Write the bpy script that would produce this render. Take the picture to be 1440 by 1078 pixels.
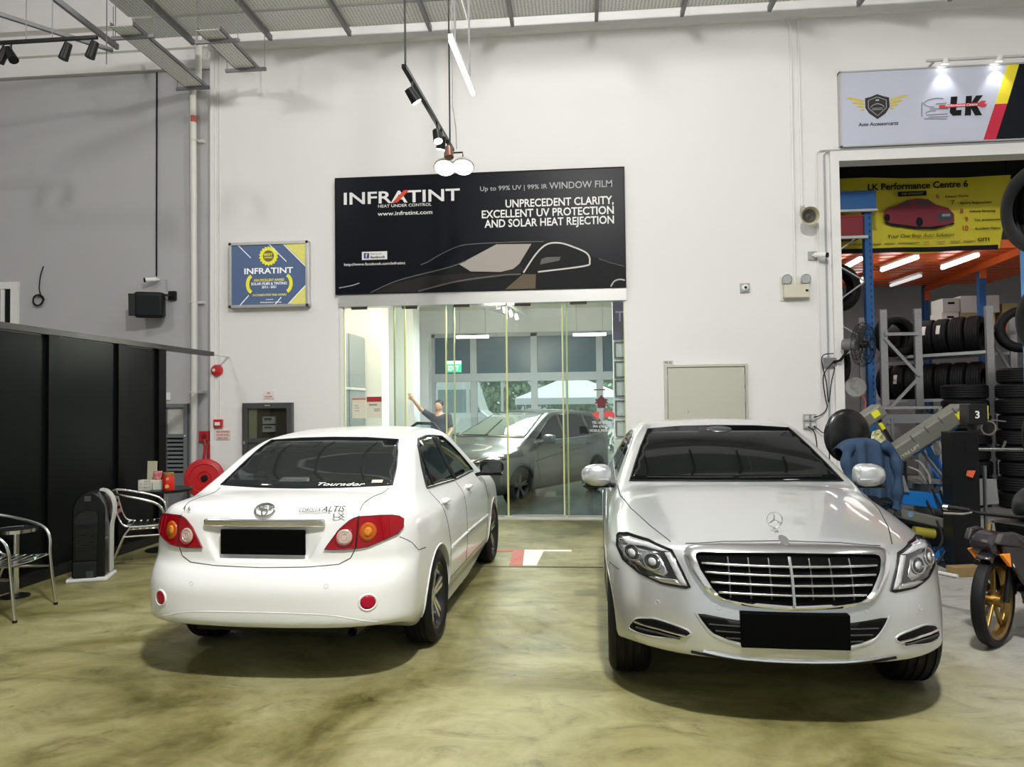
import bpy, bmesh, math, random
import numpy as np
from mathutils import Vector, Matrix, Euler
from mathutils.geometry import delaunay_2d_cdt

for _o in list(bpy.data.objects):
    bpy.data.objects.remove(_o)
SC = bpy.context.scene
COL = SC.collection
PI = math.pi
random.seed(7)

# ------------------------------------------------------------------ camera
_cd = bpy.data.cameras.new('camera')
_cd.sensor_width = 36.0
_cd.lens = 36.0 * 1030 / 1440
_cd.clip_end = 300
CAM = bpy.data.objects.new('camera', _cd)
COL.objects.link(CAM)
CAM.matrix_world = Matrix(((0.99596534, 0.01445416, 0.08856708, 0.0),
                           (0.08893361, -0.02706675, -0.99566973, 0.0),
                           (-0.01199435, 0.99952912, -0.02824301, 1.65),
                           (0, 0, 0, 1)))
SC.camera = CAM

# ------------------------------------------------------------------ world and exposure
SC.view_settings.view_transform = 'Standard'
SC.view_settings.look = 'None'
SC.view_settings.gamma = 1.0
SC.view_settings.use_curve_mapping = False
SC.view_settings.exposure = EXPOSURE = 0.0
_w = bpy.data.worlds.new('overcast_sky')
SC.world = _w
_w.use_nodes = True
_bg = _w.node_tree.nodes['Background']
_bg.inputs[0].default_value = (0.90, 0.96, 1.0, 1)
_bg.inputs[1].default_value = 0.6


def area_light(name, loc, size, power, color=(1, 1, 1), rot=(0, 0, 0), size_y=None, spread=PI):
    l = bpy.data.lights.new(name, 'AREA')
    l.energy = power
    l.color = color
    l.size = size
    l.spread = spread
    if size_y:
        l.shape = 'RECTANGLE'
        l.size_y = size_y
    o = bpy.data.objects.new(name, l)
    o.location = loc
    o.rotation_euler = rot
    COL.objects.link(o)
    return o


# the hall's high-bay lamps (their housings are built with the ceiling)
HIGH_BAYS = [(0.6, 0.6, 8.0, 820, 'above the camera'), (-0.3, 6.4, 8.0, 300, 'above the gap between the two cars'), (-7.0, 4.0, 8.0, 340, 'over the black partition'), (5.0, 2.5, 8.0, 220, 'over the motorcycle')]
for x, y, z, e, _l in HIGH_BAYS:
    _p = bpy.data.lights.new('high_bay_light', 'POINT')
    _p.energy = e
    _p.shadow_soft_size = 0.22
    _p.color = (1.0, 0.985, 0.96)
    _o = bpy.data.objects.new('high_bay_light', _p)
    _o.location = (x, y, z - 0.28)
    COL.objects.link(_o)
area_light('high_bay_key_light', (0.6, 0.6, 7.9), 0.45, 700, (1.0, 0.985, 0.945))

# daylight outside the far windows
_s = bpy.data.lights.new('sun', 'SUN')
_s.energy = 6.5
_s.angle = 0.2
_s.color = (1.0, 0.98, 0.94)
SUN = bpy.data.objects.new('sun', _s)
SUN.rotation_euler = (math.radians(-38), math.radians(18), 0)
COL.objects.link(SUN)

# ------------------------------------------------------------------ materials
MATS = {}


def mat(name, color, rough=0.5, metal=0.0, emit=0.0, spec=0.5, coat=0.0, noise=None, bump=None, alpha=1.0, emit_color=None):
    """noise=(scale, amount[, second colour]); bump=(scale, strength)"""
    if name in MATS:
        return MATS[name]
    m = bpy.data.materials.new(name)
    m.use_nodes = True
    nt = m.node_tree
    b = nt.nodes['Principled BSDF']
    c = tuple(color) + (1,)
    b.inputs['Base Color'].default_value = c
    b.inputs['Roughness'].default_value = rough
    b.inputs['Metallic'].default_value = metal
    b.inputs['Specular IOR Level'].default_value = spec
    b.inputs['Coat Weight'].default_value = coat
    b.inputs['Coat Roughness'].default_value = 0.04
    if emit:
        b.inputs['Emission Color'].default_value = tuple(emit_color or color) + (1,)
        b.inputs['Emission Strength'].default_value = emit
    if alpha < 1:
        b.inputs['Alpha'].default_value = alpha
    if noise or bump:
        tc = nt.nodes.new('ShaderNodeTexCoord')
    if noise:
        n = nt.nodes.new('ShaderNodeTexNoise')
        n.inputs['Scale'].default_value = noise[0]
        n.inputs['Detail'].default_value = 5
        nt.links.new(tc.outputs['Object'], n.inputs['Vector'])
        mx = nt.nodes.new('ShaderNodeMix')
        mx.data_type = 'RGBA'
        r = nt.nodes.new('ShaderNodeMapRange')
        r.inputs[1].default_value = 0.3
        r.inputs[2].default_value = 0.7
        r.inputs[3].default_value = 0
        r.inputs[4].default_value = noise[1]
        nt.links.new(n.outputs['Fac'], r.inputs[0])
        nt.links.new(r.outputs[0], mx.inputs[0])
        mx.inputs[6].default_value = c
        mx.inputs[7].default_value = tuple(noise[2] if len(noise) > 2 else [v * 0.6 for v in color]) + (1,)
        nt.links.new(mx.outputs[2], b.inputs['Base Color'])
    if bump:
        n = nt.nodes.new('ShaderNodeTexNoise')
        n.inputs['Scale'].default_value = bump[0]
        n.inputs['Detail'].default_value = 4
        nt.links.new(tc.outputs['Object'], n.inputs['Vector'])
        bp = nt.nodes.new('ShaderNodeBump')
        bp.inputs['Strength'].default_value = bump[1]
        bp.inputs['Distance'].default_value = 0.02
        nt.links.new(n.outputs['Fac'], bp.inputs['Height'])
        nt.links.new(bp.outputs[0], b.inputs['Normal'])
    MATS[name] = m
    return m


def glass_mat(name, tint=(1, 1, 1), reflect=0.08, rough=0.0):
    """thin architectural glass: transparent with a fresnel reflection"""
    if name in MATS:
        return MATS[name]
    m = bpy.data.materials.new(name)
    m.use_nodes = True
    nt = m.node_tree
    nt.nodes.remove(nt.nodes['Principled BSDF'])
    out = nt.nodes['Material Output']
    t = nt.nodes.new('ShaderNodeBsdfTransparent')
    t.inputs[0].default_value = tuple(tint) + (1,)
    g = nt.nodes.new('ShaderNodeBsdfGlossy')
    g.inputs['Roughness'].default_value = rough
    lw = nt.nodes.new('ShaderNodeFresnel')
    lw.inputs['IOR'].default_value = 1.45
    mp = nt.nodes.new('ShaderNodeMath')
    mp.operation = 'ADD'
    mp.inputs[1].default_value = reflect - 0.04
    mp.use_clamp = True
    nt.links.new(lw.outputs[0], mp.inputs[0])
    mx = nt.nodes.new('ShaderNodeMixShader')
    nt.links.new(mp.outputs[0], mx.inputs[0])
    nt.links.new(t.outputs[0], mx.inputs[1])
    nt.links.new(g.outputs[0], mx.inputs[2])
    nt.links.new(mx.outputs[0], out.inputs[0])
    MATS[name] = m
    return m


# ------------------------------------------------------------------ mesh builder
def rot_to(d):
    return Vector(d).normalized().to_track_quat('Z', 'Y').to_matrix()


class MB:
    """collects shapes; build() links them as ONE mesh object"""

    def __init__(self):
        self.v = []
        self.f = []

    def add(self, vs, fs):
        n = len(self.v)
        self.v += [tuple(q) for q in vs]
        self.f += [tuple(i + n for i in f) for f in fs]
        return self

    def box(self, c, s, rot=None):
        hx, hy, hz = s[0] / 2, s[1] / 2, s[2] / 2
        vs = [Vector((sx * hx, sy * hy, sz * hz)) for sx in (-1, 1) for sy in (-1, 1) for sz in (-1, 1)]
        if rot is not None:
            R = rot if isinstance(rot, Matrix) else Euler(rot).to_matrix()
            vs = [R @ q for q in vs]
        c = Vector(c)
        return self.add([q + c for q in vs], [(0, 1, 3, 2), (4, 6, 7, 5), (0, 4, 5, 1), (2, 3, 7, 6), (0, 2, 6, 4), (1, 5, 7, 3)])

    def bx(self, x0, x1, y0, y1, z0, z1):
        return self.box(((x0 + x1) / 2, (y0 + y1) / 2, (z0 + z1) / 2), (abs(x1 - x0), abs(y1 - y0), abs(z1 - z0)))

    def bar(self, a, b, w, h, up=(0, 0, 1)):
        a, b = Vector(a), Vector(b)
        d = b - a
        zq = d.normalized()
        u = Vector(up)
        if abs(zq.dot(u.normalized())) > 0.98:
            u = Vector((0, 1, 0))
        xq = u.cross(zq).normalized()
        yq = zq.cross(xq)
        R = Matrix((xq, yq, zq)).transposed()
        return self.box((a + b) / 2, (w, h, d.length), R)

    def cyl(self, a, b, r, n=16, r2=None, caps=True):
        a, b = Vector(a), Vector(b)
        R = rot_to(b - a)
        r2 = r if r2 is None else r2
        vs = []
        for i in range(n):
            t = 2 * PI * i / n
            e = R @ Vector((math.cos(t), math.sin(t), 0))
            vs += [a + e * r, b + e * r2]
        fs = [(2 * i, 2 * ((i + 1) % n), 2 * ((i + 1) % n) + 1, 2 * i + 1) for i in range(n)]
        if caps:
            fs += [tuple(2 * i for i in range(n))[::-1], tuple(2 * i + 1 for i in range(n))]
        return self.add(vs, fs)

    def tube(self, path, r, n=8, closed=False, flat=None):
        """flat=(w,h,up): rectangular section"""
        pts = [Vector(q) for q in path]
        m = len(pts)
        vs = []
        nrm = None
        for i, q in enumerate(pts):
            if closed:
                d = pts[(i + 1) % m] - pts[i - 1]
            else:
                d = pts[min(i + 1, m - 1)] - pts[max(i - 1, 0)]
            d.normalize()
            if nrm is None:
                nrm = d.orthogonal().normalized()
                if flat:
                    nrm = Vector(flat[2])
            if flat:
                nrm = Vector(flat[2])
            nrm = (nrm - d * nrm.dot(d)).normalized()
            bn = d.cross(nrm)
            if flat:
                w, h = flat[0] / 2, flat[1] / 2
                vs += [q + bn * w + nrm * h, q - bn * w + nrm * h, q - bn * w - nrm * h, q + bn * w - nrm * h]
            else:
                rr = r[i] if isinstance(r, (list, tuple)) else r
                vs += [q + (nrm * math.cos(2 * PI * k / n) + bn * math.sin(2 * PI * k / n)) * rr for k in range(n)]
        k = 4 if flat else n
        fs = []
        for i in range(m if closed else m - 1):
            j = (i + 1) % m
            fs += [(i * k + a, i * k + (a + 1) % k, j * k + (a + 1) % k, j * k + a) for a in range(k)]
        if not closed:
            fs += [tuple(range(k))[::-1], tuple((m - 1) * k + a for a in range(k))]
        return self.add(vs, fs)

    def lathe(self, prof, o=(0, 0, 0), axis=(0, 0, 1), n=32, closed=False):
        """prof: list of (radius, height along axis)"""
        R = rot_to(axis)
        o = Vector(o)
        vs = []
        m = len(prof)
        for i in range(n):
            t = 2 * PI * i / n
            vs += [o + R @ Vector((r * math.cos(t), r * math.sin(t), h)) for r, h in prof]
        fs = []
        for i in range(n):
            j = (i + 1) % n
            for k in range(m if closed else m - 1):
                l = (k + 1) % m
                fs.append((i * m + k, j * m + k, j * m + l, i * m + l))
        return self.add(vs, fs)

    def prism(self, poly, T, d):
        """poly 2D extruded by d; T maps (u,v,w)->xyz"""
        n = len(poly)
        vs = [T(u, v, 0) for u, v in poly] + [T(u, v, d) for u, v in poly]
        fs = [tuple(range(n))[::-1], tuple(range(n, 2 * n))] + [(i, (i + 1) % n, n + (i + 1) % n, n + i) for i in range(n)]
        return self.add(vs, fs)

    def ball(self, c, r, n=12, m=8):
        if not isinstance(r, (tuple, list)):
            r = (r, r, r)
        vs = [(c[0], c[1], c[2] - r[2])]
        for i in range(1, m):
            a = -PI / 2 + PI * i / m
            for k in range(n):
                t = 2 * PI * k / n
                vs.append((c[0] + r[0] * math.cos(a) * math.cos(t), c[1] + r[1] * math.cos(a) * math.sin(t), c[2] + r[2] * math.sin(a)))
        vs.append((c[0], c[1], c[2] + r[2]))
        fs = [(0, 1 + (k + 1) % n, 1 + k) for k in range(n)]
        for i in range(m - 2):
            fs += [(1 + i * n + k, 1 + i * n + (k + 1) % n, 1 + (i + 1) * n + (k + 1) % n, 1 + (i + 1) * n + k) for k in range(n)]
        e = len(vs) - 1
        fs += [(e, 1 + (m - 2) * n + k, 1 + (m - 2) * n + (k + 1) % n) for k in range(n)]
        return self.add(vs, fs)

    def mesh(self, name):
        me = bpy.data.meshes.new(name)
        me.from_pydata(self.v, [], self.f)
        bm = bmesh.new()
        bm.from_mesh(me)
        bmesh.ops.recalc_face_normals(bm, faces=bm.faces)
        bm.to_mesh(me)
        bm.free()
        return me

    def build(self, name, m, parent=None, smooth=False, bevel=0, loc=None, rot=None, seg=2):
        return link(name, self.mesh(name), m, parent, smooth, bevel, loc, rot, seg)


def link(name, me, m, parent=None, smooth=False, bevel=0, loc=None, rot=None, seg=2):
    o = bpy.data.objects.new(name, me)
    COL.objects.link(o)
    if m is not None:
        me.materials.append(m)
    if smooth:
        me.polygons.foreach_set('use_smooth', [True] * len(me.polygons))
        if smooth != 'all':
            lim = math.radians(38 if smooth is True else smooth)
            bm = bmesh.new()
            bm.from_mesh(me)
            for e in bm.edges:
                if len(e.link_faces) == 2:
                    e.smooth = e.calc_face_angle(0) < lim
            bm.to_mesh(me)
            bm.free()
    if bevel:
        md = o.modifiers.new('bevel', 'BEVEL')
        md.width = bevel
        md.segments = seg
        md.limit_method = 'ANGLE'
        md.angle_limit = math.radians(40)
    if parent is not None:
        o.parent = parent
    if loc is not None:
        o.location = loc
    if rot is not None:
        o.rotation_euler = rot
    return o


def tag(o, label=None, cat=None, group=None, kind=None):
    if label:
        o['label'] = label
    if cat:
        o['category'] = cat
    if group:
        o['group'] = group
    if kind:
        o['kind'] = kind
    return o


def thing(name, label, cat, loc=(0, 0, 0), rz=0.0, group=None, rot=None):
    o = bpy.data.objects.new(name, None)
    o.empty_display_size = 0.1
    COL.objects.link(o)
    o.location = loc
    o.rotation_euler = rot if rot else (0, 0, rz)
    return tag(o, label, cat, group)


def struct(name, mb, m, label=None, **k):
    o = mb.build(name, m, **k)
    o['kind'] = 'structure'
    if label:
        o['label'] = label
    return o


def copy_tree(o, parent=None):
    c = o.copy()
    COL.objects.link(c)
    c.parent = parent
    for ch in list(o.children):
        copy_tree(ch, c)
    return c


_TX = {}


def text(s, h, m, parent, loc, rot=(PI / 2, 0, 0), width=None, bold=0.0, shear=0.0, align='LEFT', name='lettering', depth=0.002, label=None):
    """flat lettering as a mesh; h is the capital height, width squeezes the line to a length"""
    cu = bpy.data.curves.new(name, 'FONT')
    cu.body = s
    cu.size = 1.0
    cu.shear = shear
    cu.offset = bold
    cu.resolution_u = 3
    o = bpy.data.objects.new(name, cu)
    me = bpy.data.meshes.new_from_object(o)
    bpy.data.objects.remove(o)
    co = np.empty(len(me.vertices) * 3)
    me.vertices.foreach_get('co', co)
    co = co.reshape(-1, 3)
    x0, x1 = co[:, 0].min(), co[:, 0].max()
    sy = h / 0.70
    sx = sy if width is None else width / (x1 - x0)
    co[:, 0] = (co[:, 0] - x0) * sx
    W = (x1 - x0) * sx
    if align == 'CENTER':
        co[:, 0] -= W / 2
    elif align == 'RIGHT':
        co[:, 0] -= W
    co[:, 1] *= sy
    co[:, 2] = depth
    me.vertices.foreach_set('co', co.ravel())
    me.update()
    # give the lettering its thickness
    bm = bmesh.new()
    bm.from_mesh(me)
    r = bmesh.ops.extrude_face_region(bm, geom=bm.faces[:])
    for e in r['geom']:
        if isinstance(e, bmesh.types.BMVert):
            e.co.z = 0
    bmesh.ops.recalc_face_normals(bm, faces=bm.faces)
    bm.to_mesh(me)
    bm.free()
    me.polygons.foreach_set('use_smooth', [False] * len(me.polygons))
    ob = link(name, me, m, parent, loc=loc, rot=rot)
    if label:
        ob['label'] = label
    return ob
# ------------------------------------------------------------------ the hall
def off_of(p):
    v = Vector((0, 0, 0))
    while p is not None:
        v += p.location
        p = p.parent
    return v


def wp(name, mb, m, parent, label=None, **k):
    """a part given in world coordinates under an unrotated parent"""
    o = off_of(parent)
    mb.v = [(a - o.x, b - o.y, c - o.z) for a, b, c in mb.v]
    ob = mb.build(name, m, parent, **k)
    if label:
        ob['label'] = label
    return ob


def wtext(s, h, m, parent, loc, **k):
    return text(s, h, m, parent, Vector(loc) - off_of(parent), **k)


def FL(y0):
    """flat artwork on a surface that faces the camera"""
    return lambda u, v, w: (u, y0 - w, v)


WALL = 10.6
white_wall = mat('white_wall_paint', (0.785, 0.77, 0.765), 0.75, noise=(0.6, 0.25, (0.76, 0.745, 0.74)), bump=(60, 0.02))
grey_wall = mat('grey_wall_paint', (0.46, 0.455, 0.465), 0.75, noise=(0.7, 0.4, (0.43, 0.425, 0.43)))
frame_white = mat('white_frame_paint', (0.78, 0.78, 0.76), 0.5)


def floor_mat():
    m = bpy.data.materials.new('polished_concrete')
    m.use_nodes = True
    nt = m.node_tree
    N = nt.nodes.new
    L = nt.links.new
    b = nt.nodes['Principled BSDF']
    tc = N('ShaderNodeTexCoord')

    def noise(scale, detail=6, rough=0.6, dist=0.0, sx=1.0):
        mp = N('ShaderNodeMapping')
        mp.inputs['Scale'].default_value = (sx, 1, 1)
        L(tc.outputs['Object'], mp.inputs[0])
        n = N('ShaderNodeTexNoise')
        n.inputs['Scale'].default_value = scale
        n.inputs['Detail'].default_value = detail
        n.inputs['Roughness'].default_value = rough
        n.inputs['Distortion'].default_value = dist
        L(mp.outputs[0], n.inputs['Vector'])
        return n.outputs['Fac']

    def ramp(src, stops):
        r = N('ShaderNodeValToRGB')
        e = r.color_ramp.elements
        while len(e) < len(stops):
            e.new(0.5)
        for q, (p, c) in zip(e, stops):
            q.position = p
            q.color = tuple(c) + (1,)
        L(src, r.inputs[0])
        return r.outputs[0]

    def mix(f, a, c, mode='MIX'):
        x = N('ShaderNodeMix')
        x.data_type = 'RGBA'
        x.blend_type = mode
        if isinstance(f, float):
            x.inputs[0].default_value = f
        else:
            L(f, x.inputs[0])
        for i, q in ((6, a), (7, c)):
            if isinstance(q, tuple):
                x.inputs[i].default_value = q + (1,)
            else:
                L(q, x.inputs[i])
        return x.outputs[2]
    base = ramp(noise(0.55, 7, 0.62, 0.8), [(0.34, (0.085, 0.076, 0.022)), (0.44, (0.205, 0.188, 0.078)), (0.54, (0.295, 0.278, 0.140)), (0.70, (0.39, 0.374, 0.22))])
    fine = ramp(noise(3.2, 9, 0.75, 1.4, 0.6), [(0.33, (0.30, 0.29, 0.22)), (0.44, (0.72, 0.71, 0.66)), (0.56, (0.95, 0.95, 0.92)), (0.70, (1, 1, 1))])
    c = mix(0.75, base, fine, 'MULTIPLY')
    spots = ramp(noise(9.0, 3, 0.5, 0.4), [(0.0, (0.35, 0.33, 0.28)), (0.27, (0.45, 0.43, 0.38)), (0.31, (1, 1, 1))])
    c = mix(0.5, c, spots, 'MULTIPLY')
    # floor colour blends to grey on the right, past a wavering edge
    sx = N('ShaderNodeSeparateXYZ')
    L(tc.outputs['Object'], sx.inputs[0])
    wob = N('ShaderNodeMath')
    wob.operation = 'MULTIPLY_ADD'
    L(noise(0.9, 4), wob.inputs[0])
    wob.inputs[1].default_value = 1.6
    L(sx.outputs[0], wob.inputs[2])
    mr = N('ShaderNodeMapRange')
    mr.inputs[1].default_value = 2.6
    mr.inputs[2].default_value = 3.7
    L(wob.outputs[0], mr.inputs[0])
    grey = mix(0.7, (0.36, 0.355, 0.33), fine, 'MULTIPLY')
    c = mix(mr.outputs[0], c, grey)
    L(c, b.inputs['Base Color'])
    rr = ramp(noise(1.7, 5, 0.6), [(0.3, (0.33, 0.33, 0.33)), (0.7, (0.50, 0.50, 0.50))])
    L(rr, b.inputs['Roughness'])
    b.inputs['Specular IOR Level'].default_value = 0.12
    bp = N('ShaderNodeBump')
    bp.inputs['Strength'].default_value = 0.06
    bp.inputs['Distance'].default_value = 0.02
    L(noise(2.2, 6, 0.6, 0.6), bp.inputs['Height'])
    L(bp.outputs[0], b.inputs['Normal'])
    return m


conc = floor_mat()
# two concrete slabs with a recessed drain joint between them
fb = MB().bx(-12, 10.5, -9, 7.43, -0.2, 0).bx(-12, 10.5, 7.49, 10.62, -0.2, 0).bx(-12, 10.5, 7.40, 7.52, -0.2, -0.02)
struct('floor', fb, conc, 'polished yellowish concrete floor of the hall')
struct('trim_1', MB().bx(-12, 3.0, 7.432, 7.488, -0.018, -0.008), mat('drain_dirt', (0.07, 0.065, 0.045), 0.7), 'dark recessed joint line across the floor')
struct('trim_2', MB().bx(-3.48, 0.70, 10.44, 10.80, 0, 0.012), mat('threshold_stone', (0.50, 0.50, 0.42), 0.35, noise=(3, 0.5)), 'pale threshold under the sliding glass doors')

# back wall with the two openings
wb = MB()
wb.bx(-5.5, -3.48, WALL, WALL + 0.2, 0, 9.2)
wb.bx(-3.48, 0.70, WALL, WALL + 0.2, 3.30, 9.2)
wb.bx(0.70, 3.58, WALL, WALL + 0.2, 0, 9.2)
wb.bx(3.58, 10.5, WALL, WALL + 0.2, 5.16, 9.2)
struct('wall_back', wb, white_wall, 'tall white wall behind the cars')
struct('trim_3', MB().bx(-5.5, 10.5, WALL - 0.10, WALL - 0.001, 7.07, 7.16).bx(-5.5, 10.5, WALL - 0.05, WALL - 0.001, 7.16, 7.5), white_wall, 'white ledge running along the top of the wall')
struct('wall_left', MB().bx(-12, -5.5, 11.0, 11.2, 0, 7.0), grey_wall, 'grey painted wall behind the black partition')
struct('wall_left_upper', MB().bx(-12, -5.5, 11.05, 11.25, 7.0, 9.2).bx(-12, -5.5, 10.94, 11.06, 7.03, 7.16).bx(-12, -5.5, 10.98, 11.06, 7.38, 7.48).bx(-12, -5.5, 10.9, 11.06, 7.75, 8.1), white_wall, 'white beams above the grey wall')
struct('wall_side', MB().bx(-12.2, -12, -4, 11.2, 0, 9.2), grey_wall)
struct('wall_right', MB().bx(10.5, 10.7, -4, 18, 0, 9.2), white_wall)
struct('wall_daylight_block', MB().bx(-12.2, -5.5, -4.2, -4, 0, 9.2).bx(5.5, 10.7, -4.2, -4, 0, 9.2).bx(-5.5, 5.5, -4.2, -4, 5.2, 9.2), mat('daylight_block_grey', (0.35, 0.35, 0.34), 0.8), 'unseen wall added behind the camera to limit daylight, with a wide entrance')  # unseen wall, added to hold back daylight from behind the camera
struct('ceiling', MB().bx(-12.2, 10.7, -4, 10.8, 9.2, 9.35), mat('ceiling_paint', (0.35, 0.35, 0.35), 0.8))
# vertical shadow groove and post at the wall's left end
struct('trim_4', MB().bx(-5.50, -5.44, WALL - 0.03, WALL - 0.001, 0, 7.07), white_wall, 'white corner strip')
# white frame of the workshop opening
struct('trim_5', MB().bx(3.58, 3.70, WALL - 0.06, WALL + 0.22, 0, 5.0).bx(3.58, 9.0, WALL - 0.06, WALL + 0.22, 5.0, 5.16), frame_white, 'white frame of the workshop opening')
# header rail above the glass doors
struct('trim_6', MB().bx(-3.50, 0.72, WALL - 0.05, WALL + 0.15, 3.12, 3.30), mat('brushed_header', (0.60, 0.60, 0.58), 0.35, metal=0.6), 'brushed metal header rail above glass doors')
struct('trim_7', MB().bx(-3.50, -3.455, WALL - 0.02, WALL + 0.14, 0, 3.12).bx(0.69, 0.72, WALL - 0.02, WALL + 0.14, 0, 3.12), frame_white)

# high-bay lamps under the ceiling
for x, y, z, e, lab in HIGH_BAYS:
    t = thing('high_bay_lamp', 'round high-bay lamp hanging from the ceiling ' + lab, 'lamp', (x, y, z), 0, 'high-bay lamps')
    MB().lathe([(0.05, 0.30), (0.12, 0.26), (0.28, 0.02), (0.30, -0.02), (0.28, -0.03), (0.0, -0.03)], n=24).build('lamp_housing', mat('lamp_grey', (0.25, 0.25, 0.26), 0.5), t, smooth=True)
    MB().cyl((0, 0, 0.28), (0, 0, 1.0), 0.01, 8).build('suspension_rod', mat('lamp_grey', (0.25, 0.25, 0.26), 0.5), t)

# painted floor marking
mk = thing('floor_marking', 'red and white corner line painted on floor between the cars', 'marking', (-0.6, 8.1, 0.0))
wp('white_paint', MB().prism([(-0.62, 8.32), (-0.09, 8.32), (-0.09, 8.24), (-0.40, 8.24), (-0.44, 7.52), (-0.58, 7.52)], lambda u, v, w: (u, v, w), 0.004), mat('white_road_paint', (0.75, 0.74, 0.68), 0.6), mk)
wp('red_paint', MB().prism([(-0.95, 8.32), (-0.62, 8.32), (-0.58, 7.52), (-0.72, 7.52), (-0.74, 8.22), (-0.95, 8.22)], lambda u, v, w: (u, v, w), 0.004), mat('red_road_paint', (0.48, 0.05, 0.04), 0.6, noise=(7, 0.6, (0.35, 0.22, 0.13))), mk)

# ------------------------------------------------------------------ cable trays near the ceiling
galv = mat('galvanised_steel', (0.22, 0.225, 0.23), 0.45, metal=0.5)


def tray_mat():
    m = mat('perforated_tray', (0.8, 0.8, 0.79), 0.5)
    nt = m.node_tree
    b = nt.nodes['Principled BSDF']
    tc = nt.nodes.new('ShaderNodeTexCoord')
    v = nt.nodes.new('ShaderNodeTexVoronoi')
    v.inputs['Scale'].default_value = 20
    v.inputs['Randomness'].default_value = 0.15
    mp = nt.nodes.new('ShaderNodeMapping')
    mp.inputs['Scale'].default_value = (1.0, 1.6, 0.001)
    nt.links.new(tc.outputs['Object'], mp.inputs[0])
    nt.links.new(mp.outputs[0], v.inputs['Vector'])
    r = nt.nodes.new('ShaderNodeValToRGB')
    r.color_ramp.interpolation = 'CONSTANT'
    r.color_ramp.elements[0].color = (0.30, 0.30, 0.29, 1)
    r.color_ramp.elements[1].position = 0.26
    r.color_ramp.elements[1].color = (0.80, 0.81, 0.79, 1)
    nt.links.new(v.outputs['Distance'], r.inputs[0])
    nt.links.new(r.outputs[0], b.inputs['Base Color'])
    return m


tray_m = tray_mat()
flange = mat('tray_flange', (0.78, 0.79, 0.77), 0.5)
ct = thing('cable_tray', 'long perforated cable tray under the ceiling along the white wall', 'cable tray', (0, 9.8, 7.15))
for k, (y0, y1) in enumerate(((8.55, 9.05), (9.12, 9.62), (9.69, 10.22))):
    for a, b in ((-6.2, -1.5), (-1.48, 3.0), (3.02, 9.0)):
        pn = wp('tray_panel', MB().bx(a, b, y0, y1, 7.145, 7.15), tray_m, ct)
        wp('tray_flange', MB().bx(a, b, y0, y0 + 0.006, 7.14, 7.22).bx(a, b, y1 - 0.006, y1, 7.14, 7.22), flange, pn)
for i in range(12):
    x = -6.83 + 1.196 * i
    wp('strut', MB().bx(x - 0.025, x + 0.025, 8.2, 10.33, 7.06, 7.14), galv, ct)
    for y in (10.28, 8.4):
        wp('hanger_rod', MB().cyl((x, y, 7.06), (x, y, 9.2), 0.007, 6), galv, ct)
for x0, z, y0, y1, lab in ((-5.83, 6.62, 8.9, 10.85, 'short perforated cable tray branch left of the white drain pipe'), (-4.66, 6.5, 8.9, 10.1, 'short perforated cable tray branch ending at the white wall')):
    t = thing('cable_tray', lab, 'cable tray', (x0, y1, z))
    wp('tray_panel', MB().bx(x0 - 0.16, x0 + 0.16, y0, y1, z, z + 0.005), tray_m, t)
    wp('tray_flange', MB().bx(x0 - 0.16, x0 - 0.15, y0, y1, z, z + 0.06).bx(x0 + 0.15, x0 + 0.16, y0, y1, z, z + 0.06), galv, t)
    for y in (y0 + 0.25, y1 - 0.12):
        wp('crossbar', MB().bx(x0 - 0.30, x0 + 0.30, y - 0.02, y + 0.02, z - 0.045, z - 0.002), galv, t)
        for s in (-1, 1):
            wp('hanger_rod', MB().cyl((x0 + s * 0.28, y, z - 0.06), (x0 + s * 0.28, y, 7.03), 0.006, 6), galv, t)

# ------------------------------------------------------------------ lights hanging in view
blackm = mat('black_metal', (0.008, 0.008, 0.009), 0.4, spec=0.25)
lampw = mat('lamp_glow', (1.0, 1.0, 0.92), 0.4, emit=14.0)
tr = thing('light_track', 'black pendant track with spotlights hanging before the shop sign', 'light track', (-1.4, 7.1, 4.55))
wp('track_bar', MB().box((-1.41, 7.15, 4.56), (0.04, 2.1, 0.035), (0, 0, -0.03)), blackm, tr)
for y in (6.15, 8.05):
    wp('rod', MB().cyl((-1.44 + (y - 6.15) * 0.03, y, 4.57), (-1.44 + (y - 6.15) * 0.03, y, 9.2), 0.009, 8), blackm, tr)
wp('power_cable', MB().tube([(-1.30, 8.0, 4.5), (-1.31, 8.02, 4.75), (-1.345, 8.03, 5.0), (-1.345, 8.03, 9.2)], 0.006, 6), mat('grey_cable', (0.3, 0.3, 0.3), 0.5), tr)


def spot_head(parent, p, d, r=0.05, l=0.13, m=None, lens=True, glow=None):
    """cylinder spot on a yoke below p, aimed along d"""
    p = Vector(p)
    d = Vector(d).normalized()
    c = p + Vector((0, 0, -0.13))
    a, b = c - d * l * 0.5, c + d * l * 0.5
    h = wp('spot_head', MB().cyl(a, b, r * 0.8, 16, r), m or blackm, parent, smooth=True)
    wp('yoke', MB().cyl(p, c, 0.012, 8), blackm, h)
    if lens:
        wp('spot_lens', MB().cyl(b, b + d * 0.006, r * 0.85, 16), glow or lampw, h)
    return h


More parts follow.
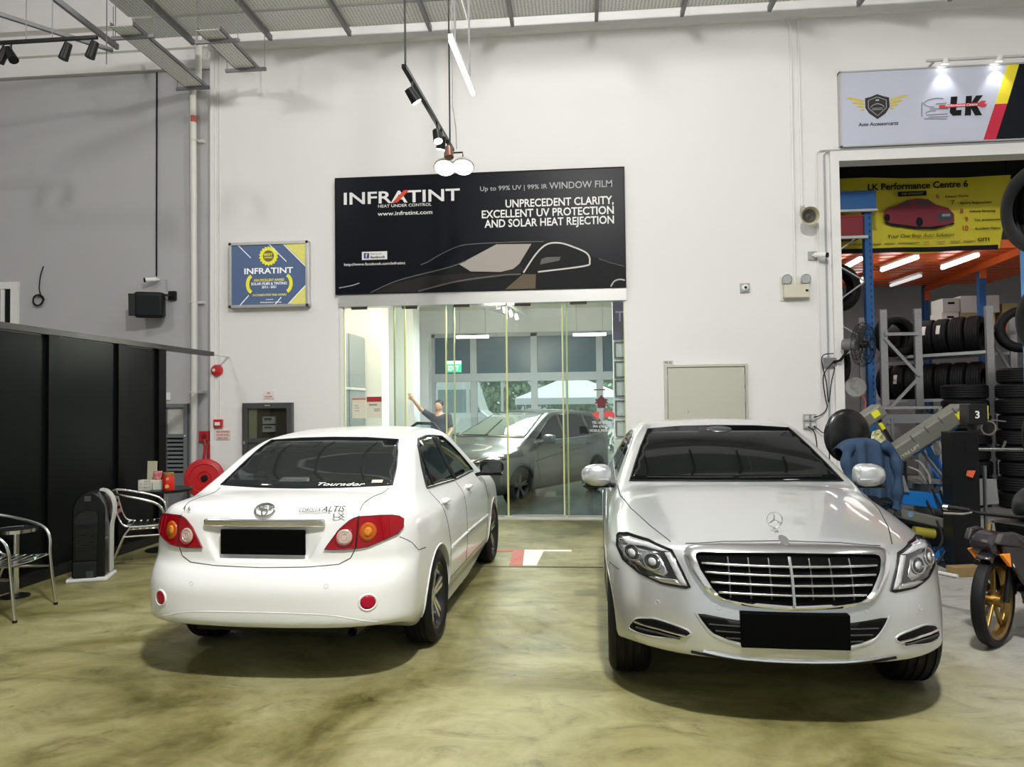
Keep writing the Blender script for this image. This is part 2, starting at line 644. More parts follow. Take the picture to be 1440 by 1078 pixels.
for y, d in ((6.35, (0.5, 0.3, -0.8)), (7.35, (0.2, -0.3, -0.9)), (7.55, (-0.2, 0.2, -1))):
    spot_head(tr, (-1.43 + (y - 6.15) * 0.03, y, 4.54), d)
spot_head(tr, (-1.36, 7.85, 4.54), (0.1, -0.3, -1), m=mat('copper_spot', (0.25, 0.13, 0.09), 0.4, metal=0.5), lens=False)
fl = thing('flood_lamp', 'bright pair of round flood lamps at the end of the track', 'lamp', (-1.38, 8.2, 4.5))
for x in (-1.47, -1.26):
    wp('lamp_head', MB().lathe([(0.03, 0.11), (0.06, 0.10), (0.12, 0.03), (0.13, 0.0), (0.115, -0.01)], (x, 8.2, 4.36), (0, 0.55, 1), 24), mat('flood_housing', (0.45, 0.45, 0.42), 0.4), fl, smooth=True)
    wp('lamp_glass', MB().lathe([(0.0, -0.006), (0.115, -0.004), (0.112, 0.0)], (x, 8.2, 4.36), (0, 0.55, 1), 24), mat('flood_glow', (1, 1, 0.90), 0.4, emit=25.0), fl)
wp('bracket', MB().tube([(-1.47, 8.2, 4.46), (-1.47, 8.18, 4.52), (-1.26, 8.18, 4.52), (-1.26, 8.2, 4.46)], 0.01, 6), blackm, fl)
fll = bpy.data.lights.new('flood_lamp_light', 'AREA')
fll.energy = 60
fll.size = 0.2
fll.color = (1, 0.98, 0.88)
_o = bpy.data.objects.new('flood_lamp_light', fll)
_o.location = (-1.37, 8.17, 4.33)
_o.rotation_euler = (-0.33, 0, 0)
COL.objects.link(_o)
tb = thing('tube_lamp', 'lit white tube lamp hanging high beside the light track', 'lamp', (-1.11, 7.27, 5.05))
wp('tube', MB().cyl((-1.13, 6.68, 5.05), (-1.09, 7.86, 5.05), 0.022, 12), mat('tube_glow', (0.95, 1, 0.98), 0.4, emit=8.0), tb, smooth=True)
wp('tube_batten', MB().box((-1.11, 7.27, 5.09), (0.045, 1.22, 0.04), (0, 0, -0.033)), frame_white, tb)
for y in (6.8, 7.75):
    wp('rod', MB().bx(-1.12, -1.10, y - 0.01, y + 0.01, 5.1, 9.2), galv, tb)
t2 = thing('light_track', 'black track with dark spotlights hanging over the black partition', 'light track', (-6.2, 8.0, 6.0))
wp('track_bar', MB().bx(-8.0, -5.54, 7.98, 8.02, 5.985, 6.02), blackm, t2)
for x in (-6.43, -6.1):
    wp('rod', MB().cyl((x, 8, 6.02), (x, 8, 9.2), 0.006, 6), galv, t2)
for x, d in ((-6.72, (-0.3, -0.2, -0.9)), (-6.62, (0.55, -0.2, -0.8)), (-5.93, (-0.25, -0.1, -0.9)), (-5.60, (-0.25, -0.1, -0.9))):
    spot_head(t2, (x, 8.0, 5.985), d, 0.055, 0.2, lens=False)
t3 = thing('ceiling_rail', 'steel channel rail hanging at the top left corner', 'rail', (-7.0, 8.6, 6.6))
wp('rail_bar', MB().bar((-7.6, 7.9, 6.62), (-6.35, 9.5, 6.62), 0.05, 0.05), galv, t3)
wp('hanger_rod', MB().cyl((-6.4, 9.44, 6.4), (-6.4, 9.44, 9.2), 0.008, 6), galv, t3)
# ------------------------------------------------------------------ cars: smooth bodies from blended profile surfaces
def spl(xs, ys):
    xs = np.array(xs, float)
    ys = np.array(ys, float)
    if xs[0] > xs[-1]:
        xs, ys = xs[::-1], ys[::-1]
    m = np.gradient(ys, xs)
    d = np.diff(ys) / np.diff(xs)
    for i in range(1, len(xs) - 1):
        if d[i - 1] * d[i] <= 0:
            m[i] *= 0.3

    def fn(q):
        q = np.clip(q, xs[0], xs[-1])
        i = np.clip(np.searchsorted(xs, q) - 1, 0, len(xs) - 2)
        hh = xs[i + 1] - xs[i]
        t = (q - xs[i]) / hh
        t2, t3 = t * t, t * t * t
        return (2 * t3 - 3 * t2 + 1) * ys[i] + (t3 - 2 * t2 + t) * hh * m[i] + (-2 * t3 + 3 * t2) * ys[i + 1] + (t3 - t2) * hh * m[i + 1]
    return fn


def smax(a, b, k):
    h = np.clip(0.5 + 0.5 * (a - b) / k, 0, 1)
    return b + (a - b) * h + k * h * (1 - h)


def smin(a, b, k):
    return -smax(-a, -b, k)


def grad(f, p, e=0.004):
    g = np.empty_like(p)
    for a in range(3):
        d = np.zeros(3)
        d[a] = e
        g[:, a] = (f(p + d) - f(p - d)) / (2 * e)
    return g


def unit(g):
    return g / np.maximum(np.linalg.norm(g, axis=1), 1e-9)[:, None]


def sdf_mesh(f, lo, hi, h):
    ax = [np.arange(lo[a], hi[a] + h, h) for a in range(3)]
    # coarse pass first, then only the blocks near the surface are evaluated finely
    B = 4
    ax = [a if (len(a) - 1) % B == 0 else lo[i] + h * np.arange(((len(a) - 1) // B + 1) * B + 1) for i, a in enumerate(ax)]
    X, Y, Z = np.meshgrid(*[a[::B] for a in ax], indexing='ij')
    C = f(np.stack([X.ravel(), Y.ravel(), Z.ravel()], 1)).reshape(X.shape)
    near = np.abs(C) < h * B * 2.2
    for a in range(3):
        sgn = np.diff(np.sign(C), axis=a) != 0
        i0 = [slice(None)] * 3
        i1 = [slice(None)] * 3
        i0[a], i1[a] = slice(0, -1), slice(1, None)
        near[tuple(i0)] |= sgn
        near[tuple(i1)] |= sgn
    ids = [np.minimum((np.arange(len(a)) + B // 2) // B, C.shape[i] - 1) for i, a in enumerate(ax)]
    G = C[np.ix_(*ids)]
    q = np.argwhere(near[np.ix_(*ids)])
    G[q[:, 0], q[:, 1], q[:, 2]] = f(np.stack([ax[0][q[:, 0]], ax[1][q[:, 1]], ax[2][q[:, 2]]], 1))
    ins = G < 0
    c = sum(ins[i:ins.shape[0] - 1 + i, j:ins.shape[1] - 1 + j, k:ins.shape[2] - 1 + k].astype(np.int8)
            for i in (0, 1) for j in (0, 1) for k in (0, 1))
    act = np.argwhere((c > 0) & (c < 8))
    idx = -np.ones(c.shape, np.int64)
    idx[act[:, 0], act[:, 1], act[:, 2]] = np.arange(len(act))
    acc = np.zeros((len(act), 3))
    cnt = np.zeros(len(act))
    corners = [(i, j, k) for i in (0, 1) for j in (0, 1) for k in (0, 1)]
    for a in corners:
        for b in corners:
            if sum(abs(a[q] - b[q]) for q in range(3)) == 1 and a < b:
                ga = G[act[:, 0] + a[0], act[:, 1] + a[1], act[:, 2] + a[2]]
                gb = G[act[:, 0] + b[0], act[:, 1] + b[1], act[:, 2] + b[2]]
                s = (ga < 0) != (gb < 0)
                t = np.where(s, ga / np.where(s, ga - gb, 1), 0)
                q = np.array(a) + t[:, None] * (np.array(b) - np.array(a))
                acc += q * s[:, None]
                cnt += s
    V = (act + acc / cnt[:, None]) * h + np.array(lo)
    for _ in range(3):
        g = grad(f, V)
        st = (f(V) / np.maximum((g * g).sum(1), 0.05))[:, None] * g
        V = V - np.clip(st, -h * 0.6, h * 0.6)
    F = []
    for a in range(3):
        s0 = [slice(None)] * 3
        s1 = [slice(None)] * 3
        s0[a] = slice(0, -1)
        s1[a] = slice(1, None)
        A, B = ins[tuple(s0)], ins[tuple(s1)]
        e = np.argwhere(A != B)
        b, d = (a + 1) % 3, (a + 2) % 3
        ok = (e[:, b] > 0) & (e[:, d] > 0) & (e[:, b] < ins.shape[b] - 1) & (e[:, d] < ins.shape[d] - 1)
        e = e[ok]
        flip = A[e[:, 0], e[:, 1], e[:, 2]]
        q = []
        for ob, od in ((0, 0), (-1, 0), (-1, -1), (0, -1)):
            w = e.copy()
            w[:, b] += ob
            w[:, d] += od
            q.append(idx[w[:, 0], w[:, 1], w[:, 2]])
        q = np.stack(q, 1)
        q[~flip] = q[~flip][:, ::-1]
        F.append(q)
    return V, np.concatenate(F)


def np_mesh(name, V, F):
    me = bpy.data.meshes.new(name)
    V = np.asarray(V, float)
    F = np.asarray(F)
    me.vertices.add(len(V))
    me.vertices.foreach_set('co', V.ravel())
    n, k = F.shape
    me.loops.add(n * k)
    me.loops.foreach_set('vertex_index', F.ravel())
    me.polygons.add(n)
    me.polygons.foreach_set('loop_start', np.arange(0, n * k, k))
    me.polygons.foreach_set('use_smooth', np.ones(n, bool))
    me.update(calc_edges=True)
    me.validate()
    return me


def trace(f, O, D, far=6.0, steps=260):
    """first hit of rays on the body"""
    D = np.broadcast_to(np.asarray(D, float), O.shape)
    t = np.zeros(len(O))
    lo = np.zeros(len(O))
    hit = np.zeros(len(O), bool)
    dt = far / steps
    for _ in range(steps):
        v = f(O + D * t[:, None])
        new = (~hit) & (v < 0)
        hit |= new
        lo = np.where(hit, lo, t)
        t = np.where(hit, t, t + dt)
        if hit.all():
            break
    a, b = lo.copy(), t.copy()
    for _ in range(14):
        m = (a + b) / 2
        v = f(O + D * m[:, None])
        a = np.where(v < 0, a, m)
        b = np.where(v < 0, m, b)
    P = O + D * b[:, None]
    return P, hit


DIRS = {'rear': ((0, 1, 0), lambda q: (q[0], -4.0, q[1])), 'front': ((0, -1, 0), lambda q: (q[0], 4.0, q[1])),
        'right': ((-1, 0, 0), lambda q: (2.0, q[0], q[1])), 'left': ((1, 0, 0), lambda q: (-2.0, q[0], q[1])),
        'top': ((0, 0, -1), lambda q: (q[0], q[1], 3.0))}


def onto(f, pts, view):
    d, o = DIRS[view]
    P, hit = trace(f, np.array([o(q) for q in pts], float), d)
    if not hit.all():
        good = np.where(hit)[0]
        for i in np.where(~hit)[0]:
            j = good[np.argmin([(pts[i][0] - pts[k][0]) ** 2 + (pts[i][1] - pts[k][1]) ** 2 for k in good])]
            P[i] = P[j]
    return P


def resample(poly, h, closed=True):
    out = []
    n = len(poly)
    for i in range(n if closed else n - 1):
        a, b = np.array(poly[i], float), np.array(poly[(i + 1) % n], float)
        k = max(1, int(math.ceil(np.linalg.norm(b - a) / h)))
        out += [tuple(a + (b - a) * j / k) for j in range(k)]
    if not closed:
        out.append(tuple(poly[-1]))
    return out


def smooth_poly(poly, n=6, closed=True):
    """Catmull-Rom through the points"""
    P = [np.array(q, float) for q in poly]
    m = len(P)
    out = []
    for i in range(m if closed else m - 1):
        if closed:
            a, b, c, d = P[i - 1], P[i], P[(i + 1) % m], P[(i + 2) % m]
        else:
            a, b, c, d = P[max(i - 1, 0)], P[i], P[i + 1], P[min(i + 2, m - 1)]
        for j in range(n):
            t = j / n
            out.append(tuple(0.5 * ((2 * b) + (c - a) * t + (2 * a - 5 * b + 4 * c - d) * t * t + (3 * b - a - 3 * c + d) * t ** 3)))
    if not closed:
        out.append(tuple(P[-1]))
    return out


def inside(poly, q):
    x, y = q
    c = False
    n = len(poly)
    for i in range(n):
        x1, y1 = poly[i]
        x2, y2 = poly[i - 1]
        if (y1 > y) != (y2 > y) and x < (x2 - x1) * (y - y1) / (y2 - y1) + x1:
            c = not c
    return c


def patch(f, poly, view, off=0.004, res=0.03, skirt=0.012):
    """a piece of skin with its own outline, lying `off` proud of the body"""
    bd = resample(poly, res)
    xs = [q[0] for q in bd]
    ys = [q[1] for q in bd]
    pts = list(bd)
    B = np.array(bd)
    for x in np.arange(min(xs), max(xs), res):
        for y in np.arange(min(ys), max(ys), res):
            if inside(bd, (x, y)) and ((B - (x, y)) ** 2).sum(1).min() > (res * 0.45) ** 2:
                pts.append((x, y))
    nb = len(bd)
    r = delaunay_2d_cdt([Vector(q) for q in pts], [], [list(range(nb))], 1, 1e-6)
    vv = [tuple(q) for q in r[0]]
    P = onto(f, vv, view)
    N = unit(grad(f, P))
    V = [tuple(q) for q in P + N * off]
    # outline order via nearest original points
    F = [tuple(q) for q in r[2]]
    edge = {}
    for t in F:
        for i in range(len(t)):
            e = (t[i], t[(i + 1) % len(t)])
            if (e[1], e[0]) in edge:
                del edge[(e[1], e[0])]
            else:
                edge[e] = 1
    S = P + N * (off - skirt)
    mp = {}
    for a, b in list(edge):
        for q in (a, b):
            if q not in mp:
                mp[q] = len(V)
                V.append(tuple(S[q]))
        F.append((b, a, mp[a], mp[b]))
    mb = MB()
    mb.add(V, F)
    return mb


def line_on(f, pts, view, off=0.0, res=0.03, closed=False):
    q = resample(pts, res, closed)
    P = onto(f, q, view)
    return [tuple(w) for w in P + unit(grad(f, P)) * off]


def mirror_poly(poly):
    return [(-x, z) for x, z in poly][::-1]


def wheel(car, x, y, R, width, rim_r, spoke, tyre_m, rim_m, face_m, side, n_spoke=5, hub_m=None):
    """tyre with tread grooves, rim and spokes; side=+1 looks outwards to +x"""
    w = width / 2
    mb = MB()
    prof = [(rim_r, -w * 0.75), (rim_r + 0.01, -w * 0.92), ((R + rim_r) / 2, -w * 1.03), (R - 0.025, -w * 0.93), (R - 0.006, -w * 0.78)]
    for g in (-0.42, -0.14, 0.14, 0.42):
        prof += [(R, w * (g - 0.06) * 1.35), (R - 0.008, w * (g - 0.04) * 1.35), (R - 0.008, w * (g + 0.04) * 1.35), (R, w * (g + 0.06) * 1.35)]
    prof += [(R - 0.006, w * 0.78), (R - 0.025, w * 0.93), ((R + rim_r) / 2, w * 1.03), (rim_r + 0.01, w * 0.92), (rim_r, w * 0.75)]
    mb.lathe(prof, (x, y, R), (1, 0, 0), 48)
    ty = mb.build('tyre', tyre_m, car, smooth=True)
    rm = MB()
    rm.lathe([(rim_r + 0.004, -w * 0.8), (rim_r - 0.012, -w * 0.6), (rim_r - 0.03, 0), (rim_r - 0.016, w * 0.62), (rim_r + 0.008, w * 0.86), (rim_r - 0.006, w * 0.9),
              (rim_r - 0.03, w * 0.62), (rim_r - 0.045, 0), (rim_r - 0.03, -w * 0.8)], (x, y, R), (side, 0, 0), 40, closed=True)
    rm.lathe([(0.0, -0.02), (rim_r * 0.85, -0.02), (rim_r * 0.85, -0.005), (0, -0.005)], (x, y, R), (side, 0, 0), 24)
    rim = rm.build('rim', rim_m, car, smooth=True)
    sp = MB()
    for k in range(n_spoke):
        for dv in spoke:
            a = 2 * PI * k / n_spoke + 0.3
            p0 = (x + side * w * 0.45, y + math.cos(a + dv[0]) * 0.05, R + math.sin(a + dv[0]) * 0.05)
            p1 = (x + side * w * 0.66, y + math.cos(a + dv[1]) * (rim_r - 0.02), R + math.sin(a + dv[1]) * (rim_r - 0.02))
            sp.bar(p0, p1, 0.028, 0.022, (side, 0, 0))
    sp.lathe([(0, 0.012), (0.03, 0.01), (0.055, 0.0), (0.06, -0.03)], (x + side * w * 0.52, y, R), (side, 0, 0), 20)
    sp.build('spokes', face_m, rim, smooth=True)
    return ty


def arch_lip(f, y, R, zc, side, m, car, a0=-8, a1=188, t=0.014):
    pts = []
    for a in np.linspace(math.radians(a0), math.radians(a1), 44):
        pts.append((y + math.cos(a) * (R + 0.004), zc + math.sin(a) * (R + 0.004)))
    P = np.array([(0, q[0], q[1]) for q in pts])
    S, hit = trace(f, np.array([(side * 2.0, q[0] + (q[0] - y) * 0.06, q[1] + (q[1] - zc) * 0.06) for q in pts]), (-side, 0, 0), far=2.0)
    P[:, 0] = np.where(hit, S[:, 0], side * 0.8)
    med = P[hit][:, 0] if hit.any() else P[:, 0]
    keep = hit & (np.abs(P[:, 0]) > 0.62)
    path = [tuple(q) for q in P[keep]]
    mb = MB()
    mb.tube(path, t / 2, 8)
    return mb.build('wheel_arch_lip', m, car, smooth=True)
def sedan_rear_shell():
    """compact white saloon; y forward, origin between the axles"""
    Wz = spl([0.18, 0.30, 0.42, 0.56, 0.70, 0.82, 0.92, 1.00, 1.10], [0.80, 0.862, 0.880, 0.886, 0.884, 0.876, 0.858, 0.815, 0.73])
    Ty = spl([-2.3, -1.9, -1.3, 0, 1.3, 1.8, 2.3], [0.955, 0.98, 1.0, 1.0, 0.995, 0.96, 0.88])
    ZT = spl([-2.3, -2.12, -1.9, -1.6, -1.2, 0.6, 1.0, 1.5, 2.0, 2.3], [1.02, 1.06, 1.085, 1.095, 1.07, 1.05, 1.02, 0.96, 0.82, 0.66])
    YR = spl([0.15, 0.25, 0.34, 0.48, 0.60, 0.66, 0.70, 0.80, 0.95, 1.04, 1.12], [-2.10, -2.20, -2.255, -2.275, -2.265, -2.235, -2.205, -2.19, -2.165, -2.15, -2.09])
    YF = spl([0.15, 0.25, 0.45, 0.6, 0.75, 0.9], [2.12, 2.2, 2.255, 2.24, 2.16, 1.9])
    ZB = spl([-2.3, -2.0, -1.7, 1.7, 2.3], [0.345, 0.33, 0.22, 0.20, 0.24])
    WG = spl([0.90, 1.00, 1.15, 1.30, 1.40, 1.48], [0.812, 0.79, 0.725, 0.655, 0.605, 0.555])
    YW = spl([0.95, 1.05, 1.2, 1.35, 1.45, 1.5], [-1.84, -1.71, -1.42, -1.14, -0.93, -0.80])
    YS = spl([0.95, 1.05, 1.2, 1.35, 1.45, 1.5], [1.22, 1.02, 0.74, 0.46, 0.24, 0.1])
    ZR = spl([-1.4, -0.9, -0.5, -0.1, 0.3, 0.8], [1.37, 1.435, 1.465, 1.473, 1.45, 1.38])

    def f(p):
        x, y, z = np.abs(p[:, 0]), p[:, 1], p[:, 2]
        xr = x / 0.86
        a = x - Wz(z) * Ty(y)
        b = z - (ZT(y) - 0.035 * xr ** 2 - 0.05 * xr ** 6)
        c = ZB(y) - z
        r = (YR(z) + 0.10 * xr ** 2 + 0.19 * xr ** 6) - y
        fr = y - (YF(z) - 0.15 * xr ** 2 - 0.3 * xr ** 5)
        d = smax(a, b, 0.09)
        d = smax(d, r * 0.95, 0.10)
        d = smax(d, fr * 0.95, 0.16)
        d = smax(d, c, 0.05)
        # crease where the lid's lip ends
        ga = (x - WG(z)) * 0.93
        gb = z - (ZR(y) - 0.032 * (x / 0.6) ** 2)
        gr = (YW(z) + 0.16 * x ** 2 - y) * 0.52
        gf = (y - (YS(z) - 0.22 * x ** 2)) * 0.5
        g = smax(ga, gb, 0.09)
        g = smax(g, gr, 0.05)
        g = smax(g, gf, 0.06)
        g = smax(g, 0.8 - z, 0.02)
        d = smin(d, g, 0.05)
        # number plate recess
        pr = np.maximum(np.maximum(x - 0.29 - 0.10 * np.clip((z - 0.745) / 0.18, 0, 1), np.abs(z - 0.83) - 0.09), y + 2.152)
        d = smax(d, -pr, 0.012)
        # wheel wells
        for yy in (-1.3, 1.3):
            rad = np.sqrt((y - yy) ** 2 + (z - 0.315) ** 2)
            d = smax(d, -np.maximum(rad - 0.352, 0.56 - x), 0.01)
        return d
    return f, (-0.98, -2.42, 0.10), (0.98, 2.40, 1.56)


def limo_shell():
    """large silver saloon; y forward, origin between the axles"""
    Wz = spl([0.15, 0.25, 0.40, 0.55, 0.70, 0.82, 0.92, 1.00, 1.12], [0.86, 0.915, 0.938, 0.945, 0.945, 0.935, 0.905, 0.86, 0.76])
    Ty = spl([-2.8, -2.2, -1.5, 0, 1.5, 1.9, 2.4], [0.88, 0.95, 1.0, 1.0, 0.985, 0.97, 0.91])
    ZT = spl([-2.8, -2.4, -1.8, -1.0, 0.5, 0.9, 1.4, 1.9, 2.15, 2.4], [1.02, 1.07, 1.10, 1.08, 1.09, 1.075, 1.02, 0.945, 0.895, 0.82])
    YF = spl([0.12, 0.20, 0.28, 0.40, 0.52, 0.65, 0.80, 0.88, 0.96, 1.0], [2.15, 2.27, 2.335, 2.36, 2.355, 2.33, 2.285, 2.25, 2.12, 1.9])
    YR = spl([0.15, 0.4, 0.7, 1.1], [-2.6, -2.75, -2.74, -2.62])
    ZB = spl([-2.8, -1.9, 1.6, 1.9, 2.1, 2.4], [0.25, 0.19, 0.20, 0.31, 0.335, 0.335])
    WG = spl([0.90, 1.02, 1.15, 1.30, 1.42, 1.52], [0.885, 0.85, 0.79, 0.715, 0.655, 0.60])
    YS = spl([0.95, 1.08, 1.2, 1.32, 1.43, 1.5], [1.12, 0.84, 0.58, 0.31, 0.05, -0.15])
    YW = spl([0.95, 1.1, 1.3, 1.45, 1.52], [-2.3, -2.05, -1.65, -1.3, -1.1])
    ZR = spl([-1.8, -1.2, -0.7, -0.3, 0.1, 0.6], [1.36, 1.455, 1.49, 1.49, 1.455, 1.37])

    def f(p):
        x, y, z = np.abs(p[:, 0]), p[:, 1], p[:, 2]
        xr = x / 0.94
        a = x - Wz(z) * Ty(y)
        t = np.clip((y - 0.6) / 1.2, 0, 1)
        b = z - (ZT(y) - 0.03 * xr ** 2 - (0.05 + 0.06 * t) * xr ** 4)
        c = ZB(y) - z
        fr = y - (YF(z) - 0.16 * xr ** 2 - 0.30 * xr ** 4 - 0.10 * xr ** 8)
        r = (YR(z) + 0.12 * xr ** 2 + 0.22 * xr ** 6) - y
        d = smax(a, b, 0.10)
        d = smax(d, fr * 0.95, 0.08)
        d = smax(d, r * 0.95, 0.15)
        d = smax(d, c, 0.04)
        ga = (x - WG(z)) * 0.93
        gb = z - (ZR(y) + 0.012 - 0.035 * (x / 0.65) ** 2)
        gr = (YW(z) + 0.16 * x ** 2 - y) * 0.5
        gf = (y - (YS(z) - 0.20 * x ** 2)) * 0.45
        g = smax(ga, gb, 0.10)
        g = smax(g, gr, 0.06)
        g = smax(g, gf, 0.05)
        g = smax(g, 0.8 - z, 0.02)
        d = smin(d, g, 0.04)
        # lower air intake and the side intakes are hollows in the bumper
        for yy in (-1.52, 1.52):
            rad = np.sqrt((y - yy) ** 2 + (z - 0.35) ** 2)
            d = smax(d, -np.maximum(rad - 0.395, 0.6 - x), 0.01)
        return d
    return f, (-1.06, -2.9, 0.08), (1.06, 2.5, 1.58)


def hatch_shell():
    """dark grey hatchback behind the glass; y forward"""
    Wz = spl([0.18, 0.30, 0.45, 0.60, 0.75, 0.88, 0.98, 1.10], [0.78, 0.84, 0.865, 0.87, 0.865, 0.845, 0.80, 0.72])
    Ty = spl([-2.2, -1.8, -1.3, 0, 1.3, 1.7, 2.2], [0.92, 0.97, 1.0, 1.0, 1.0, 0.97, 0.88])
    ZT = spl([-2.2, -1.5, 0.5, 1.0, 1.5, 1.9, 2.2], [1.02, 1.05, 1.05, 1.03, 0.95, 0.86, 0.74])
    YF = spl([0.15, 0.25, 0.45, 0.6, 0.75, 0.9], [2.02, 2.12, 2.18, 2.17, 2.10, 1.9])
    YR = spl([0.15, 0.5, 0.9, 1.1], [-1.95, -2.12, -2.08, -2.0])
    WG = spl([0.90, 1.05, 1.2, 1.35, 1.5, 1.6], [0.80, 0.77, 0.715, 0.655, 0.60, 0.55])
    YS = spl([0.95, 1.08, 1.2, 1.35, 1.48, 1.56], [1.35, 1.08, 0.80, 0.44, 0.12, -0.1])
    YW = spl([0.95, 1.2, 1.4, 1.55], [-2.06, -1.98, -1.85, -1.7])
    ZR = spl([-2.0, -1.4, -0.7, -0.2, 0.2, 0.8], [1.46, 1.52, 1.545, 1.54, 1.50, 1.38])

    def f(p):
        x, y, z = np.abs(p[:, 0]), p[:, 1], p[:, 2]
        xr = x / 0.86
        d = smax(x - Wz(z) * Ty(y), z - (ZT(y) - 0.03 * xr ** 2 - 0.07 * xr ** 4), 0.09)
        d = smax(d, (y - (YF(z) - 0.15 * xr ** 2 - 0.30 * xr ** 4)) * 0.95, 0.10)
        d = smax(d, (YR(z) + 0.1 * xr ** 2 + 0.2 * xr ** 6 - y) * 0.95, 0.12)
        d = smax(d, 0.21 - z, 0.05)
        g = smax((x - WG(z)) * 0.93, z - (ZR(y) - 0.035 * (x / 0.6) ** 2), 0.09)
        g = smax(g, (y - (YS(z) - 0.2 * x ** 2)) * 0.45, 0.05)
        g = smax(g, (YW(z) + 0.1 * x ** 2 - y) * 0.9, 0.08)
        d = smin(d, smax(g, 0.8 - z, 0.02), 0.05)
        for yy in (-1.28, 1.28):
            rad = np.sqrt((y - yy) ** 2 + (z - 0.315) ** 2)
            d = smax(d, -np.maximum(rad - 0.352, 0.56 - x), 0.01)
        return d
    return f, (-0.98, -2.26, 0.10), (0.98, 2.32, 1.66)
# ------------------------------------------------------------------ building the cars
def car_mats():
    M = {}
    M['white'] = mat('white_car_paint', (0.80, 0.81, 0.80), 0.32, coat=0.7, spec=0.4)
    M['silver'] = mat('silver_car_paint', (0.60, 0.62, 0.62), 0.30, metal=0.7, coat=0.8)
    M['grey'] = mat('grey_car_paint', (0.075, 0.088, 0.088), 0.28, metal=0.5, coat=0.7)
    M['glass'] = mat('tinted_car_glass', (0.002, 0.003, 0.003), 0.03, spec=0.18)
    M['glass_light'] = mat('tinted_rear_glass', (0.012, 0.015, 0.015), 0.03, spec=0.7)
    M['rubber'] = mat('tyre_rubber', (0.007, 0.007, 0.008), 0.6, spec=0.25, bump=(90, 0.05))
    M['trim'] = mat('black_trim', (0.006, 0.006, 0.007), 0.4, spec=0.25)
    M['gap'] = mat('panel_gap', (0.03, 0.03, 0.03), 0.8)
    M['chrome'] = mat('chrome', (0.90, 0.91, 0.92), 0.12, metal=1.0)
    M['satin'] = mat('satin_metal', (0.55, 0.56, 0.57), 0.25, metal=1.0)
    M['plate'] = mat('blacked_out_plate', (0.0015, 0.0015, 0.0015), 0.7, spec=0.05)
    M['red'] = mat('red_lamp_lens', (0.27, 0.002, 0.007), 0.15, spec=0.3, coat=0.15)
    M['amber'] = mat('amber_lamp_lens', (0.42, 0.085, 0.006), 0.15, spec=0.3, coat=0.15)
    M['clear'] = mat('clear_lamp_lens', (0.50, 0.38, 0.33), 0.12, coat=0.5)
    M['reflector'] = mat('red_reflector', (0.38, 0.004, 0.025), 0.2, spec=0.3)
    M['lampdark'] = mat('headlamp_housing', (0.018, 0.019, 0.02), 0.12, coat=0.8)
    M['lampchrome'] = mat('headlamp_reflector', (0.50, 0.52, 0.53), 0.15, metal=0.9)
    M['lampled'] = mat('headlamp_light_guide', (0.42, 0.43, 0.44), 0.2, coat=1.0)
    return M


CM = car_mats()


def shell_obj(shell, m, car, h=0.02, name='body_shell'):
    f, lo, hi = shell
    V, F = sdf_mesh(f, lo, hi, h)
    return link(name, np_mesh(name, V, F), m, car)


def underbody(car, y0, y1, w, z=0.2, axles=()):
    mb = MB().bx(-w, w, y0, y1, z, z + 0.12)
    for y in axles:
        mb.cyl((-w, y, 0.3), (w, y, 0.3), 0.04, 10)
        mb.bx(-w + .02, w - .02, y - 0.36, y + 0.36, 0.25, 0.45)
    return mb.build('underbody', CM['trim'], car)


def mirror(car, f, x, y, z, side, m, size=(0.12, 0.075, 0.075)):
    """rounded housing with a foot; x is the housing centre"""
    V = MB()
    V.ball((0, 0, 0), 1.0, 20, 12)
    vs = []
    for a, b, c in V.v:
        k = lambda q, e: math.copysign(abs(q) ** e, q)
        vs.append((x + size[0] * k(a, 0.8), y + size[1] * k(b, 0.8) * (1 if b > 0 else 0.45), z + size[2] * k(c, 0.7) * (1 - 0.12 * a * side)))
    V.v = vs
    h = V.build('mirror_housing', m, car, smooth='all')
    g = MB().box((x + 0.005 * side, y - size[1] * 0.42, z), (size[0] * 1.6, 0.012, size[2] * 1.5))
    g.build('mirror_glass', CM['glass_light'], h, bevel=0.02)
    MB().bar((x - side * size[0] * 0.7, y, z - size[2] * 0.75), (x - side * (size[0] + 0.12), y + 0.01, z - size[2] * 1.3), 0.06, 0.035).build('mirror_foot', CM['trim'], h, bevel=0.008)
    MB().bx(x - size[0] * 0.9, x + size[0] * 0.9, y - size[1] * 0.3, y + size[1] * 0.5, z - size[2] * 1.08, z - size[2] * 0.8).build('mirror_base', CM['trim'], h, bevel=0.01)
    return h


def seam(car, f, pts, view, name='shut_line', r=0.0035, m=None, off=-0.001, closed=False):
    mb = MB().tube(line_on(f, pts, view, off, 0.03, closed), r, 6, closed)
    return mb.build(name, m or CM['gap'], car, smooth=True)


def both(poly):
    return (('right', [(q[0], q[1]) for q in poly]), ('left', [(q[0], q[1]) for q in poly][::-1]))


def round_poly(cx, cz, rx, rz, n=28):
    return [(cx + rx * math.cos(2 * PI * i / n), cz + rz * math.sin(2 * PI * i / n)) for i in range(n)]


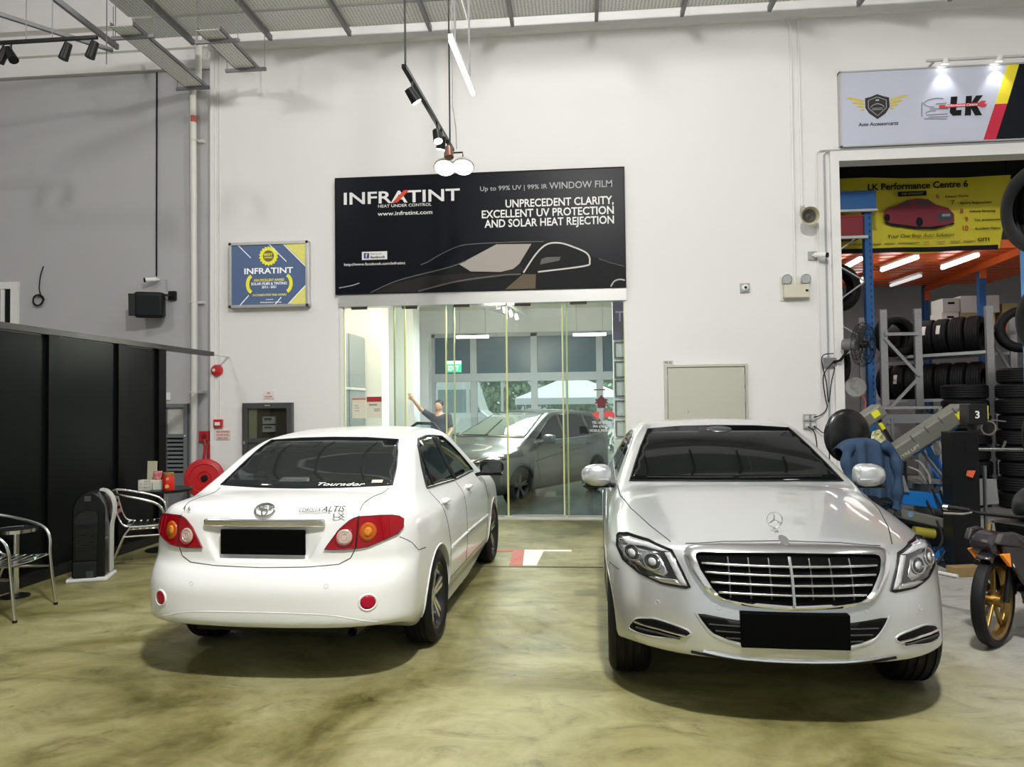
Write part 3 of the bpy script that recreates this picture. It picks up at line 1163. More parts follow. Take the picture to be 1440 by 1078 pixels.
def build_white_sedan():
    car = thing('sedan_car', 'white four-door saloon car seen from behind with blacked-out plate', 'car', (-1.82, 6.45, 0), math.radians(-2))
    sh = sedan_rear_shell()
    f = sh[0]
    W = CM['white']
    shell_obj(sh, W, car)
    underbody(car, -1.95, 2.0, 0.55, 0.24, (-1.3, 1.3))
    # rear glass
    rw = [(-0.615, 1.112), (-0.3, 1.104), (0, 1.102), (0.3, 1.104), (0.615, 1.112), (0.585, 1.22), (0.545, 1.32), (0.505, 1.392), (0.25, 1.408), (0, 1.412), (-0.25, 1.408), (-0.505, 1.392), (-0.545, 1.32), (-0.585, 1.22)]
    g = patch(f, rw, 'rear', 0.003, 0.04).build('rear_window', CM['glass_light'], car, smooth='all')
    seam(car, f, rw, 'rear', 'rear_window_seal', 0.006, CM['trim'], 0.002, True)
    P = onto(f, [(0.13, 1.127), (0.45, 1.127), (0.3, 1.127)], 'rear')
    t = math.atan2(0.6, 0.28)
    text('Tourador', 0.034, mat('white_sticker', (0.85, 0.85, 0.85), 0.6), g, (0.115, P[0][1] - 0.045, 1.115), (PI / 2 - 1.0, 0, 0), 0.33, 0.006, 0.35, name='sticker_lettering', label='white sticker lettering')
    MB().box((0.51, P[1][1] + 0.0, 1.137), (0.075, 0.03, 0.003), (PI / 2 - 1.0, 0, 0)).build('inspection_sticker', mat('pale_sticker', (0.8, 0.6, 0.5), 0.6), g)
    hm = [(-0.2, 1.13), (0.04, 1.13), (0.015, 1.158), (-0.175, 1.158)]
    patch(f, hm, 'rear', 0.005, 0.03).build('high_brake_lamp', mat('dim_brake_lamp', (0.06, 0.065, 0.062), 0.3), g, smooth='all')
    # windscreen and side glass
    wsf = [(-0.66, 1.06), (0, 1.07), (0.66, 1.06), (0.52, 1.385), (0, 1.41), (-0.52, 1.385)]
    patch(f, wsf, 'front', 0.003, 0.05).build('windscreen', CM['glass'], car, smooth='all')
    w_rear = [(-1.20, 1.055), (-1.08, 1.20), (-0.92, 1.335), (-0.76, 1.385), (-0.50, 1.40), (-0.33, 1.395), (-0.30, 1.02)]
    w_front = [(-0.24, 1.02), (-0.27, 1.395), (-0.02, 1.375), (0.16, 1.30), (0.42, 1.15), (0.60, 1.02)]
    for poly in (w_rear, w_front):
        for v, q in both(poly):
            o = patch(f, q, v, 0.003, 0.05).build('side_window', CM['glass'], car, smooth='all')
            seam(o if False else car, f, q, v, 'window_frame', 0.009, CM['trim'], 0.002, True)
    for v, q in both([(-0.335, 1.02), (-0.375, 1.395), (-0.255, 1.395), (-0.225, 1.02)]):
        patch(f, q, v, 0.006, 0.05).build('door_pillar', CM['trim'], car, smooth='all')
    for v in ('right', 'left'):
        seam(car, f, [(-1.0, 1.05), (-0.93, 1.32)], v, 'quarter_glass_divider', 0.008, CM['trim'], 0.003)
        seam(car, f, [(-0.29, 1.02), (-0.25, 0.7), (-0.25, 0.34)], v)
        seam(car, f, [(-1.18, 1.03), (-1.02, 0.80), (-0.93, 0.62), (-0.93, 0.34), (0.78, 0.33), (0.85, 0.75), (0.72, 1.0)], v)
        seam(car, f, [(-0.90, 0.575), (-0.28, 0.575)], v, 'door_moulding', 0.012, W, 0.002)
        seam(car, f, [(-0.22, 0.575), (0.80, 0.56)], v, 'door_moulding', 0.012, W, 0.002)
        seam(car, f, [(-0.90, 0.562), (0.80, 0.547)], v, 'moulding_shadow_gap', 0.004)
        for y in (-0.98, -0.03):
            P = onto(f, [(y - 0.09, 0.935), (y, 0.935), (y + 0.09, 0.935)], v)
            sg = 1 if v == 'right' else -1
            h = MB().tube([(P[0][0], P[0][1], 0.935), (P[0][0] + sg * 0.03, P[0][1] + 0.03, 0.935), (P[2][0] + sg * 0.03, P[2][1] - 0.03, 0.935), (P[2][0], P[2][1], 0.935)], 0.013, 8)
            h.build('door_handle', W, car, smooth=True)
            patch(f, round_poly(y, 0.925, 0.06, 0.028), v, 0.0015, 0.03).build('handle_recess_shade', mat('handle_shadow_paint', (0.6, 0.6, 0.6), 0.4), car, smooth='all')  # grey patch paints the shade of the hollow behind the handle
        mirror(car, f, 0.97 if v == 'right' else -0.97, 0.60, 1.05, 1 if v == 'right' else -1, CM['trim'])
    # rear lamps: lid piece and fender piece
    inner = [(0.385, 0.800), (0.468, 0.917), (0.519, 0.962), (0.545, 0.976), (0.568, 0.983), (0.560, 0.800), (0.50, 0.797)]
    outer = [(0.574, 0.983), (0.684, 0.983), (0.74, 0.977), (0.775, 0.965), (0.797, 0.945), (0.80, 0.90), (0.775, 0.866), (0.691, 0.832), (0.629, 0.808), (0.566, 0.800)]
    for s in (1, -1):
        for k, q in (('lid', inner), ('fender', outer)):
            q = q if s == 1 else mirror_poly(q)
            l = patch(f, q, 'rear', 0.012, 0.02, 0.03).build('tail_lamp', CM['red'], car, smooth=60)
            seam(l, f, q, 'rear', 'lamp_edge', 0.003, mat('dark_red_edge', (0.05, 0.002, 0.004), 0.4), 0.011, True)
            if k == 'lid':
                patch(f, round_poly(s * 0.497, 0.868, 0.045, 0.048), 'rear', 0.017, 0.02, 0.01).build('reverse_lamp', CM['clear'], l, smooth='all')
                seam(l, f, round_poly(s * 0.497, 0.868, 0.05, 0.053), 'rear', 'lamp_ring', 0.005, CM['red'], 0.016, True)
                for rr in (0.032, 0.018):
                    seam(l, f, round_poly(s * 0.497, 0.868, rr, rr * 1.07, 20), 'rear', 'lens_ring', 0.0022, CM['clear'], 0.018, True)
            else:
                patch(f, round_poly(s * 0.625, 0.893, 0.046, 0.055), 'rear', 0.016, 0.02, 0.01).build('turn_lamp', CM['amber'], l, smooth='all')
                patch(f, round_poly(s * 0.625, 0.893, 0.022, 0.028), 'rear', 0.02, 0.02, 0.006).build('turn_lamp_bulb', mat('amber_bulb', (0.60, 0.20, 0.015), 0.12, coat=0.5), l, smooth='all')
                seam(l, f, [(s * 0.69, 0.97), (s * 0.71, 0.845)], 'rear', 'lens_rib', 0.004, CM['red'], 0.012)
                seam(l, f, [(s * 0.73, 0.965), (s * 0.74, 0.86)], 'rear', 'lens_rib', 0.004, CM['red'], 0.012)
    # lid shut line and bumper joint
    seam(car, f, [(0.572, 0.99), (0.572, 0.976), (0.562, 0.80), (0.535, 0.745), (0.47, 0.712), (0.3, 0.70), (0, 0.695), (-0.3, 0.70), (-0.47, 0.712), (-0.535, 0.745), (-0.562, 0.80), (-0.572, 0.976), (-0.572, 0.99)], 'rear')
    for s in (1, -1):
        seam(car, f, [(s * 0.60, -1.58), (s * 0.575, -1.80), (s * 0.575, -1.98), (s * 0.572, -2.075)], 'top')
    for v in ('right', 'left'):
        seam(car, f, [(-1.98, 0.845), (-1.90, 0.80), (-1.82, 0.735), (-1.66, 0.72)], v, 'bumper_joint', 0.003)
    seam(car, f, smooth_poly([(-0.70, 0.372), (-0.60, 0.398), (-0.45, 0.432), (-0.2, 0.447), (0.2, 0.447), (0.45, 0.432), (0.60, 0.398), (0.70, 0.372)], 4, False), 'rear', 'bumper_crease', 0.004, W, -0.002)
    # chrome garnish, plate, emblem, badges
    P = onto(f, resample([(-0.385, 0.953), (0.385, 0.953)], 0.04, False), 'rear')
    MB().tube([(q[0], q[1] - 0.012, q[2]) for q in P], 0.02, flat=(0.045, 0.03, (0, 1, 0))).build('chrome_garnish', CM['chrome'], car, smooth=30, bevel=0.012)
    MB().bx(-0.268, 0.268, -2.182, -2.165, 0.765, 0.915).build('number_plate', CM['plate'], car, bevel=0.006)
    P = onto(f, [(0, 1.028), (0, 1.045), (0, 1.01)], 'rear')
    cy, cz = P[0][1] - 0.012, 1.028
    til = math.atan2(P[1][1] - P[2][1], 0.035)
    em = MB()
    R = Matrix.Rotation(-til * 0.7, 3, 'X')

    def ring(cx, cv, rx, rv, r, n=32):
        pts = []
        for i in range(n):
            t = 2 * PI * i / n
            q = R @ Vector((cx + rx * math.cos(t), 0, cv + rv * math.sin(t)))
            pts.append((q.x, q.y + cy, q.z + cz))
        em.tube(pts, r, 8, True)
    ring(0, 0, 0.062, 0.042, 0.006)
    ring(0, 0.019, 0.040, 0.016, 0.005)
    ring(0, 0.0, 0.018, 0.038, 0.005)
    em.build('emblem', CM['satin'], car, smooth=True)
    bt = mat('badge_chrome', (0.10, 0.10, 0.10), 0.3, metal=0.5)
    for s, x, z, w, h, sh_ in (('1.6', -0.548, 1.016, 0.05, 0.026, 0), ('COROLLA', 0.218, 1.018, 0.13, 0.022, 0.3), ('ALTIS', 0.352, 1.018, 0.145, 0.033, 0.4), ('LX', 0.43, 0.985, 0.07, 0.024, 0)):
        P = onto(f, [(x, z), (x + w, z)], 'rear')
        a = math.atan2(P[1][1] - P[0][1], w)
        text(s, h, bt, car, (x, P[0][1] - 0.016, z), (PI / 2 - 0.15, 0, a), w, 0.006, sh_, name='badge_lettering')
    for x, z in ((0.652, 0.497), (-0.652, 0.497)):
        patch(f, round_poly(x, z, 0.040, 0.040), 'rear', 0.004, 0.02, 0.01).build('rear_reflector', CM['reflector'], car, smooth='all')
        seam(car, f, round_poly(x, z, 0.046, 0.046), 'rear', 'reflector_rim', 0.007, W, 0.0, True)
    for x in (-0.42, 0.42):
        seam(car, f, round_poly(x, 0.60, 0.012, 0.012, 14), 'rear', 'parking_sensor', 0.002, mat('sensor_rim', (.55, .55, .55), .5), 0, True)
    MB().cyl((0.55, -2.16, 0.315), (0.55, -1.8, 0.30), 0.028, 14, caps=False).build('exhaust_tip', mat('exhaust_steel', (0.12, 0.12, 0.12), 0.35, metal=0.9), car, smooth=True)
    # front end (seen only from the far side)
    for s in (1, -1):
        q = [(0.42, 0.68), (0.78, 0.72), (0.74, 0.83), (0.45, 0.77)]
        patch(f, q if s == 1 else mirror_poly(q), 'front', 0.005, 0.03).build('headlamp', CM['lampchrome'], car, smooth='all')
    patch(f, [(-0.38, 0.62), (0.38, 0.62), (0.38, 0.73), (-0.38, 0.73)], 'front', 0.004, 0.04).build('front_grille', CM['trim'], car, smooth='all')
    rimb = mat('black_alloy', (0.012, 0.012, 0.013), 0.3)
    rimf = mat('machined_alloy', (0.75, 0.75, 0.76), 0.2, metal=0.9)
    for y in (-1.3, 1.3):
        for s in (-1, 1):
            wheel(car, s * 0.782, y, 0.316, 0.205, 0.222, ((-0.3, -0.13), (0.3, 0.13)), CM['rubber'], rimb, rimf, s)
            arch_lip(f, y, 0.352, 0.315, s, W, car)
    return car


def half_both(h):
    """closed outline from the x>0 half, listed from top centre to bottom centre"""
    return h + [(-x, z) for x, z in h[::-1] if x > 1e-6]


def band(f, out, inn, view, n=120, lift=0.02, base=-0.004):
    """raised frame between two outlines"""
    def rs(poly):
        q = np.array(poly + [poly[0]])
        L = np.concatenate([[0], np.cumsum(np.linalg.norm(np.diff(q, axis=0), axis=1))])
        t = np.linspace(0, L[-1], n, endpoint=False)
        return [(np.interp(u, L, q[:, 0]), np.interp(u, L, q[:, 1])) for u in t]
    o, i = rs(out), rs(inn)
    mid = [((a[0] + b[0]) / 2, (a[1] + b[1]) / 2) for a, b in zip(o, i)]
    rows = []
    for pl, of in ((o, base), (o, lift * 0.75), (mid, lift), (i, lift * 0.7), (i, base - 0.01)):
        P = onto(f, pl, view)
        rows.append(P + unit(grad(f, P)) * of)
    mb = MB()
    V = [tuple(q) for r in rows for q in r]
    F = [(r * n + k, r * n + (k + 1) % n, (r + 1) * n + (k + 1) % n, (r + 1) * n + k) for r in range(4) for k in range(n)]
    return mb.add(V, F)


def build_silver_limo():
    car = thing('limousine_car', 'large silver saloon car facing the camera with chrome grille and star emblem', 'car', (1.145, 6.15, 0), math.radians(178))
    sh = limo_shell()
    f = sh[0]
    S = CM['silver']
    shell_obj(sh, S, car)
    underbody(car, -2.3, 1.35, 0.58, 0.24, (-1.52,))
    ws = half_both([(0, 1.452), (0.3, 1.447), (0.565, 1.428), (0.64, 1.30), (0.695, 1.19), (0.745, 1.078), (0.4, 1.086), (0, 1.088)])
    g = patch(f, ws, 'front', 0.004, 0.04).build('windscreen', CM['glass'], car, smooth='all')
    seam(car, f, ws, 'front', 'windscreen_seal', 0.007, CM['trim'], 0.002, True)
    for a, b in (((0.62, 1.095), (0.02, 1.10)), ((-0.02, 1.098), (-0.6, 1.10))):
        seam(g, f, [a, b], 'front', 'wiper', 0.008, CM['trim'], 0.012)
    patch(f, round_poly(0, 1.425, 0.10, 0.022), 'front', 0.006, 0.03).build('sensor_cover', mat('sensor_cover_grey', (0.03, 0.035, 0.035), 0.3), g, smooth='all')
    # side glass
    wf = [(0.42, 1.075), (0.16, 1.22), (-0.10, 1.33), (-0.25, 1.355), (-0.45, 1.365), (-0.45, 1.06)]
    wr = [(-0.53, 1.06), (-0.52, 1.368), (-0.95, 1.36), (-1.3, 1.30), (-1.55, 1.17), (-1.60, 1.09)]
    for poly in (wf, wr):
        for v, q in both(poly):
            patch(f, q, v, 0.003, 0.05).build('side_window', CM['glass'], car, smooth='all')
    for v in ('right', 'left'):
        seam(car, f, [(0.5, 1.05), (0.16, 1.245), (-0.10, 1.353), (-0.5, 1.392), (-0.95, 1.384), (-1.33, 1.32), (-1.62, 1.16)], v, 'window_chrome', 0.008, CM['chrome'], 0.002)
        seam(car, f, [(0.5, 1.045), (-1.65, 1.05)], v, 'belt_chrome', 0.007, CM['chrome'], 0.002)
        patch(f, [(-0.43, 1.06), (-0.43, 1.366), (-0.55, 1.368), (-0.55, 1.06)], v, 0.005, 0.04).build('door_pillar', CM['trim'], car, smooth='all')
        seam(car, f, [(0.55, 1.03), (0.62, 0.8), (0.60, 0.42), (0.5, 0.28)], v)
        seam(car, f, [(-0.50, 1.04), (-0.50, 0.3)], v)
        seam(car, f, [(1.05, 0.36), (-1.0, 0.34)], v, 'sill_line', 0.006, CM['chrome'])
        seam(car, f, [(1.1, 0.86), (0, 0.90), (-1.6, 0.92)], v, 'flank_crease', 0.006, S, -0.001)
        for y in (-0.3, -1.35):
            P = onto(f, [(y - 0.11, 0.93), (y + 0.11, 0.93)], v)
            sg = 1 if v == 'right' else -1
            MB().tube([P[0], (P[0][0] + sg * 0.035, P[0][1] + 0.03, 0.93), (P[1][0] + sg * 0.035, P[1][1] - 0.03, 0.93), P[1]], 0.013, 8).build('door_handle', S, car, smooth=True)
        sg = 1 if v == 'right' else -1
        m = mirror(car, f, sg * 0.99, 0.52, 1.10, sg, S, (0.115, 0.09, 0.085))
        MB().tube([(sg * 0.90, 0.605, 1.072), (sg * 1.0, 0.60, 1.075), (sg * 1.085, 0.56, 1.082)], 0.009, 8).build('mirror_repeater', CM['lampled'], m, smooth=True)
    # bonnet shut lines and creases
    for s in (1, -1):
        seam(car, f, [(s * 0.835, 0.72), (s * 0.82, 0.95), (s * 0.765, 1.35), (s * 0.665, 1.78), (s * 0.575, 2.07)], 'top', 'bonnet_shut_line', 0.004)
    seam(car, f, half_both([(0, 0.905), (0.3, 0.899), (0.5, 0.885)])[:3] + [], 'front', 'bonnet_front_edge', 0.004)
    seam(car, f, [(0, 0.905), (-0.3, 0.899), (-0.5, 0.885)], 'front', 'bonnet_front_edge', 0.004)
    # radiator grille
    go = half_both([(0, 0.888), (0.3, 0.883), (0.455, 0.874), (0.500, 0.862), (0.512, 0.842), (0.487, 0.780), (0.428, 0.692), (0.39, 0.655), (0.345, 0.635), (0.22, 0.612), (0, 0.600)])
    gi = half_both([(0, 0.854), (0.3, 0.851), (0.43, 0.847), (0.452, 0.843), (0.458, 0.833), (0.438, 0.777), (0.383, 0.688), (0.355, 0.660), (0.318, 0.645), (0.21, 0.632), (0, 0.621)])
    gr = patch(f, gi, 'front', 0.003, 0.03).build('radiator_grille', CM['plate'], car, smooth='all')
    band(f, go, gi, 'front', 140, 0.03).build('grille_surround', CM['chrome'], gr, smooth=50)
    for z, w in ((0.808, 0.432), (0.766, 0.418), (0.720, 0.392), (0.674, 0.358)):
        P = onto(f, resample([(-w, z + 0.004), (0, z), (w, z + 0.004)], 0.03, False), 'front')
        MB().tube([(q[0], q[1] + 0.012, q[2]) for q in P], 0.01, flat=(0.011, 0.03, (0, 1, 0))).build('grille_bar', CM['satin'], gr, smooth=30, bevel=0.003)
    for x in (0.1, 0.2, 0.3, -0.1, -0.2, -0.3):
        seam(gr, f, [(x, 0.84), (x, 0.65)], 'front', 'grille_strut', 0.004, mat('dark_strut', (0.05, 0.05, 0.05), 0.4), 0.004)
    P = onto(f, [(0, 0.85), (0, 0.76), (0, 0.625)], 'front')
    MB().tube([(q[0], q[1] + 0.02, q[2]) for q in P], 0.01, flat=(0.016, 0.03, (0, 1, 0))).build('grille_centre_bar', CM['satin'], gr, smooth=30, bevel=0.004)
    # star on its stalk and round badge
    P = onto(f, [(0, 1.98)], 'top')[0]
    zc = P[2] + 0.062
    st = MB()
    st.tube([(0.041 * math.cos(2 * PI * i / 36), P[1] - 0.012, zc + 0.041 * math.sin(2 * PI * i / 36)) for i in range(36)], 0.0035, 8, True)
    for k in range(3):
        a = PI / 2 + k * 2 * PI / 3
        st.cyl((0, P[1] - 0.012, zc), (0.041 * math.cos(a), P[1] - 0.012, zc + 0.041 * math.sin(a)), 0.0075, 4, 0.0012)
    st.cyl((0, P[1] - 0.012, P[2] - 0.004), (0, P[1] - 0.012, zc - 0.04), 0.006, 8)
    st.lathe([(0.0, 0.014), (0.012, 0.010), (0.026, 0.0)], (0, P[1] - 0.012, P[2] - 0.002), (0, 0, 1), 16)
    st.build('star_emblem', CM['chrome'], car, smooth=True)
    patch(f, round_poly(0, 0.892, 0.024, 0.014), 'front', 0.032, 0.02, 0.03).build('round_badge', CM['satin'], gr, smooth=40)
    # headlamps
    hl = [(0.860, 0.861), (0.845, 0.873), (0.800, 0.884), (0.690, 0.881), (0.574, 0.853), (0.548, 0.804), (0.494, 0.686), (0.515, 0.678), (0.640, 0.685), (0.748, 0.715), (0.831, 0.760), (0.864, 0.82)]
    for s in (1, -1):
        mp = (lambda q: q) if s == 1 else mirror_poly
        l = patch(f, mp(hl), 'front', 0.004, 0.025).build('headlamp', CM['lampdark'], car, smooth='all')
        seam(l, f, mp(hl), 'front', 'lamp_edge', 0.004, CM['trim'], 0.004, True)
        patch(f, mp([(0.835, 0.862), (0.79, 0.874), (0.69, 0.870), (0.59, 0.845), (0.63, 0.842), (0.72, 0.852), (0.80, 0.845)]), 'front', 0.008, 0.02, 0.006).build('light_guide', CM['lampled'], l, smooth='all')
        patch(f, mp([(0.583, 0.842), (0.558, 0.80), (0.507, 0.690), (0.540, 0.690), (0.592, 0.80), (0.612, 0.838)]), 'front', 0.008, 0.02, 0.006).build('light_guide', CM['lampled'], l, smooth='all')
        patch(f, mp([(0.84, 0.835), (0.78, 0.84), (0.69, 0.835), (0.635, 0.82), (0.60, 0.745), (0.62, 0.72), (0.72, 0.745), (0.80, 0.78)]), 'front', 0.007, 0.02, 0.006).build('lamp_reflector', CM['lampchrome'], l, smooth='all')
        for cx, cz, r in ((0.775, 0.808, 0.036), (0.672, 0.785, 0.038)):
            patch(f, round_poly(s * cx, cz, r, r * 0.95), 'front', 0.012, 0.02, 0.012).build('projector_lens', CM['lampdark'], l, smooth='all')
            seam(l, f, round_poly(s * cx, cz, r + 0.004, r), 'front', 'projector_ring', 0.004, CM['lampchrome'], 0.012, True)
            patch(f, round_poly(s * cx, cz, r * 0.5, r * 0.5, 16), 'front', 0.016, 0.02, 0.006).build('lens_centre', CM['lampled'], l, smooth='all')
        patch(f, mp([(0.56, 0.715), (0.53, 0.688), (0.63, 0.692), (0.70, 0.708), (0.66, 0.716)]), 'front', 0.008, 0.02, 0.006).build('lower_reflector', CM['lampchrome'], l, smooth='all')
    # bumper: lower intake, side intakes, plate, chrome lip
    ink = half_both([(0, 0.535), (0.285, 0.545), (0.43, 0.562), (0.475, 0.560), (0.44, 0.52), (0.39, 0.471), (0.32, 0.447), (0.22, 0.428), (0, 0.420)])
    ia = patch(f, ink, 'front', 0.002, 0.03).build('lower_intake', mat('intake_black', (0.003, 0.003, 0.003), 0.5, spec=0.1), car, smooth='all')
    for z, w in ((0.455, 0.33), (0.485, 0.38), (0.515, 0.41)):
        seam(ia, f, [(-w, z), (w, z)], 'front', 'intake_slat', 0.004, CM['gap'], 0.004)
    seam(car, f, half_both([(0, 0.60), (0, 0.6)])[:0] + smooth_poly([(0.475, 0.568), (0.44, 0.515), (0.39, 0.462), (0.32, 0.437), (0.22, 0.419), (0, 0.411), (-0.22, 0.419), (-0.32, 0.437), (-0.39, 0.462), (-0.44, 0.515), (-0.475, 0.568)], 4, False), 'front', 'intake_lip', 0.007, S, 0.0)
    MB().bx(-0.262, 0.262, 2.30, 2.375, 0.418, 0.592).build('number_plate', CM['plate'], car, bevel=0.006)
    fg = [(0.805, 0.415), (0.775, 0.468), (0.725, 0.490), (0.66, 0.500), (0.53, 0.478), (0.502, 0.450), (0.57, 0.422), (0.70, 0.402), (0.78, 0.400)]
    for s in (1, -1):
        mp = (lambda q: q) if s == 1 else mirror_poly
        fi = patch(f, mp(smooth_poly(fg, 4)), 'front', 0.003, 0.025).build('side_intake', mat('intake_black', (0.003, 0.003, 0.003), 0.5, spec=0.1), car, smooth='all')
        seam(fi, f, mp(smooth_poly(fg, 4)), 'front', 'intake_rim', 0.006, S, 0.0, True)
        for a, b in (((0.775, 0.452), (0.515, 0.440)), ((0.765, 0.428), (0.55, 0.425))):
            c = ((a[0] + b[0]) / 2, (a[1] + b[1]) / 2 + 0.006)
            seam(fi, f, [(s * a[0], a[1]), (s * c[0], c[1]), (s * b[0], b[1])], 'front', 'intake_bar', 0.006, CM['chrome'] if a[1] > 0.44 else CM['gap'], 0.008)
    seam(car, f, smooth_poly([(0.44, 0.375), (0.25, 0.357), (0, 0.352), (-0.25, 0.357), (-0.44, 0.375)], 5, False), 'front', 'chrome_lip', 0.007, CM['chrome'], 0.004)
    seam(car, f, smooth_poly([(0.5, 0.365), (0.25, 0.345), (0, 0.340), (-0.25, 0.345), (-0.5, 0.365)], 5, False), 'front', 'lip_gap', 0.008, CM['trim'], 0.0)
    for x in (0.36, -0.36, 0.66, -0.66):
        z = 0.60 if abs(x) < 0.5 else 0.585
        seam(car, f, round_poly(x, z, 0.012, 0.012, 14), 'front', 'parking_sensor', 0.002, mat('sensor_rim_silver', (.4, .4, .4), .5), 0.0, True)
    for v in ('right', 'left'):
        seam(car, f, [(1.93, 0.70), (1.80, 0.715), (1.86, 0.74)][:2], v, 'bumper_joint', 0.003)
    rims = mat('silver_alloy', (0.5, 0.5, 0.51), 0.25, metal=0.9)
    for y in (-1.52, 1.52):
        for s in (-1, 1):
            wheel(car, s * 0.795, y, 0.352, 0.245, 0.235, ((0, -0.1), (0, 0.1)), CM['rubber'], rims, rims, s)
            arch_lip(f, y, 0.395, 0.35, s, S, car)
    return car


def build_grey_hatch():
    # front axle near (-0.91, 12.0), rear axle near (0.25, 14.3)
    car = thing('hatchback_car', 'dark grey hatchback parked inside the glass-fronted room', 'car', (-1.03, 13.33, 0.005), math.radians(180 - 29.5))
    sh = hatch_shell()
    f = sh[0]
    G = CM['grey']
    shell_obj(sh, G, car, 0.026)
    underbody(car, -1.8, 1.8, 0.55, 0.22, (-1.28, 1.28))
    ws = half_both([(0, 1.50), (0.3, 1.495), (0.52, 1.475), (0.66, 1.20), (0.70, 1.085), (0.35, 1.095), (0, 1.10)])
    g = patch(f, ws, 'front', 0.004, 0.05).build('windscreen', mat('clear_car_glass', (0.12, 0.15, 0.14), 0.04, spec=0.8), car, smooth='all')
    seam(car, f, ws, 'front', 'windscreen_seal', 0.012, CM['trim'], 0.002, True)
    seam(g, f, [(0.6, 1.11), (0.0, 1.115)], 'front', 'wiper', 0.008, CM['trim'], 0.012)
    seam(g, f, [(0.05, 1.11), (0.12, 1.36)], 'front', 'wiper', 0.008, CM['trim'], 0.02)
    wf = [(0.72, 1.045), (0.45, 1.20), (0.10, 1.38), (-0.10, 1.44), (-0.22, 1.455), (-0.24, 1.03)]
    wr = [(-0.30, 1.03), (-0.28, 1.46), (-0.9, 1.455), (-1.1, 1.44), (-1.18, 1.06)]
    wq = [(-1.26, 1.08), (-1.2, 1.42), (-1.5, 1.38), (-1.72, 1.2), (-1.6, 1.12)]
    for poly in (wf, wr, wq):
        for v, q in both(poly):
            patch(f, q, v, 0.003, 0.05).build('side_window', CM['glass'], car, smooth='all')
    for v in ('right', 'left'):
        sg = 1 if v == 'right' else -1
        seam(car, f, [(0.80, 1.0), (0.4, 1.01), (-1.2, 1.03), (-1.7, 1.09)], v, 'belt_chrome', 0.007, CM['chrome'], 0.003)
        seam(car, f, [(0.78, 1.0), (0.80, 0.6), (0.7, 0.3)], v)
        seam(car, f, [(-0.27, 1.0), (-0.27, 0.3)], v)
        seam(car, f, [(0.85, 0.70), (0, 0.80), (-1.3, 0.86)], v, 'flank_crease', 0.01, G, 0.0)
        for y in (-0.1, -1.05):
            P = onto(f, [(y - 0.1, 0.90), (y + 0.1, 0.90)], v)
            MB().tube([P[0], (P[0][0] + sg * 0.035, P[0][1] + 0.03, 0.90), (P[1][0] + sg * 0.035, P[1][1] - 0.03, 0.90), P[1]], 0.013, 8).build('door_handle', G, car, smooth=True)
        mirror(car, f, sg * 0.99, 0.62, 1.06, sg, G, (0.12, 0.07, 0.075))
    for s in (1, -1):
        q = [(0.82, 0.80), (0.76, 0.84), (0.62, 0.82), (0.40, 0.74), (0.42, 0.70), (0.6, 0.70), (0.78, 0.73)]
        l = patch(f, q if s == 1 else mirror_poly(q), 'front', 0.005, 0.03).build('headlamp', CM['lampdark'], car, smooth='all')
        q = [(0.78, 0.79), (0.70, 0.81), (0.55, 0.775), (0.47, 0.735), (0.62, 0.735), (0.74, 0.755)]
        patch(f, q if s == 1 else mirror_poly(q), 'front', 0.01, 0.03).build('lamp_reflector', CM['lampchrome'], l, smooth='all')
        q = round_poly(0.62, 0.42, 0.10, 0.06)
        patch(f, q if s == 1 else mirror_poly(q), 'front', 0.004, 0.03).build('fog_lamp_pocket', CM['trim'], car, smooth='all')
    gr = patch(f, [(-0.40, 0.66), (0.40, 0.66), (0.40, 0.73), (-0.40, 0.73)], 'front', 0.004, 0.04).build('radiator_grille', CM['trim'], car, smooth='all')
    seam(gr, f, [(-0.4, 0.735), (0.4, 0.735)], 'front', 'grille_chrome', 0.01, CM['chrome'], 0.004)
    patch(f, [(-0.45, 0.33), (0.45, 0.33), (0.40, 0.50), (-0.40, 0.50)], 'front', 0.004, 0.04).build('lower_intake', CM['trim'], car, smooth='all')
    dark = mat('dark_alloy', (0.10, 0.10, 0.10), 0.3, metal=0.7)
    for y in (-1.28, 1.28):
        for s in (-1, 1):
            wheel(car, s * 0.77, y, 0.315, 0.2, 0.215, ((0, -0.14), (0, 0.14)), CM['rubber'], CM['trim'], dark, s)
            arch_lip(f, y, 0.352, 0.315, s, G, car)
    return car
# ------------------------------------------------------------------ the cars
build_white_sedan()
build_silver_limo()
build_grey_hatch()
# ------------------------------------------------------------------ shop sign above the glass doors
ink = lambda n, c, r=0.6: mat(n, c, r)
wht = ink('print_white', (0.80, 0.80, 0.78))
blk = mat('print_black', (0.006, 0.006, 0.007), 0.6, spec=0.2)
grey_txt = ink('print_silver', (0.42, 0.43, 0.44))
sg = thing('shop_sign', 'large black window film sign with printed car above glass doors', 'sign', (-1.41, WALL, 4.16))
wp('sign_board', MB().bx(-3.535, 0.71, 10.53, WALL - 0.002, 3.305, 5.03), mat('sign_navy_black', (0.004, 0.005, 0.009), 0.35, spec=0.15), sg)
wp('sign_edge', MB().bx(-3.545, 0.72, 10.525, 10.545, 5.025, 5.04).bx(-3.545, 0.72, 10.525, 10.545, 3.30, 3.31).bx(-3.545, -3.533, 10.525, 10.545, 3.30, 5.04).bx(0.708, 0.72, 10.525, 10.545, 3.30, 5.04), blk, sg)
Y0 = 10.53
wtext('INFRATINT', 0.175, wht, sg, (-3.41, Y0, 4.64), width=1.74, bold=0.016, shear=0.0)
wp('red_slash', MB().prism([(-2.68, 4.64), (-2.50, 4.82), (-2.42, 4.82), (-2.60, 4.64)], FL(Y0 - 0.001), 0.003), ink('print_red', (0.62, 0.06, 0.03)), sg)
wtext('HEAT UNDER CONTROL', 0.042, wht, sg, (-2.89, Y0, 4.575), width=0.80, bold=0.008)
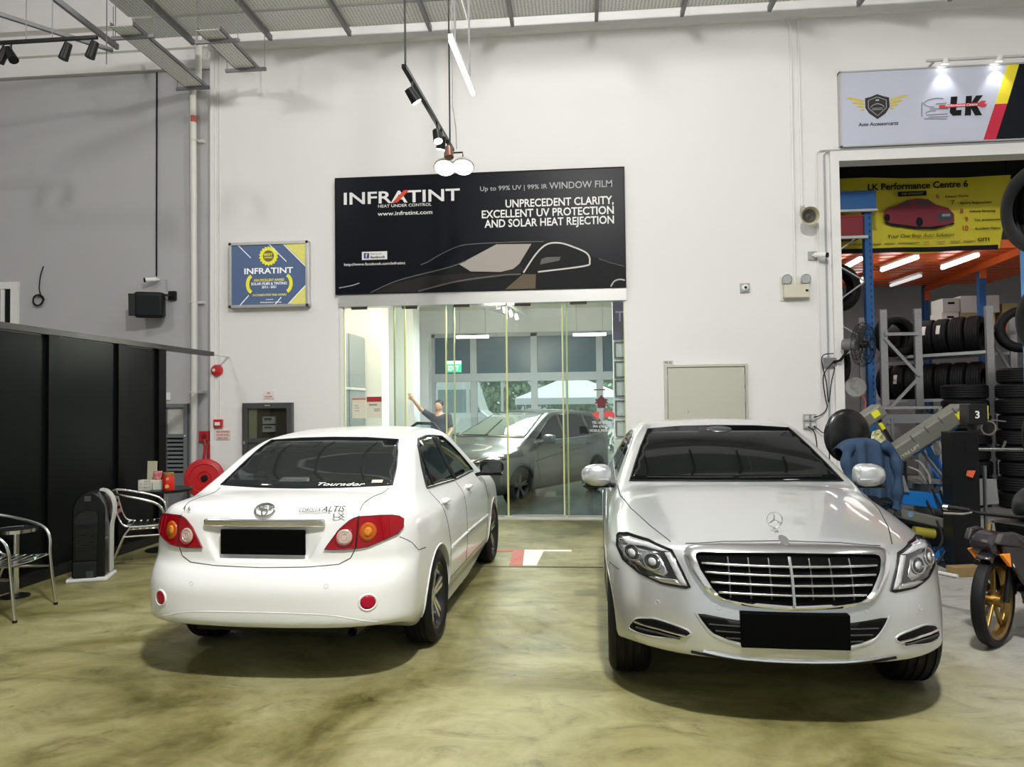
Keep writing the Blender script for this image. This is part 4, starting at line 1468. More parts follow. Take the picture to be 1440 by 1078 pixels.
wtext('www.infratint.com', 0.058, wht, sg, (-2.90, Y0, 4.455), width=0.82, bold=0.012)
wtext('Up to 99% UV | 99% IR', 0.066, grey_txt, sg, (-1.37, Y0, 4.765), width=0.98, bold=0.006)
wtext('WINDOW FILM', 0.098, grey_txt, sg, (-0.36, Y0, 4.755), width=0.90, bold=0.003)
wtext('UNPRECEDENT CLARITY,', 0.112, wht, sg, (0.56, Y0, 4.51), width=1.56, bold=0.018, align='RIGHT')
wtext('EXCELLENT UV PROTECTION', 0.112, wht, sg, (0.56, Y0, 4.365), width=1.91, bold=0.018, align='RIGHT')
wtext('AND SOLAR HEAT REJECTION', 0.112, wht, sg, (0.56, Y0, 4.225), width=1.87, bold=0.018, align='RIGHT')
wtext('http://www.facebook.com/infratint', 0.040, wht, sg, (-3.41, Y0, 3.725), width=0.92, bold=0.01)
wp('badge_plate', MB().bx(-3.14, -2.76, Y0 - 0.003, Y0, 3.805, 3.925), wht, sg)
wp('badge_square', MB().bx(-3.11, -3.03, Y0 - 0.005, Y0, 3.825, 3.905), ink('print_navy', (0.03, 0.06, 0.2)), sg)
wtext('f', 0.06, wht, sg, (-3.085, Y0 - 0.005, 3.835), bold=0.02)
wtext('Find us on', 0.022, blk, sg, (-3.01, Y0 - 0.003, 3.88), width=0.16)
wtext('facebook', 0.036, blk, sg, (-3.01, Y0 - 0.003, 3.825), width=0.22, bold=0.02)


def flat_line(pts, w, m, parent, name, y=Y0, n=5):
    p = smooth_poly(pts, n, False)
    return wp(name, MB().tube([(a, y - 0.002, b) for a, b in p], 0, flat=(w, 0.004, (0, 1, 0))), m, parent)


# printed car on the sign
pg1 = mat('print_dark_grey', (0.020, 0.019, 0.019), 0.5, spec=0.15)
pg2 = ink('print_mid_grey', (0.10, 0.095, 0.09))
wp('printed_car_body', MB().prism([(-3.01, 3.315), (-2.68, 3.46), (-2.36, 3.54), (-1.84, 3.65), (-1.58, 3.75), (-1.14, 3.98), (-0.57, 3.985), (-0.19, 3.97), (0.15, 3.83), (0.35, 3.70), (0.62, 3.62), (0.705, 3.60), (0.705, 3.315)], FL(Y0), 0.002), mat('print_car_black', (0.008, 0.008, 0.009), 0.5, spec=0.15), sg)
wp('printed_bonnet', MB().prism([(-2.95, 3.315), (-2.68, 3.44), (-2.20, 3.54), (-1.59, 3.56), (-1.08, 3.55), (-0.82, 3.66), (-0.70, 3.58), (-1.08, 3.50), (-1.72, 3.43), (-2.30, 3.315)], FL(Y0 - 0.002), 0.002), pg1, sg)
wp('printed_windscreen', MB().prism([(-1.69, 3.70), (-1.14, 3.975), (-0.63, 3.965), (-0.81, 3.68), (-0.90, 3.61), (-1.08, 3.57), (-1.52, 3.59)], FL(Y0 - 0.002), 0.003), ink('print_windscreen', (0.36, 0.33, 0.29)), sg)
wp('printed_warm_panel', MB().prism([(-1.02, 3.315), (-0.76, 3.53), (-0.57, 3.52), (-0.58, 3.315)], FL(Y0 - 0.002), 0.003), ink('print_warm_brown', (0.10, 0.07, 0.035)), sg)
flat_line([(-0.75, 3.55), (-0.57, 3.81), (-0.41, 3.95), (-0.22, 3.965), (-0.01, 3.895), (0.17, 3.80), (0.205, 3.68), (0.12, 3.62), (-0.54, 3.555)], 0.022, ink('print_line', (0.62, 0.60, 0.55)), sg, 'printed_window_line', Y0 - 0.002)
wp('printed_door_mirror', MB().prism([(-0.49, 3.74), (-0.42, 3.765), (-0.21, 3.765), (-0.23, 3.71), (-0.51, 3.66)], FL(Y0 - 0.002), 0.003), pg2, sg)
flat_line([(-2.26, 3.71), (-2.15, 3.75), (-1.97, 3.85), (-1.71, 3.96), (-1.49, 3.99), (-1.0, 4.0), (-0.45, 3.995)], 0.012, pg2, sg, 'printed_roof_line')
flat_line([(-3.01, 3.32), (-2.68, 3.46), (-2.36, 3.545), (-1.84, 3.66), (-1.58, 3.75)], 0.014, pg2, sg, 'printed_bonnet_line', Y0 - 0.002)
flat_line([(-2.30, 3.32), (-1.72, 3.45), (-1.08, 3.52), (-0.79, 3.53)], 0.02, pg2, sg, 'printed_bonnet_crease', Y0 - 0.003)
flat_line([(-3.49, 3.40), (-3.3, 3.43), (-3.18, 3.465)], 0.012, grey_txt, sg, 'printed_highlight')
flat_line([(0.34, 3.72), (0.5, 3.66), (0.70, 3.60)], 0.01, pg2, sg, 'printed_boot_line', Y0 - 0.002)
flat_line([(0.50, 3.315), (0.55, 3.39), (0.63, 3.415), (0.70, 3.40)], 0.02, grey_txt, sg, 'printed_wheel_arc', Y0 - 0.002)

# ------------------------------------------------------------------ award light box
aw = thing('award_sign', 'small framed blue and yellow award lightbox on the white wall', 'sign', (-4.555, WALL, 3.62))
wp('box_frame', MB().bx(-5.17, -5.125, 10.48, WALL - 0.002, 3.135, 4.115).bx(-3.985, -3.94, 10.48, WALL - 0.002, 3.135, 4.115).bx(-5.17, -3.94, 10.48, WALL - 0.002, 4.07, 4.115).bx(-5.17, -3.94, 10.48, WALL - 0.002, 3.135, 3.175), mat('brushed_aluminium', (0.62, 0.62, 0.60), 0.35, metal=0.7), aw, bevel=0.004)
wp('box_face', MB().bx(-5.13, -3.98, 10.50, 10.59, 3.165, 4.08), mat('award_blue', (0.065, 0.10, 0.19), 0.4, emit=0.35), aw)
ya = 10.50
yel = mat('award_yellow', (0.72, 0.68, 0.03), 0.5, emit=0.25)
pale = mat('award_pale_yellow', (0.66, 0.62, 0.16), 0.5, emit=0.25, noise=(30, 0.6, (0.5, 0.45, 0.1)))
aww = mat('award_white', (0.8, 0.8, 0.8), 0.5, emit=0.3)
wp('corner_panel', MB().prism([(-4.32, 4.08), (-3.98, 4.08), (-3.98, 3.74)], FL(ya), 0.002), pale, aw)
wp('corner_panel', MB().prism([(-3.98, 3.44), (-3.98, 3.165), (-4.24, 3.165), (-4.20, 3.24)], FL(ya), 0.002), pale, aw)
for a in (((-4.33, 4.075), (-3.985, 3.73)), ((-4.54, 4.07), (-4.28, 3.81)), ((-5.02, 4.07), (-4.83, 3.88)), ((-5.0, 3.17), (-4.86, 3.32)), ((-4.46, 3.17), (-4.36, 3.28)), ((-4.26, 3.17), (-3.985, 3.45))):
    wp('printed_ray', MB().bar((a[0][0], ya - 0.003, a[0][1]), (a[1][0], ya - 0.003, a[1][1]), 0.012, 0.003, (0, 1, 0)), aww, aw)
st = []
for i in range(36):
    r = 0.15 if i % 2 else 0.128
    st.append((-4.555 + r * math.cos(2 * PI * i / 36), 3.90 + r * math.sin(2 * PI * i / 36)))
wp('seal', MB().prism(st, FL(ya), 0.004), yel, aw)
wp('seal_centre', MB().prism([(-4.555 + 0.085 * math.cos(2 * PI * i / 24), 3.90 + 0.085 * math.sin(2 * PI * i / 24)) for i in range(24)], FL(ya - 0.004), 0.002), mat('seal_brown', (0.16, 0.14, 0.08), 0.5), aw)
wtext('BEST', 0.035, yel, aw, (-4.555, ya - 0.006, 3.905), width=0.13, bold=0.02, align='CENTER')
wtext('AWARD', 0.025, yel, aw, (-4.555, ya - 0.006, 3.865), width=0.13, bold=0.02, align='CENTER')
wtext('INFRATINT', 0.085, aww, aw, (-4.555, ya, 3.64), width=0.75, bold=0.02, align='CENTER')
wtext('ASIA EXCELLENT AWARD', 0.036, yel, aw, (-4.55, ya, 3.525), width=0.47, bold=0.02, align='CENTER')
wtext('SOLAR FILMS & TINTING', 0.040, aww, aw, (-4.55, ya, 3.47), width=0.55, bold=0.015, align='CENTER')
wtext('2013 - 2021', 0.036, aww, aw, (-4.55, ya, 3.42), width=0.22, bold=0.015, align='CENTER')
wtext('10 CONSECUTIVE YEAR AWARD', 0.03, yel, aw, (-4.54, ya, 3.305), width=0.52, bold=0.015, align='CENTER')
wtext('presented by', 0.018, aww, aw, (-4.54, ya, 3.245), width=0.11, align='CENTER')
wtext('Entrepreneur of Asia', 0.022, aww, aw, (-4.52, ya, 3.20), width=0.32, bold=0.01, align='CENTER')
for s in (-1, 1):
    wp('laurel_arc', MB().tube([(-4.545 + s * (0.335 - 0.11 * (1 - math.cos(t * 1.1))), ya - 0.003, 3.485 + 0.125 * math.sin(t * 1.3)) for t in np.linspace(-1.0, 1.0, 12)], 0, flat=(0.05, 0.004, (0, 1, 0))), yel, aw)

# ------------------------------------------------------------------ meter cabinet, fire alarm and small signs
mc = thing('meter_cabinet', 'black framed meter cabinet with glass window on the white wall', 'cabinet', (-4.59, WALL, 0.5))
dk = mat('cabinet_dark', (0.06, 0.062, 0.065), 0.45)
wp('cabinet_frame', MB().bx(-4.97, -4.89, 10.50, WALL - 0.002, 0.30, 1.715).bx(-4.29, -4.21, 10.50, WALL - 0.002, 0.30, 1.715).bx(-4.89, -4.29, 10.50, WALL - 0.002, 1.63, 1.715).bx(-4.89, -4.29, 10.50, WALL - 0.002, 1.12, 1.19).bx(-4.89, -4.29, 10.52, WALL - 0.002, 0.30, 1.12), dk, mc, bevel=0.005)
wp('cabinet_back', MB().bx(-4.89, -4.29, 10.585, 10.598, 1.19, 1.63), mat('cabinet_inside', (0.09, 0.07, 0.045), 0.6), mc)
wp('side_panel', MB().bx(-4.89, -4.77, 10.55, 10.585, 1.19, 1.63), mat('cabinet_cream', (0.45, 0.43, 0.28), 0.6), mc)
for z0, z1 in ((1.40, 1.51), (1.28, 1.38)):
    m_ = wp('meter', MB().bx(-4.67, -4.48, 10.53, 10.585, z0, z1), mat('meter_grey', (0.5, 0.5, 0.48), 0.5), mc, bevel=0.006)
    wp('meter_dial', MB().bx(-4.64, -4.53, 10.525, 10.531, z0 + 0.055, z1 - 0.02), mat('dial_dark', (0.08, 0.09, 0.08), 0.3), m_)
wp('cabinet_pane', MB().bx(-4.89, -4.29, 10.512, 10.516, 1.19, 1.63), glass_mat('cabinet_glass', (0.85, 0.88, 0.86), 0.06), mc)
wp('latch', MB().bx(-4.95, -4.92, 10.485, 10.5, 1.10, 1.15).bx(-4.62, -4.54, 10.49, 10.5, 1.665, 1.685), mat('latch_metal', (0.5, 0.5, 0.45), 0.4, metal=0.8), mc)


def small_sign(name, lab, x0, x1, z0, z1, lines, face, inkm, y=WALL, edge=None):
    t = thing(name, lab, 'sign', ((x0 + x1) / 2, y, (z0 + z1) / 2))
    wp('sign_plate', MB().bx(x0, x1, y - 0.012, y - 0.002, z0, z1), face, t)
    n = len(lines)
    for i, (s, wf) in enumerate(lines):
        h = (z1 - z0) / (n * 1.9)
        wtext(s, h, inkm, t, ((x0 + x1) / 2, y - 0.012, z1 - (i + 0.72) * (z1 - z0) / n), width=(x1 - x0) * wf, bold=0.012, align='CENTER')
    return t


small_sign('meter_sign', 'tiny red and white notice above the meter cabinet', -4.68, -4.52, 1.775, 1.885, [('4/D', 0.3), ('HEADPIPE', 0.75)], mat('sign_white', (0.75, 0.73, 0.70), 0.6), mat('sign_red', (0.55, 0.06, 0.05), 0.6))
small_sign('fire_notice', 'pale red-lettered fire warning notice under the call point', -5.42, -5.20, 1.17, 1.31, [('FIRE WARNING', 0.9), ('IN CASE OF FIRE', 0.85), ('BREAK GLASS', 0.7)], mat('notice_pink', (0.72, 0.62, 0.58), 0.6), mat('sign_red', (0.55, 0.06, 0.05), 0.6))
redm = mat('fire_red', (0.50, 0.012, 0.018), 0.35, coat=0.3)
bl = thing('fire_alarm_bell', 'round red fire alarm bell on the white wall', 'alarm bell', (-5.40, WALL, 2.21))
wp('bell_dome', MB().lathe([(0.09, 0.0), (0.088, 0.035), (0.07, 0.062), (0.03, 0.075), (0.0, 0.077)], (-5.40, WALL - 0.003, 2.21), (0, -1, 0), 28), redm, bl, smooth=True)
wp('bell_label', MB().cyl((-5.42, WALL - 0.078, 2.215), (-5.42, WALL - 0.084, 2.215), 0.024, 16), wht, bl)
cp = thing('fire_call_point', 'small square red fire call point below the bell', 'call point', (-5.375, WALL, 1.415))
wp('call_box', MB().bx(-5.44, -5.31, 10.545, WALL - 0.002, 1.355, 1.475), redm, cp, bevel=0.006)
wp('call_glass', MB().bx(-5.415, -5.335, 10.538, 10.546, 1.385, 1.435), wht, cp)
cdt = thing('alarm_conduit', 'thin white conduits joining the fire bell and call point', 'conduit', (-5.37, WALL, 1.8))
for x in (-5.385, -5.355):
    wp('conduit', MB().cyl((x, WALL - 0.012, 1.475), (x, WALL - 0.012, 2.13), 0.008, 8), frame_white, cdt)
    wp('conduit', MB().cyl((x, WALL - 0.012, 2.29), (x, WALL - 0.012, 7.05), 0.008, 8), frame_white, cdt)

# right part of the white wall
cb = thing('wall_cabinet', 'flush beige cabinet door on the white wall above silver car', 'cabinet', (1.81, WALL, 0.9))
bei = mat('beige_panel', (0.50, 0.50, 0.42), 0.5)
wp('cabinet_frame', MB().bx(1.235, 1.275, 10.55, WALL - 0.002, 0.9, 2.18).bx(2.36, 2.395, 10.55, WALL - 0.002, 0.9, 2.18).bx(1.275, 2.36, 10.55, WALL - 0.002, 2.145, 2.18).bx(1.275, 2.36, 10.55, WALL - 0.002, 0.9, 0.94), bei, cb, bevel=0.004)
wp('cabinet_door', MB().bx(1.285, 2.35, 10.555, 10.59, 0.945, 2.135), bei, cb, bevel=0.004)
for z in (1.70, 1.95):
    wp('hinge', MB().bx(2.345, 2.365, 10.54, 10.556, z - 0.07, z + 0.07), mat('hinge_grey', (0.35, 0.35, 0.3), 0.4), cb)
wp('lock', MB().cyl((1.56, 10.556, 1.52), (1.56, 10.545, 1.52), 0.012, 10), mat('chrome_small', (0.7, 0.7, 0.7), 0.2, metal=1), cb)
small_sign('cabinet_label', 'tiny grey label plate above the beige wall cabinet', 1.225, 1.37, 2.185, 2.245, [('SR E2', 0.7)], mat('label_grey', (0.6, 0.6, 0.57), 0.6), blk)
gp = mat('grey_plastic', (0.36, 0.37, 0.37), 0.5)
jb = thing('wall_camera', 'small dome camera on square grey plate in the wall', 'camera', (2.384, WALL, 3.255))
wp('plate', MB().bx(2.318, 2.45, 10.57, WALL - 0.002, 3.19, 3.32), gp, jb, bevel=0.004)
wp('dome', MB().lathe([(0.05, 0), (0.048, 0.02), (0.03, 0.04), (0, 0.046)], (2.384, 10.572, 3.255), (0, -1, 0), 20), wht, jb, smooth=True)
wp('lens', MB().lathe([(0.022, 0.03), (0.018, 0.05), (0, 0.054)], (2.384, 10.572, 3.255), (0, -1, 0), 16), blk, jb, smooth=True)
em = thing('emergency_light', 'cream emergency light box with two round lamp heads', 'emergency light', (3.08, WALL, 3.19))
wp('box', MB().bx(2.905, 3.25, 10.49, WALL - 0.002, 3.09, 3.275), mat('cream_plastic', (0.62, 0.60, 0.48), 0.5), em, bevel=0.012)
wp('back_plate', MB().bx(2.87, 3.27, 10.585, WALL - 0.002, 3.06, 3.40), mat('cream_plate', (0.68, 0.67, 0.60), 0.6), em)
wp('indicator', MB().bx(3.19, 3.225, 10.482, 10.49, 3.17, 3.20), blk, em)
for x in (2.945, 3.20):
    h_ = wp('lamp_head', MB().lathe([(0.02, -0.08), (0.05, -0.06), (0.07, 0.0), (0.066, 0.012)], (x, 10.50, 3.35), (-0.15, -1, -0.1), 20), mat('cream_plastic', (0.62, 0.60, 0.48), 0.5), em, smooth=True)
    wp('lamp_lens', MB().lathe([(0.0, 0.004), (0.062, 0.006)], (x, 10.50, 3.35), (-0.15, -1, -0.1), 20), mat('lamp_lens_grey', (0.5, 0.52, 0.5), 0.15, metal=0.5), h_)
hs = thing('horn_speaker', 'small beige horn loudspeaker high on the wall', 'loudspeaker', (3.22, WALL, 4.2))
wp('horn', MB().lathe([(0.045, -0.09), (0.05, -0.02), (0.10, 0.09), (0.125, 0.12), (0.118, 0.118), (0.06, 0.0), (0.0, 0.01)], (3.235, 10.44, 4.205), (-0.1, -1, -0.12), 24), mat('horn_beige', (0.48, 0.45, 0.28), 0.5), hs, smooth=True)
wp('horn_throat', MB().lathe([(0.0, 0.07), (0.035, 0.06), (0.09, 0.085)], (3.225, 10.44, 4.205), (-0.1, -1, -0.12), 20), mat('horn_dark', (0.05, 0.045, 0.035), 0.6), hs, smooth=True)
wp('bracket', MB().bar((3.22, 10.5, 4.26), (3.22, 10.598, 4.33), 0.05, 0.03), gp, hs)
wp('cap', MB().ball((3.19, 10.50, 4.31), 0.05, 12, 8), gp, hs, smooth=True)


def bullet_cam(lab, x, y, z, s=1, wall=WALL, plate=True):
    t = thing('security_camera', lab, 'camera', (x, wall, z))
    if plate:
        wp('mount_plate', MB().bx(x - 0.06, x + 0.06, wall - 0.03, wall - 0.002, z - 0.06, z + 0.06), gp, t, bevel=0.004)
    a, b = Vector((x, wall - 0.06, z)), Vector((x + s * 0.14, wall - 0.17, z - 0.025))
    wp('arm', MB().cyl((x, wall - 0.03, z), (x + s * 0.03, wall - 0.10, z - 0.0), 0.018, 10), wht, t)
    wp('housing', MB().cyl(a + (b - a) * 0.1, b, 0.035, 16), wht, t, smooth=True)
    wp('lens_hood', MB().cyl(b, b + (b - a) * 0.12, 0.036, 16), blk, t, smooth=True)
    return t


bullet_cam('white bullet camera on grey plate beside the workshop opening', 3.322, WALL, 3.685)
cd = thing('wall_conduit', 'pair of white conduits running down the wall to emergency light', 'conduit', (3.1, WALL, 5.0))
wp('pipe', MB().tube([(2.98, 10.57, 7.12), (3.03, 10.575, 7.07), (3.085, 10.578, 6.98), (3.09, 10.578, 6.8), (3.075, 10.578, 3.28)], 0.016, 8), frame_white, cd, smooth=True)
wp('pipe', MB().tube([(3.195, 10.578, 7.07), (3.195, 10.578, 4.42)], 0.014, 8), frame_white, cd, smooth=True)
wp('joint_cap', MB().ball((3.195, 10.575, 4.40), 0.03), frame_white, cd)
wp('pipe', MB().tube([(6.9, 10.545, 5.19), (3.45, 10.565, 5.175), (3.41, 10.575, 5.14), (3.40, 10.578, 5.08), (3.38, 10.578, 1.47)], 0.012, 8), frame_white, cd, smooth=True)
wp('pipe', MB().tube([(6.9, 10.53, 5.175), (3.54, 10.55, 5.15), (3.51, 10.57, 5.10), (3.50, 10.578, 1.2)], 0.014, 8), gp, cd, smooth=True)
so = thing('socket_cluster', 'grey power sockets on the wall beside silver car mirror', 'socket', (3.23, WALL, 1.36))
for x in (3.185, 3.275):
    for z in (1.415, 1.31):
        q = wp('socket', MB().bx(x - 0.042, x + 0.042, 10.55, WALL - 0.002, z - 0.048, z + 0.048), gp, so, bevel=0.006)
        wp('socket_face', MB().cyl((x, 10.552, z), (x, 10.545, z), 0.026, 14), mat('socket_pale', (0.62, 0.62, 0.6), 0.5), q)
wc = thing('wall_cable', 'black cables looping from the fan down to the sockets', 'cable', (3.4, WALL, 1.9))
for pts in ([(3.56, 10.5, 2.2), (3.42, 10.54, 2.0), (3.44, 10.55, 1.7), (3.46, 10.55, 1.55), (3.38, 10.55, 1.45), (3.27, 10.53, 1.42)],
            [(3.55, 10.5, 2.3), (3.40, 10.53, 2.25), (3.46, 10.55, 1.9), (3.48, 10.54, 1.62), (3.52, 10.53, 1.9), (3.56, 10.5, 2.1)],
            [(3.27, 10.53, 1.30), (3.36, 10.52, 1.22), (3.45, 10.5, 1.12), (3.46, 10.5, 0.6)],
            [(3.19, 10.53, 1.29), (3.30, 10.55, 1.15), (3.32, 10.55, 0.6)]):
    wp('cable', MB().tube(smooth_poly(pts, 5, False), 0.007, 6), blk, wc, smooth=True)

# ------------------------------------------------------------------ sliding glass doors
gl = glass_mat('door_glass', (0.93, 0.97, 0.95), 0.075)
edge = mat('glass_edge', (0.55, 0.56, 0.26), 0.25, emit=0.06)
panes = [(-3.455, -2.53, 0), (-2.70, -1.80, 1), (-1.915, -1.02, 0), (-1.02, -0.143, 1), (-0.205, 0.69, 0)]
for i, (a, b, k) in enumerate(panes):
    y = WALL + 0.03 + 0.05 * k
    d = struct('door_%d' % (i + 1), MB().bx(a, b, y, y + 0.010, 0.03, 3.12), gl, 'frameless sliding glass door panel')
    for x in (a, b):
        MB().bx(x - 0.011, x + 0.011, y - 0.004, y + 0.014, 0.03, 3.12).build('pane_edge', edge, d)
    MB().bx(a + 0.05, b - 0.05, y - 0.008, y + 0.018, 0.012, 0.04).build('floor_rail', mat('rail_steel', (0.5, 0.5, 0.48), 0.35, metal=0.8), d)
    MB().bx(a + 0.12, a + 0.36, y - 0.012, y + 0.022, 3.085, 3.12).build('top_clamp', mat('clamp_dark', (0.16, 0.16, 0.14), 0.4, metal=0.6), d)
YG = WALL + 0.03


def paper(name, lab, x0, x1, z0, z1, band, col, lines):
    t = thing(name, lab, 'notice', ((x0 + x1) / 2, YG, (z0 + z1) / 2))
    wp('sheet', MB().bx(x0, x1, YG - 0.004, YG - 0.001, z0, z1), mat('paper_cream', (0.70, 0.68, 0.56), 0.7), t)
    wp('header_band', MB().bx(x0, x1, YG - 0.006, YG - 0.004, z1 - band, z1), col, t)
    for (a, b, c, d) in lines:
        wp('printed_block', MB().bx(x0 + a * (x1 - x0), x0 + b * (x1 - x0), YG - 0.006, YG - 0.004, z0 + c * (z1 - z0), z0 + d * (z1 - z0)), mat('print_grey', (0.28, 0.27, 0.22), 0.7), t)
    return t


paper('notice_sheet', 'cream notice sheet taped to the glass door', -3.33, -3.125, 1.47, 1.765, 0.02, mat('notice_red_thin', (0.5, 0.12, 0.08), 0.7), [(0.15, 0.45, 0.62, 0.65), (0.15, 0.5, 0.5, 0.53), (0.15, 0.5, 0.36, 0.39)])
paper('notice_poster', 'red and cream poster on glass beside the cream notice', -3.11, -2.885, 1.47, 1.785, 0.075, mat('notice_red', (0.42, 0.03, 0.03), 0.7), [(0.15, 0.7, 0.58, 0.66), (0.5, 0.9, 0.4, 0.44), (0.5, 0.85, 0.32, 0.36)])
tg = thing('door_decal', 'phone number lettering and red pagoda emblem on the glass door', 'decal', (0.34, YG, 1.5))
for s, z, w in (('TEL: 6515-1751', 1.355, 0.27), ('FAX: 6742-5733', 1.30, 0.24), ('MOBILE: 9433-6666', 1.24, 0.33)):
    wtext(s, 0.035, wht, tg, (0.34, YG - 0.001, z), width=w, bold=0.012, align='CENTER')
dr = mat('emblem_dark_red', (0.13, 0.02, 0.03), 0.5)
PG = [(0.245, 1.70), (0.30, 1.715), (0.345, 1.77), (0.39, 1.715), (0.445, 1.70), (0.415, 1.675), (0.45, 1.645), (0.405, 1.645), (0.40, 1.58), (0.29, 1.58), (0.285, 1.645), (0.24, 1.645), (0.275, 1.675)]
wp('pagoda_emblem', MB().prism(PG, FL(YG - 0.001), 0.003), dr, tg)
wp('emblem_bar', MB().bx(0.24, 0.40, YG - 0.004, YG - 0.001, 1.835, 1.852), dr, tg)
lr = mat('emblem_red', (0.70, 0.09, 0.08), 0.5)
wp('red_mark', MB().prism([(0.20, 1.50), (0.31, 1.535), (0.30, 1.40)], FL(YG - 0.001), 0.003), lr, tg)
wp('red_mark', MB().prism([(0.375, 1.50), (0.40, 1.535), (0.48, 1.545), (0.53, 1.50), (0.53, 1.42), (0.46, 1.455), (0.38, 1.44)], FL(YG - 0.001), 0.003), lr, tg)

# ------------------------------------------------------------------ the room behind the glass
rw = mat('room_white', (0.80, 0.82, 0.83), 0.6)
struct('floor_room', MB().bx(-4.4, 3.6, 10.82, 18.3, -0.15, 0.005), mat('room_floor', (0.07, 0.095, 0.105), 0.18, noise=(2, 0.5)))
struct('wall_room_left', MB().bx(-4.6, -4.4, 10.8, 18.3, 0, 4.3), rw)
struct('wall_room_right', MB().bx(3.4, 3.58, 10.8, 18.3, 0, 4.3), rw)
struct('ceiling_room', MB().bx(-4.6, 3.6, 10.82, 18.3, 4.0, 4.2), mat('room_ceiling', (0.85, 0.79, 0.58), 0.7))
fr = mat('facade_frame', (0.40, 0.44, 0.46), 0.5)
wf = MB().bx(-4.4, 3.4, 18.0, 18.15, 3.40, 4.0)
struct('wall_facade', wf, rw, 'white bulkhead over the far shop windows')
ff = MB()
for x in (-3.60, -2.55, -1.05, 0.55, 2.1, 3.3):
    ff.bx(x - 0.08, x + 0.08, 17.95, 18.12, 0, 3.4)
ff.bx(-3.6, 3.4, 17.93, 18.14, 2.22, 2.42).bx(-3.6, 3.4, 17.95, 18.12, 3.32, 3.42).bx(-3.6, 3.4, 17.95, 18.12, 0.0, 0.25)
for x in (-1.85, -0.25, 1.3):
    ff.bx(x - 0.03, x + 0.03, 17.97, 18.10, 0, 2.3)
struct('trim_8', ff, fr, 'grey frames of the far shop windows')
struct('trim_9', MB().bx(-4.4, -3.6, 17.95, 18.15, 0, 3.4), rw)
ug = mat('dark_window_pane', (0.05, 0.10, 0.125), 0.25, spec=0.3)
for i, (a, b) in enumerate(((-3.52, -2.63), (-2.47, -1.13), (-0.97, 0.47), (0.63, 2.02), (2.18, 3.22))):
    struct('window_%d' % (i + 1), MB().bx(a, b, 18.03, 18.05, 2.42, 3.32), ug, 'dark upper window pane of the far shop front')
    struct('window_%d' % (i + 6), MB().bx(a, b, 18.03, 18.04, 0.25, 2.22), glass_mat('clear_window', (0.90, 0.97, 0.96), 0.05), 'clear lower window pane of the far shop front')
wt = mat('reflected_tube_glow', (1, 0.97, 0.85), 0.4, emit=6)
for i, x in enumerate((-2.4, 0.3)):  # added lamps standing in for tube lights reflected in the glass
    t = thing('reflection_batten', ('left', 'right')[i] + ' batten lamp added for a tube reflection in the glass-fronted room', 'lamp', (x, 16.8, 3.22), 0, 'added battens for tube reflections')
    MB().box((0, 0, 0), (0.75, 0.07, 0.06)).build('diffuser', wt, t)
    MB().cyl((-0.3, 0, 0.03), (-0.3, 0, 0.8), 0.005, 6).cyl((0.3, 0, 0.03), (0.3, 0, 0.8), 0.005, 6).build('wire', gp, t)
area_light('room_light', (-1.0, 14.2, 3.45), 2.0, 230, (0.93, 0.99, 1.0))
_p = bpy.data.lights.new('room_fill_light', 'POINT')  # unseen point fill added to warm and brighten the room ceiling
_p.energy = 150
_p.shadow_soft_size = 0.3
_p.color = (1.0, 0.93, 0.76)
_o = bpy.data.objects.new('room_fill_light', _p)
_o.location = (-1.3, 12.7, 3.05)
COL.objects.link(_o)
area_light('room_light', (-3.0, 11.9, 3.9), 1.0, 80, (1.0, 0.88, 0.66))
# grey cupboards along the room's left wall
cu = mat('cupboard_grey', (0.22, 0.25, 0.27), 0.45)
for i, (y0, y1) in enumerate(((11.15, 12.1), (12.12, 13.05))):
    t = thing('wall_cupboard', ('grey cupboard behind glass nearest the notice papers', 'grey cupboard behind glass next to the white column')[i], 'cupboard', (-4.1, (y0 + y1) / 2, 0))
    wp('body', MB().bx(-4.40, -3.87, y0, y1, 0.02, 2.9), cu, t, bevel=0.006)
    wp('upper_door', MB().bx(-3.87, -3.845, y0 + 0.01, y1 - 0.01, 1.98, 2.88), cu, t, bevel=0.005)
    wp('lower_door', MB().bx(-3.87, -3.845, y0 + 0.01, y1 - 0.01, 0.1, 1.93), cu, t, bevel=0.005)
    wp('ledge', MB().bx(-3.87, -3.83, y0, y1, 1.93, 1.975), mat('ledge_pale', (0.5, 0.52, 0.52), 0.5), t)
struct('trim_10', MB().bx(-4.4, -3.55, 13.1, 13.6, 0, 4.0).bx(-4.4, -3.3, 14.6, 15.2, 0, 4.0), rw, 'white columns inside the glass-fronted room')
# exit sign
ex = thing('exit_sign', 'green EXIT sign hanging inside the glass-fronted room', 'exit sign', (-2.37, 14.0, 2.40))
wp('sign_box', MB().bx(-2.51, -2.23, 13.97, 14.03, 2.28, 2.44), mat('exit_green', (0.02, 0.42, 0.22), 0.4, emit=0.5), ex)
wp('sign_cap', MB().bx(-2.51, -2.23, 13.97, 14.03, 2.44, 2.50), wht, ex)
wtext('EXIT', 0.09, mat('exit_white', (0.85, 0.95, 0.9), 0.5, emit=0.6), ex, (-2.37, 13.969, 2.315), width=0.20, bold=0.015, align='CENTER')
wp('rod', MB().cyl((-2.37, 14, 2.5), (-2.37, 14, 4.0), 0.012, 8), blk, ex)
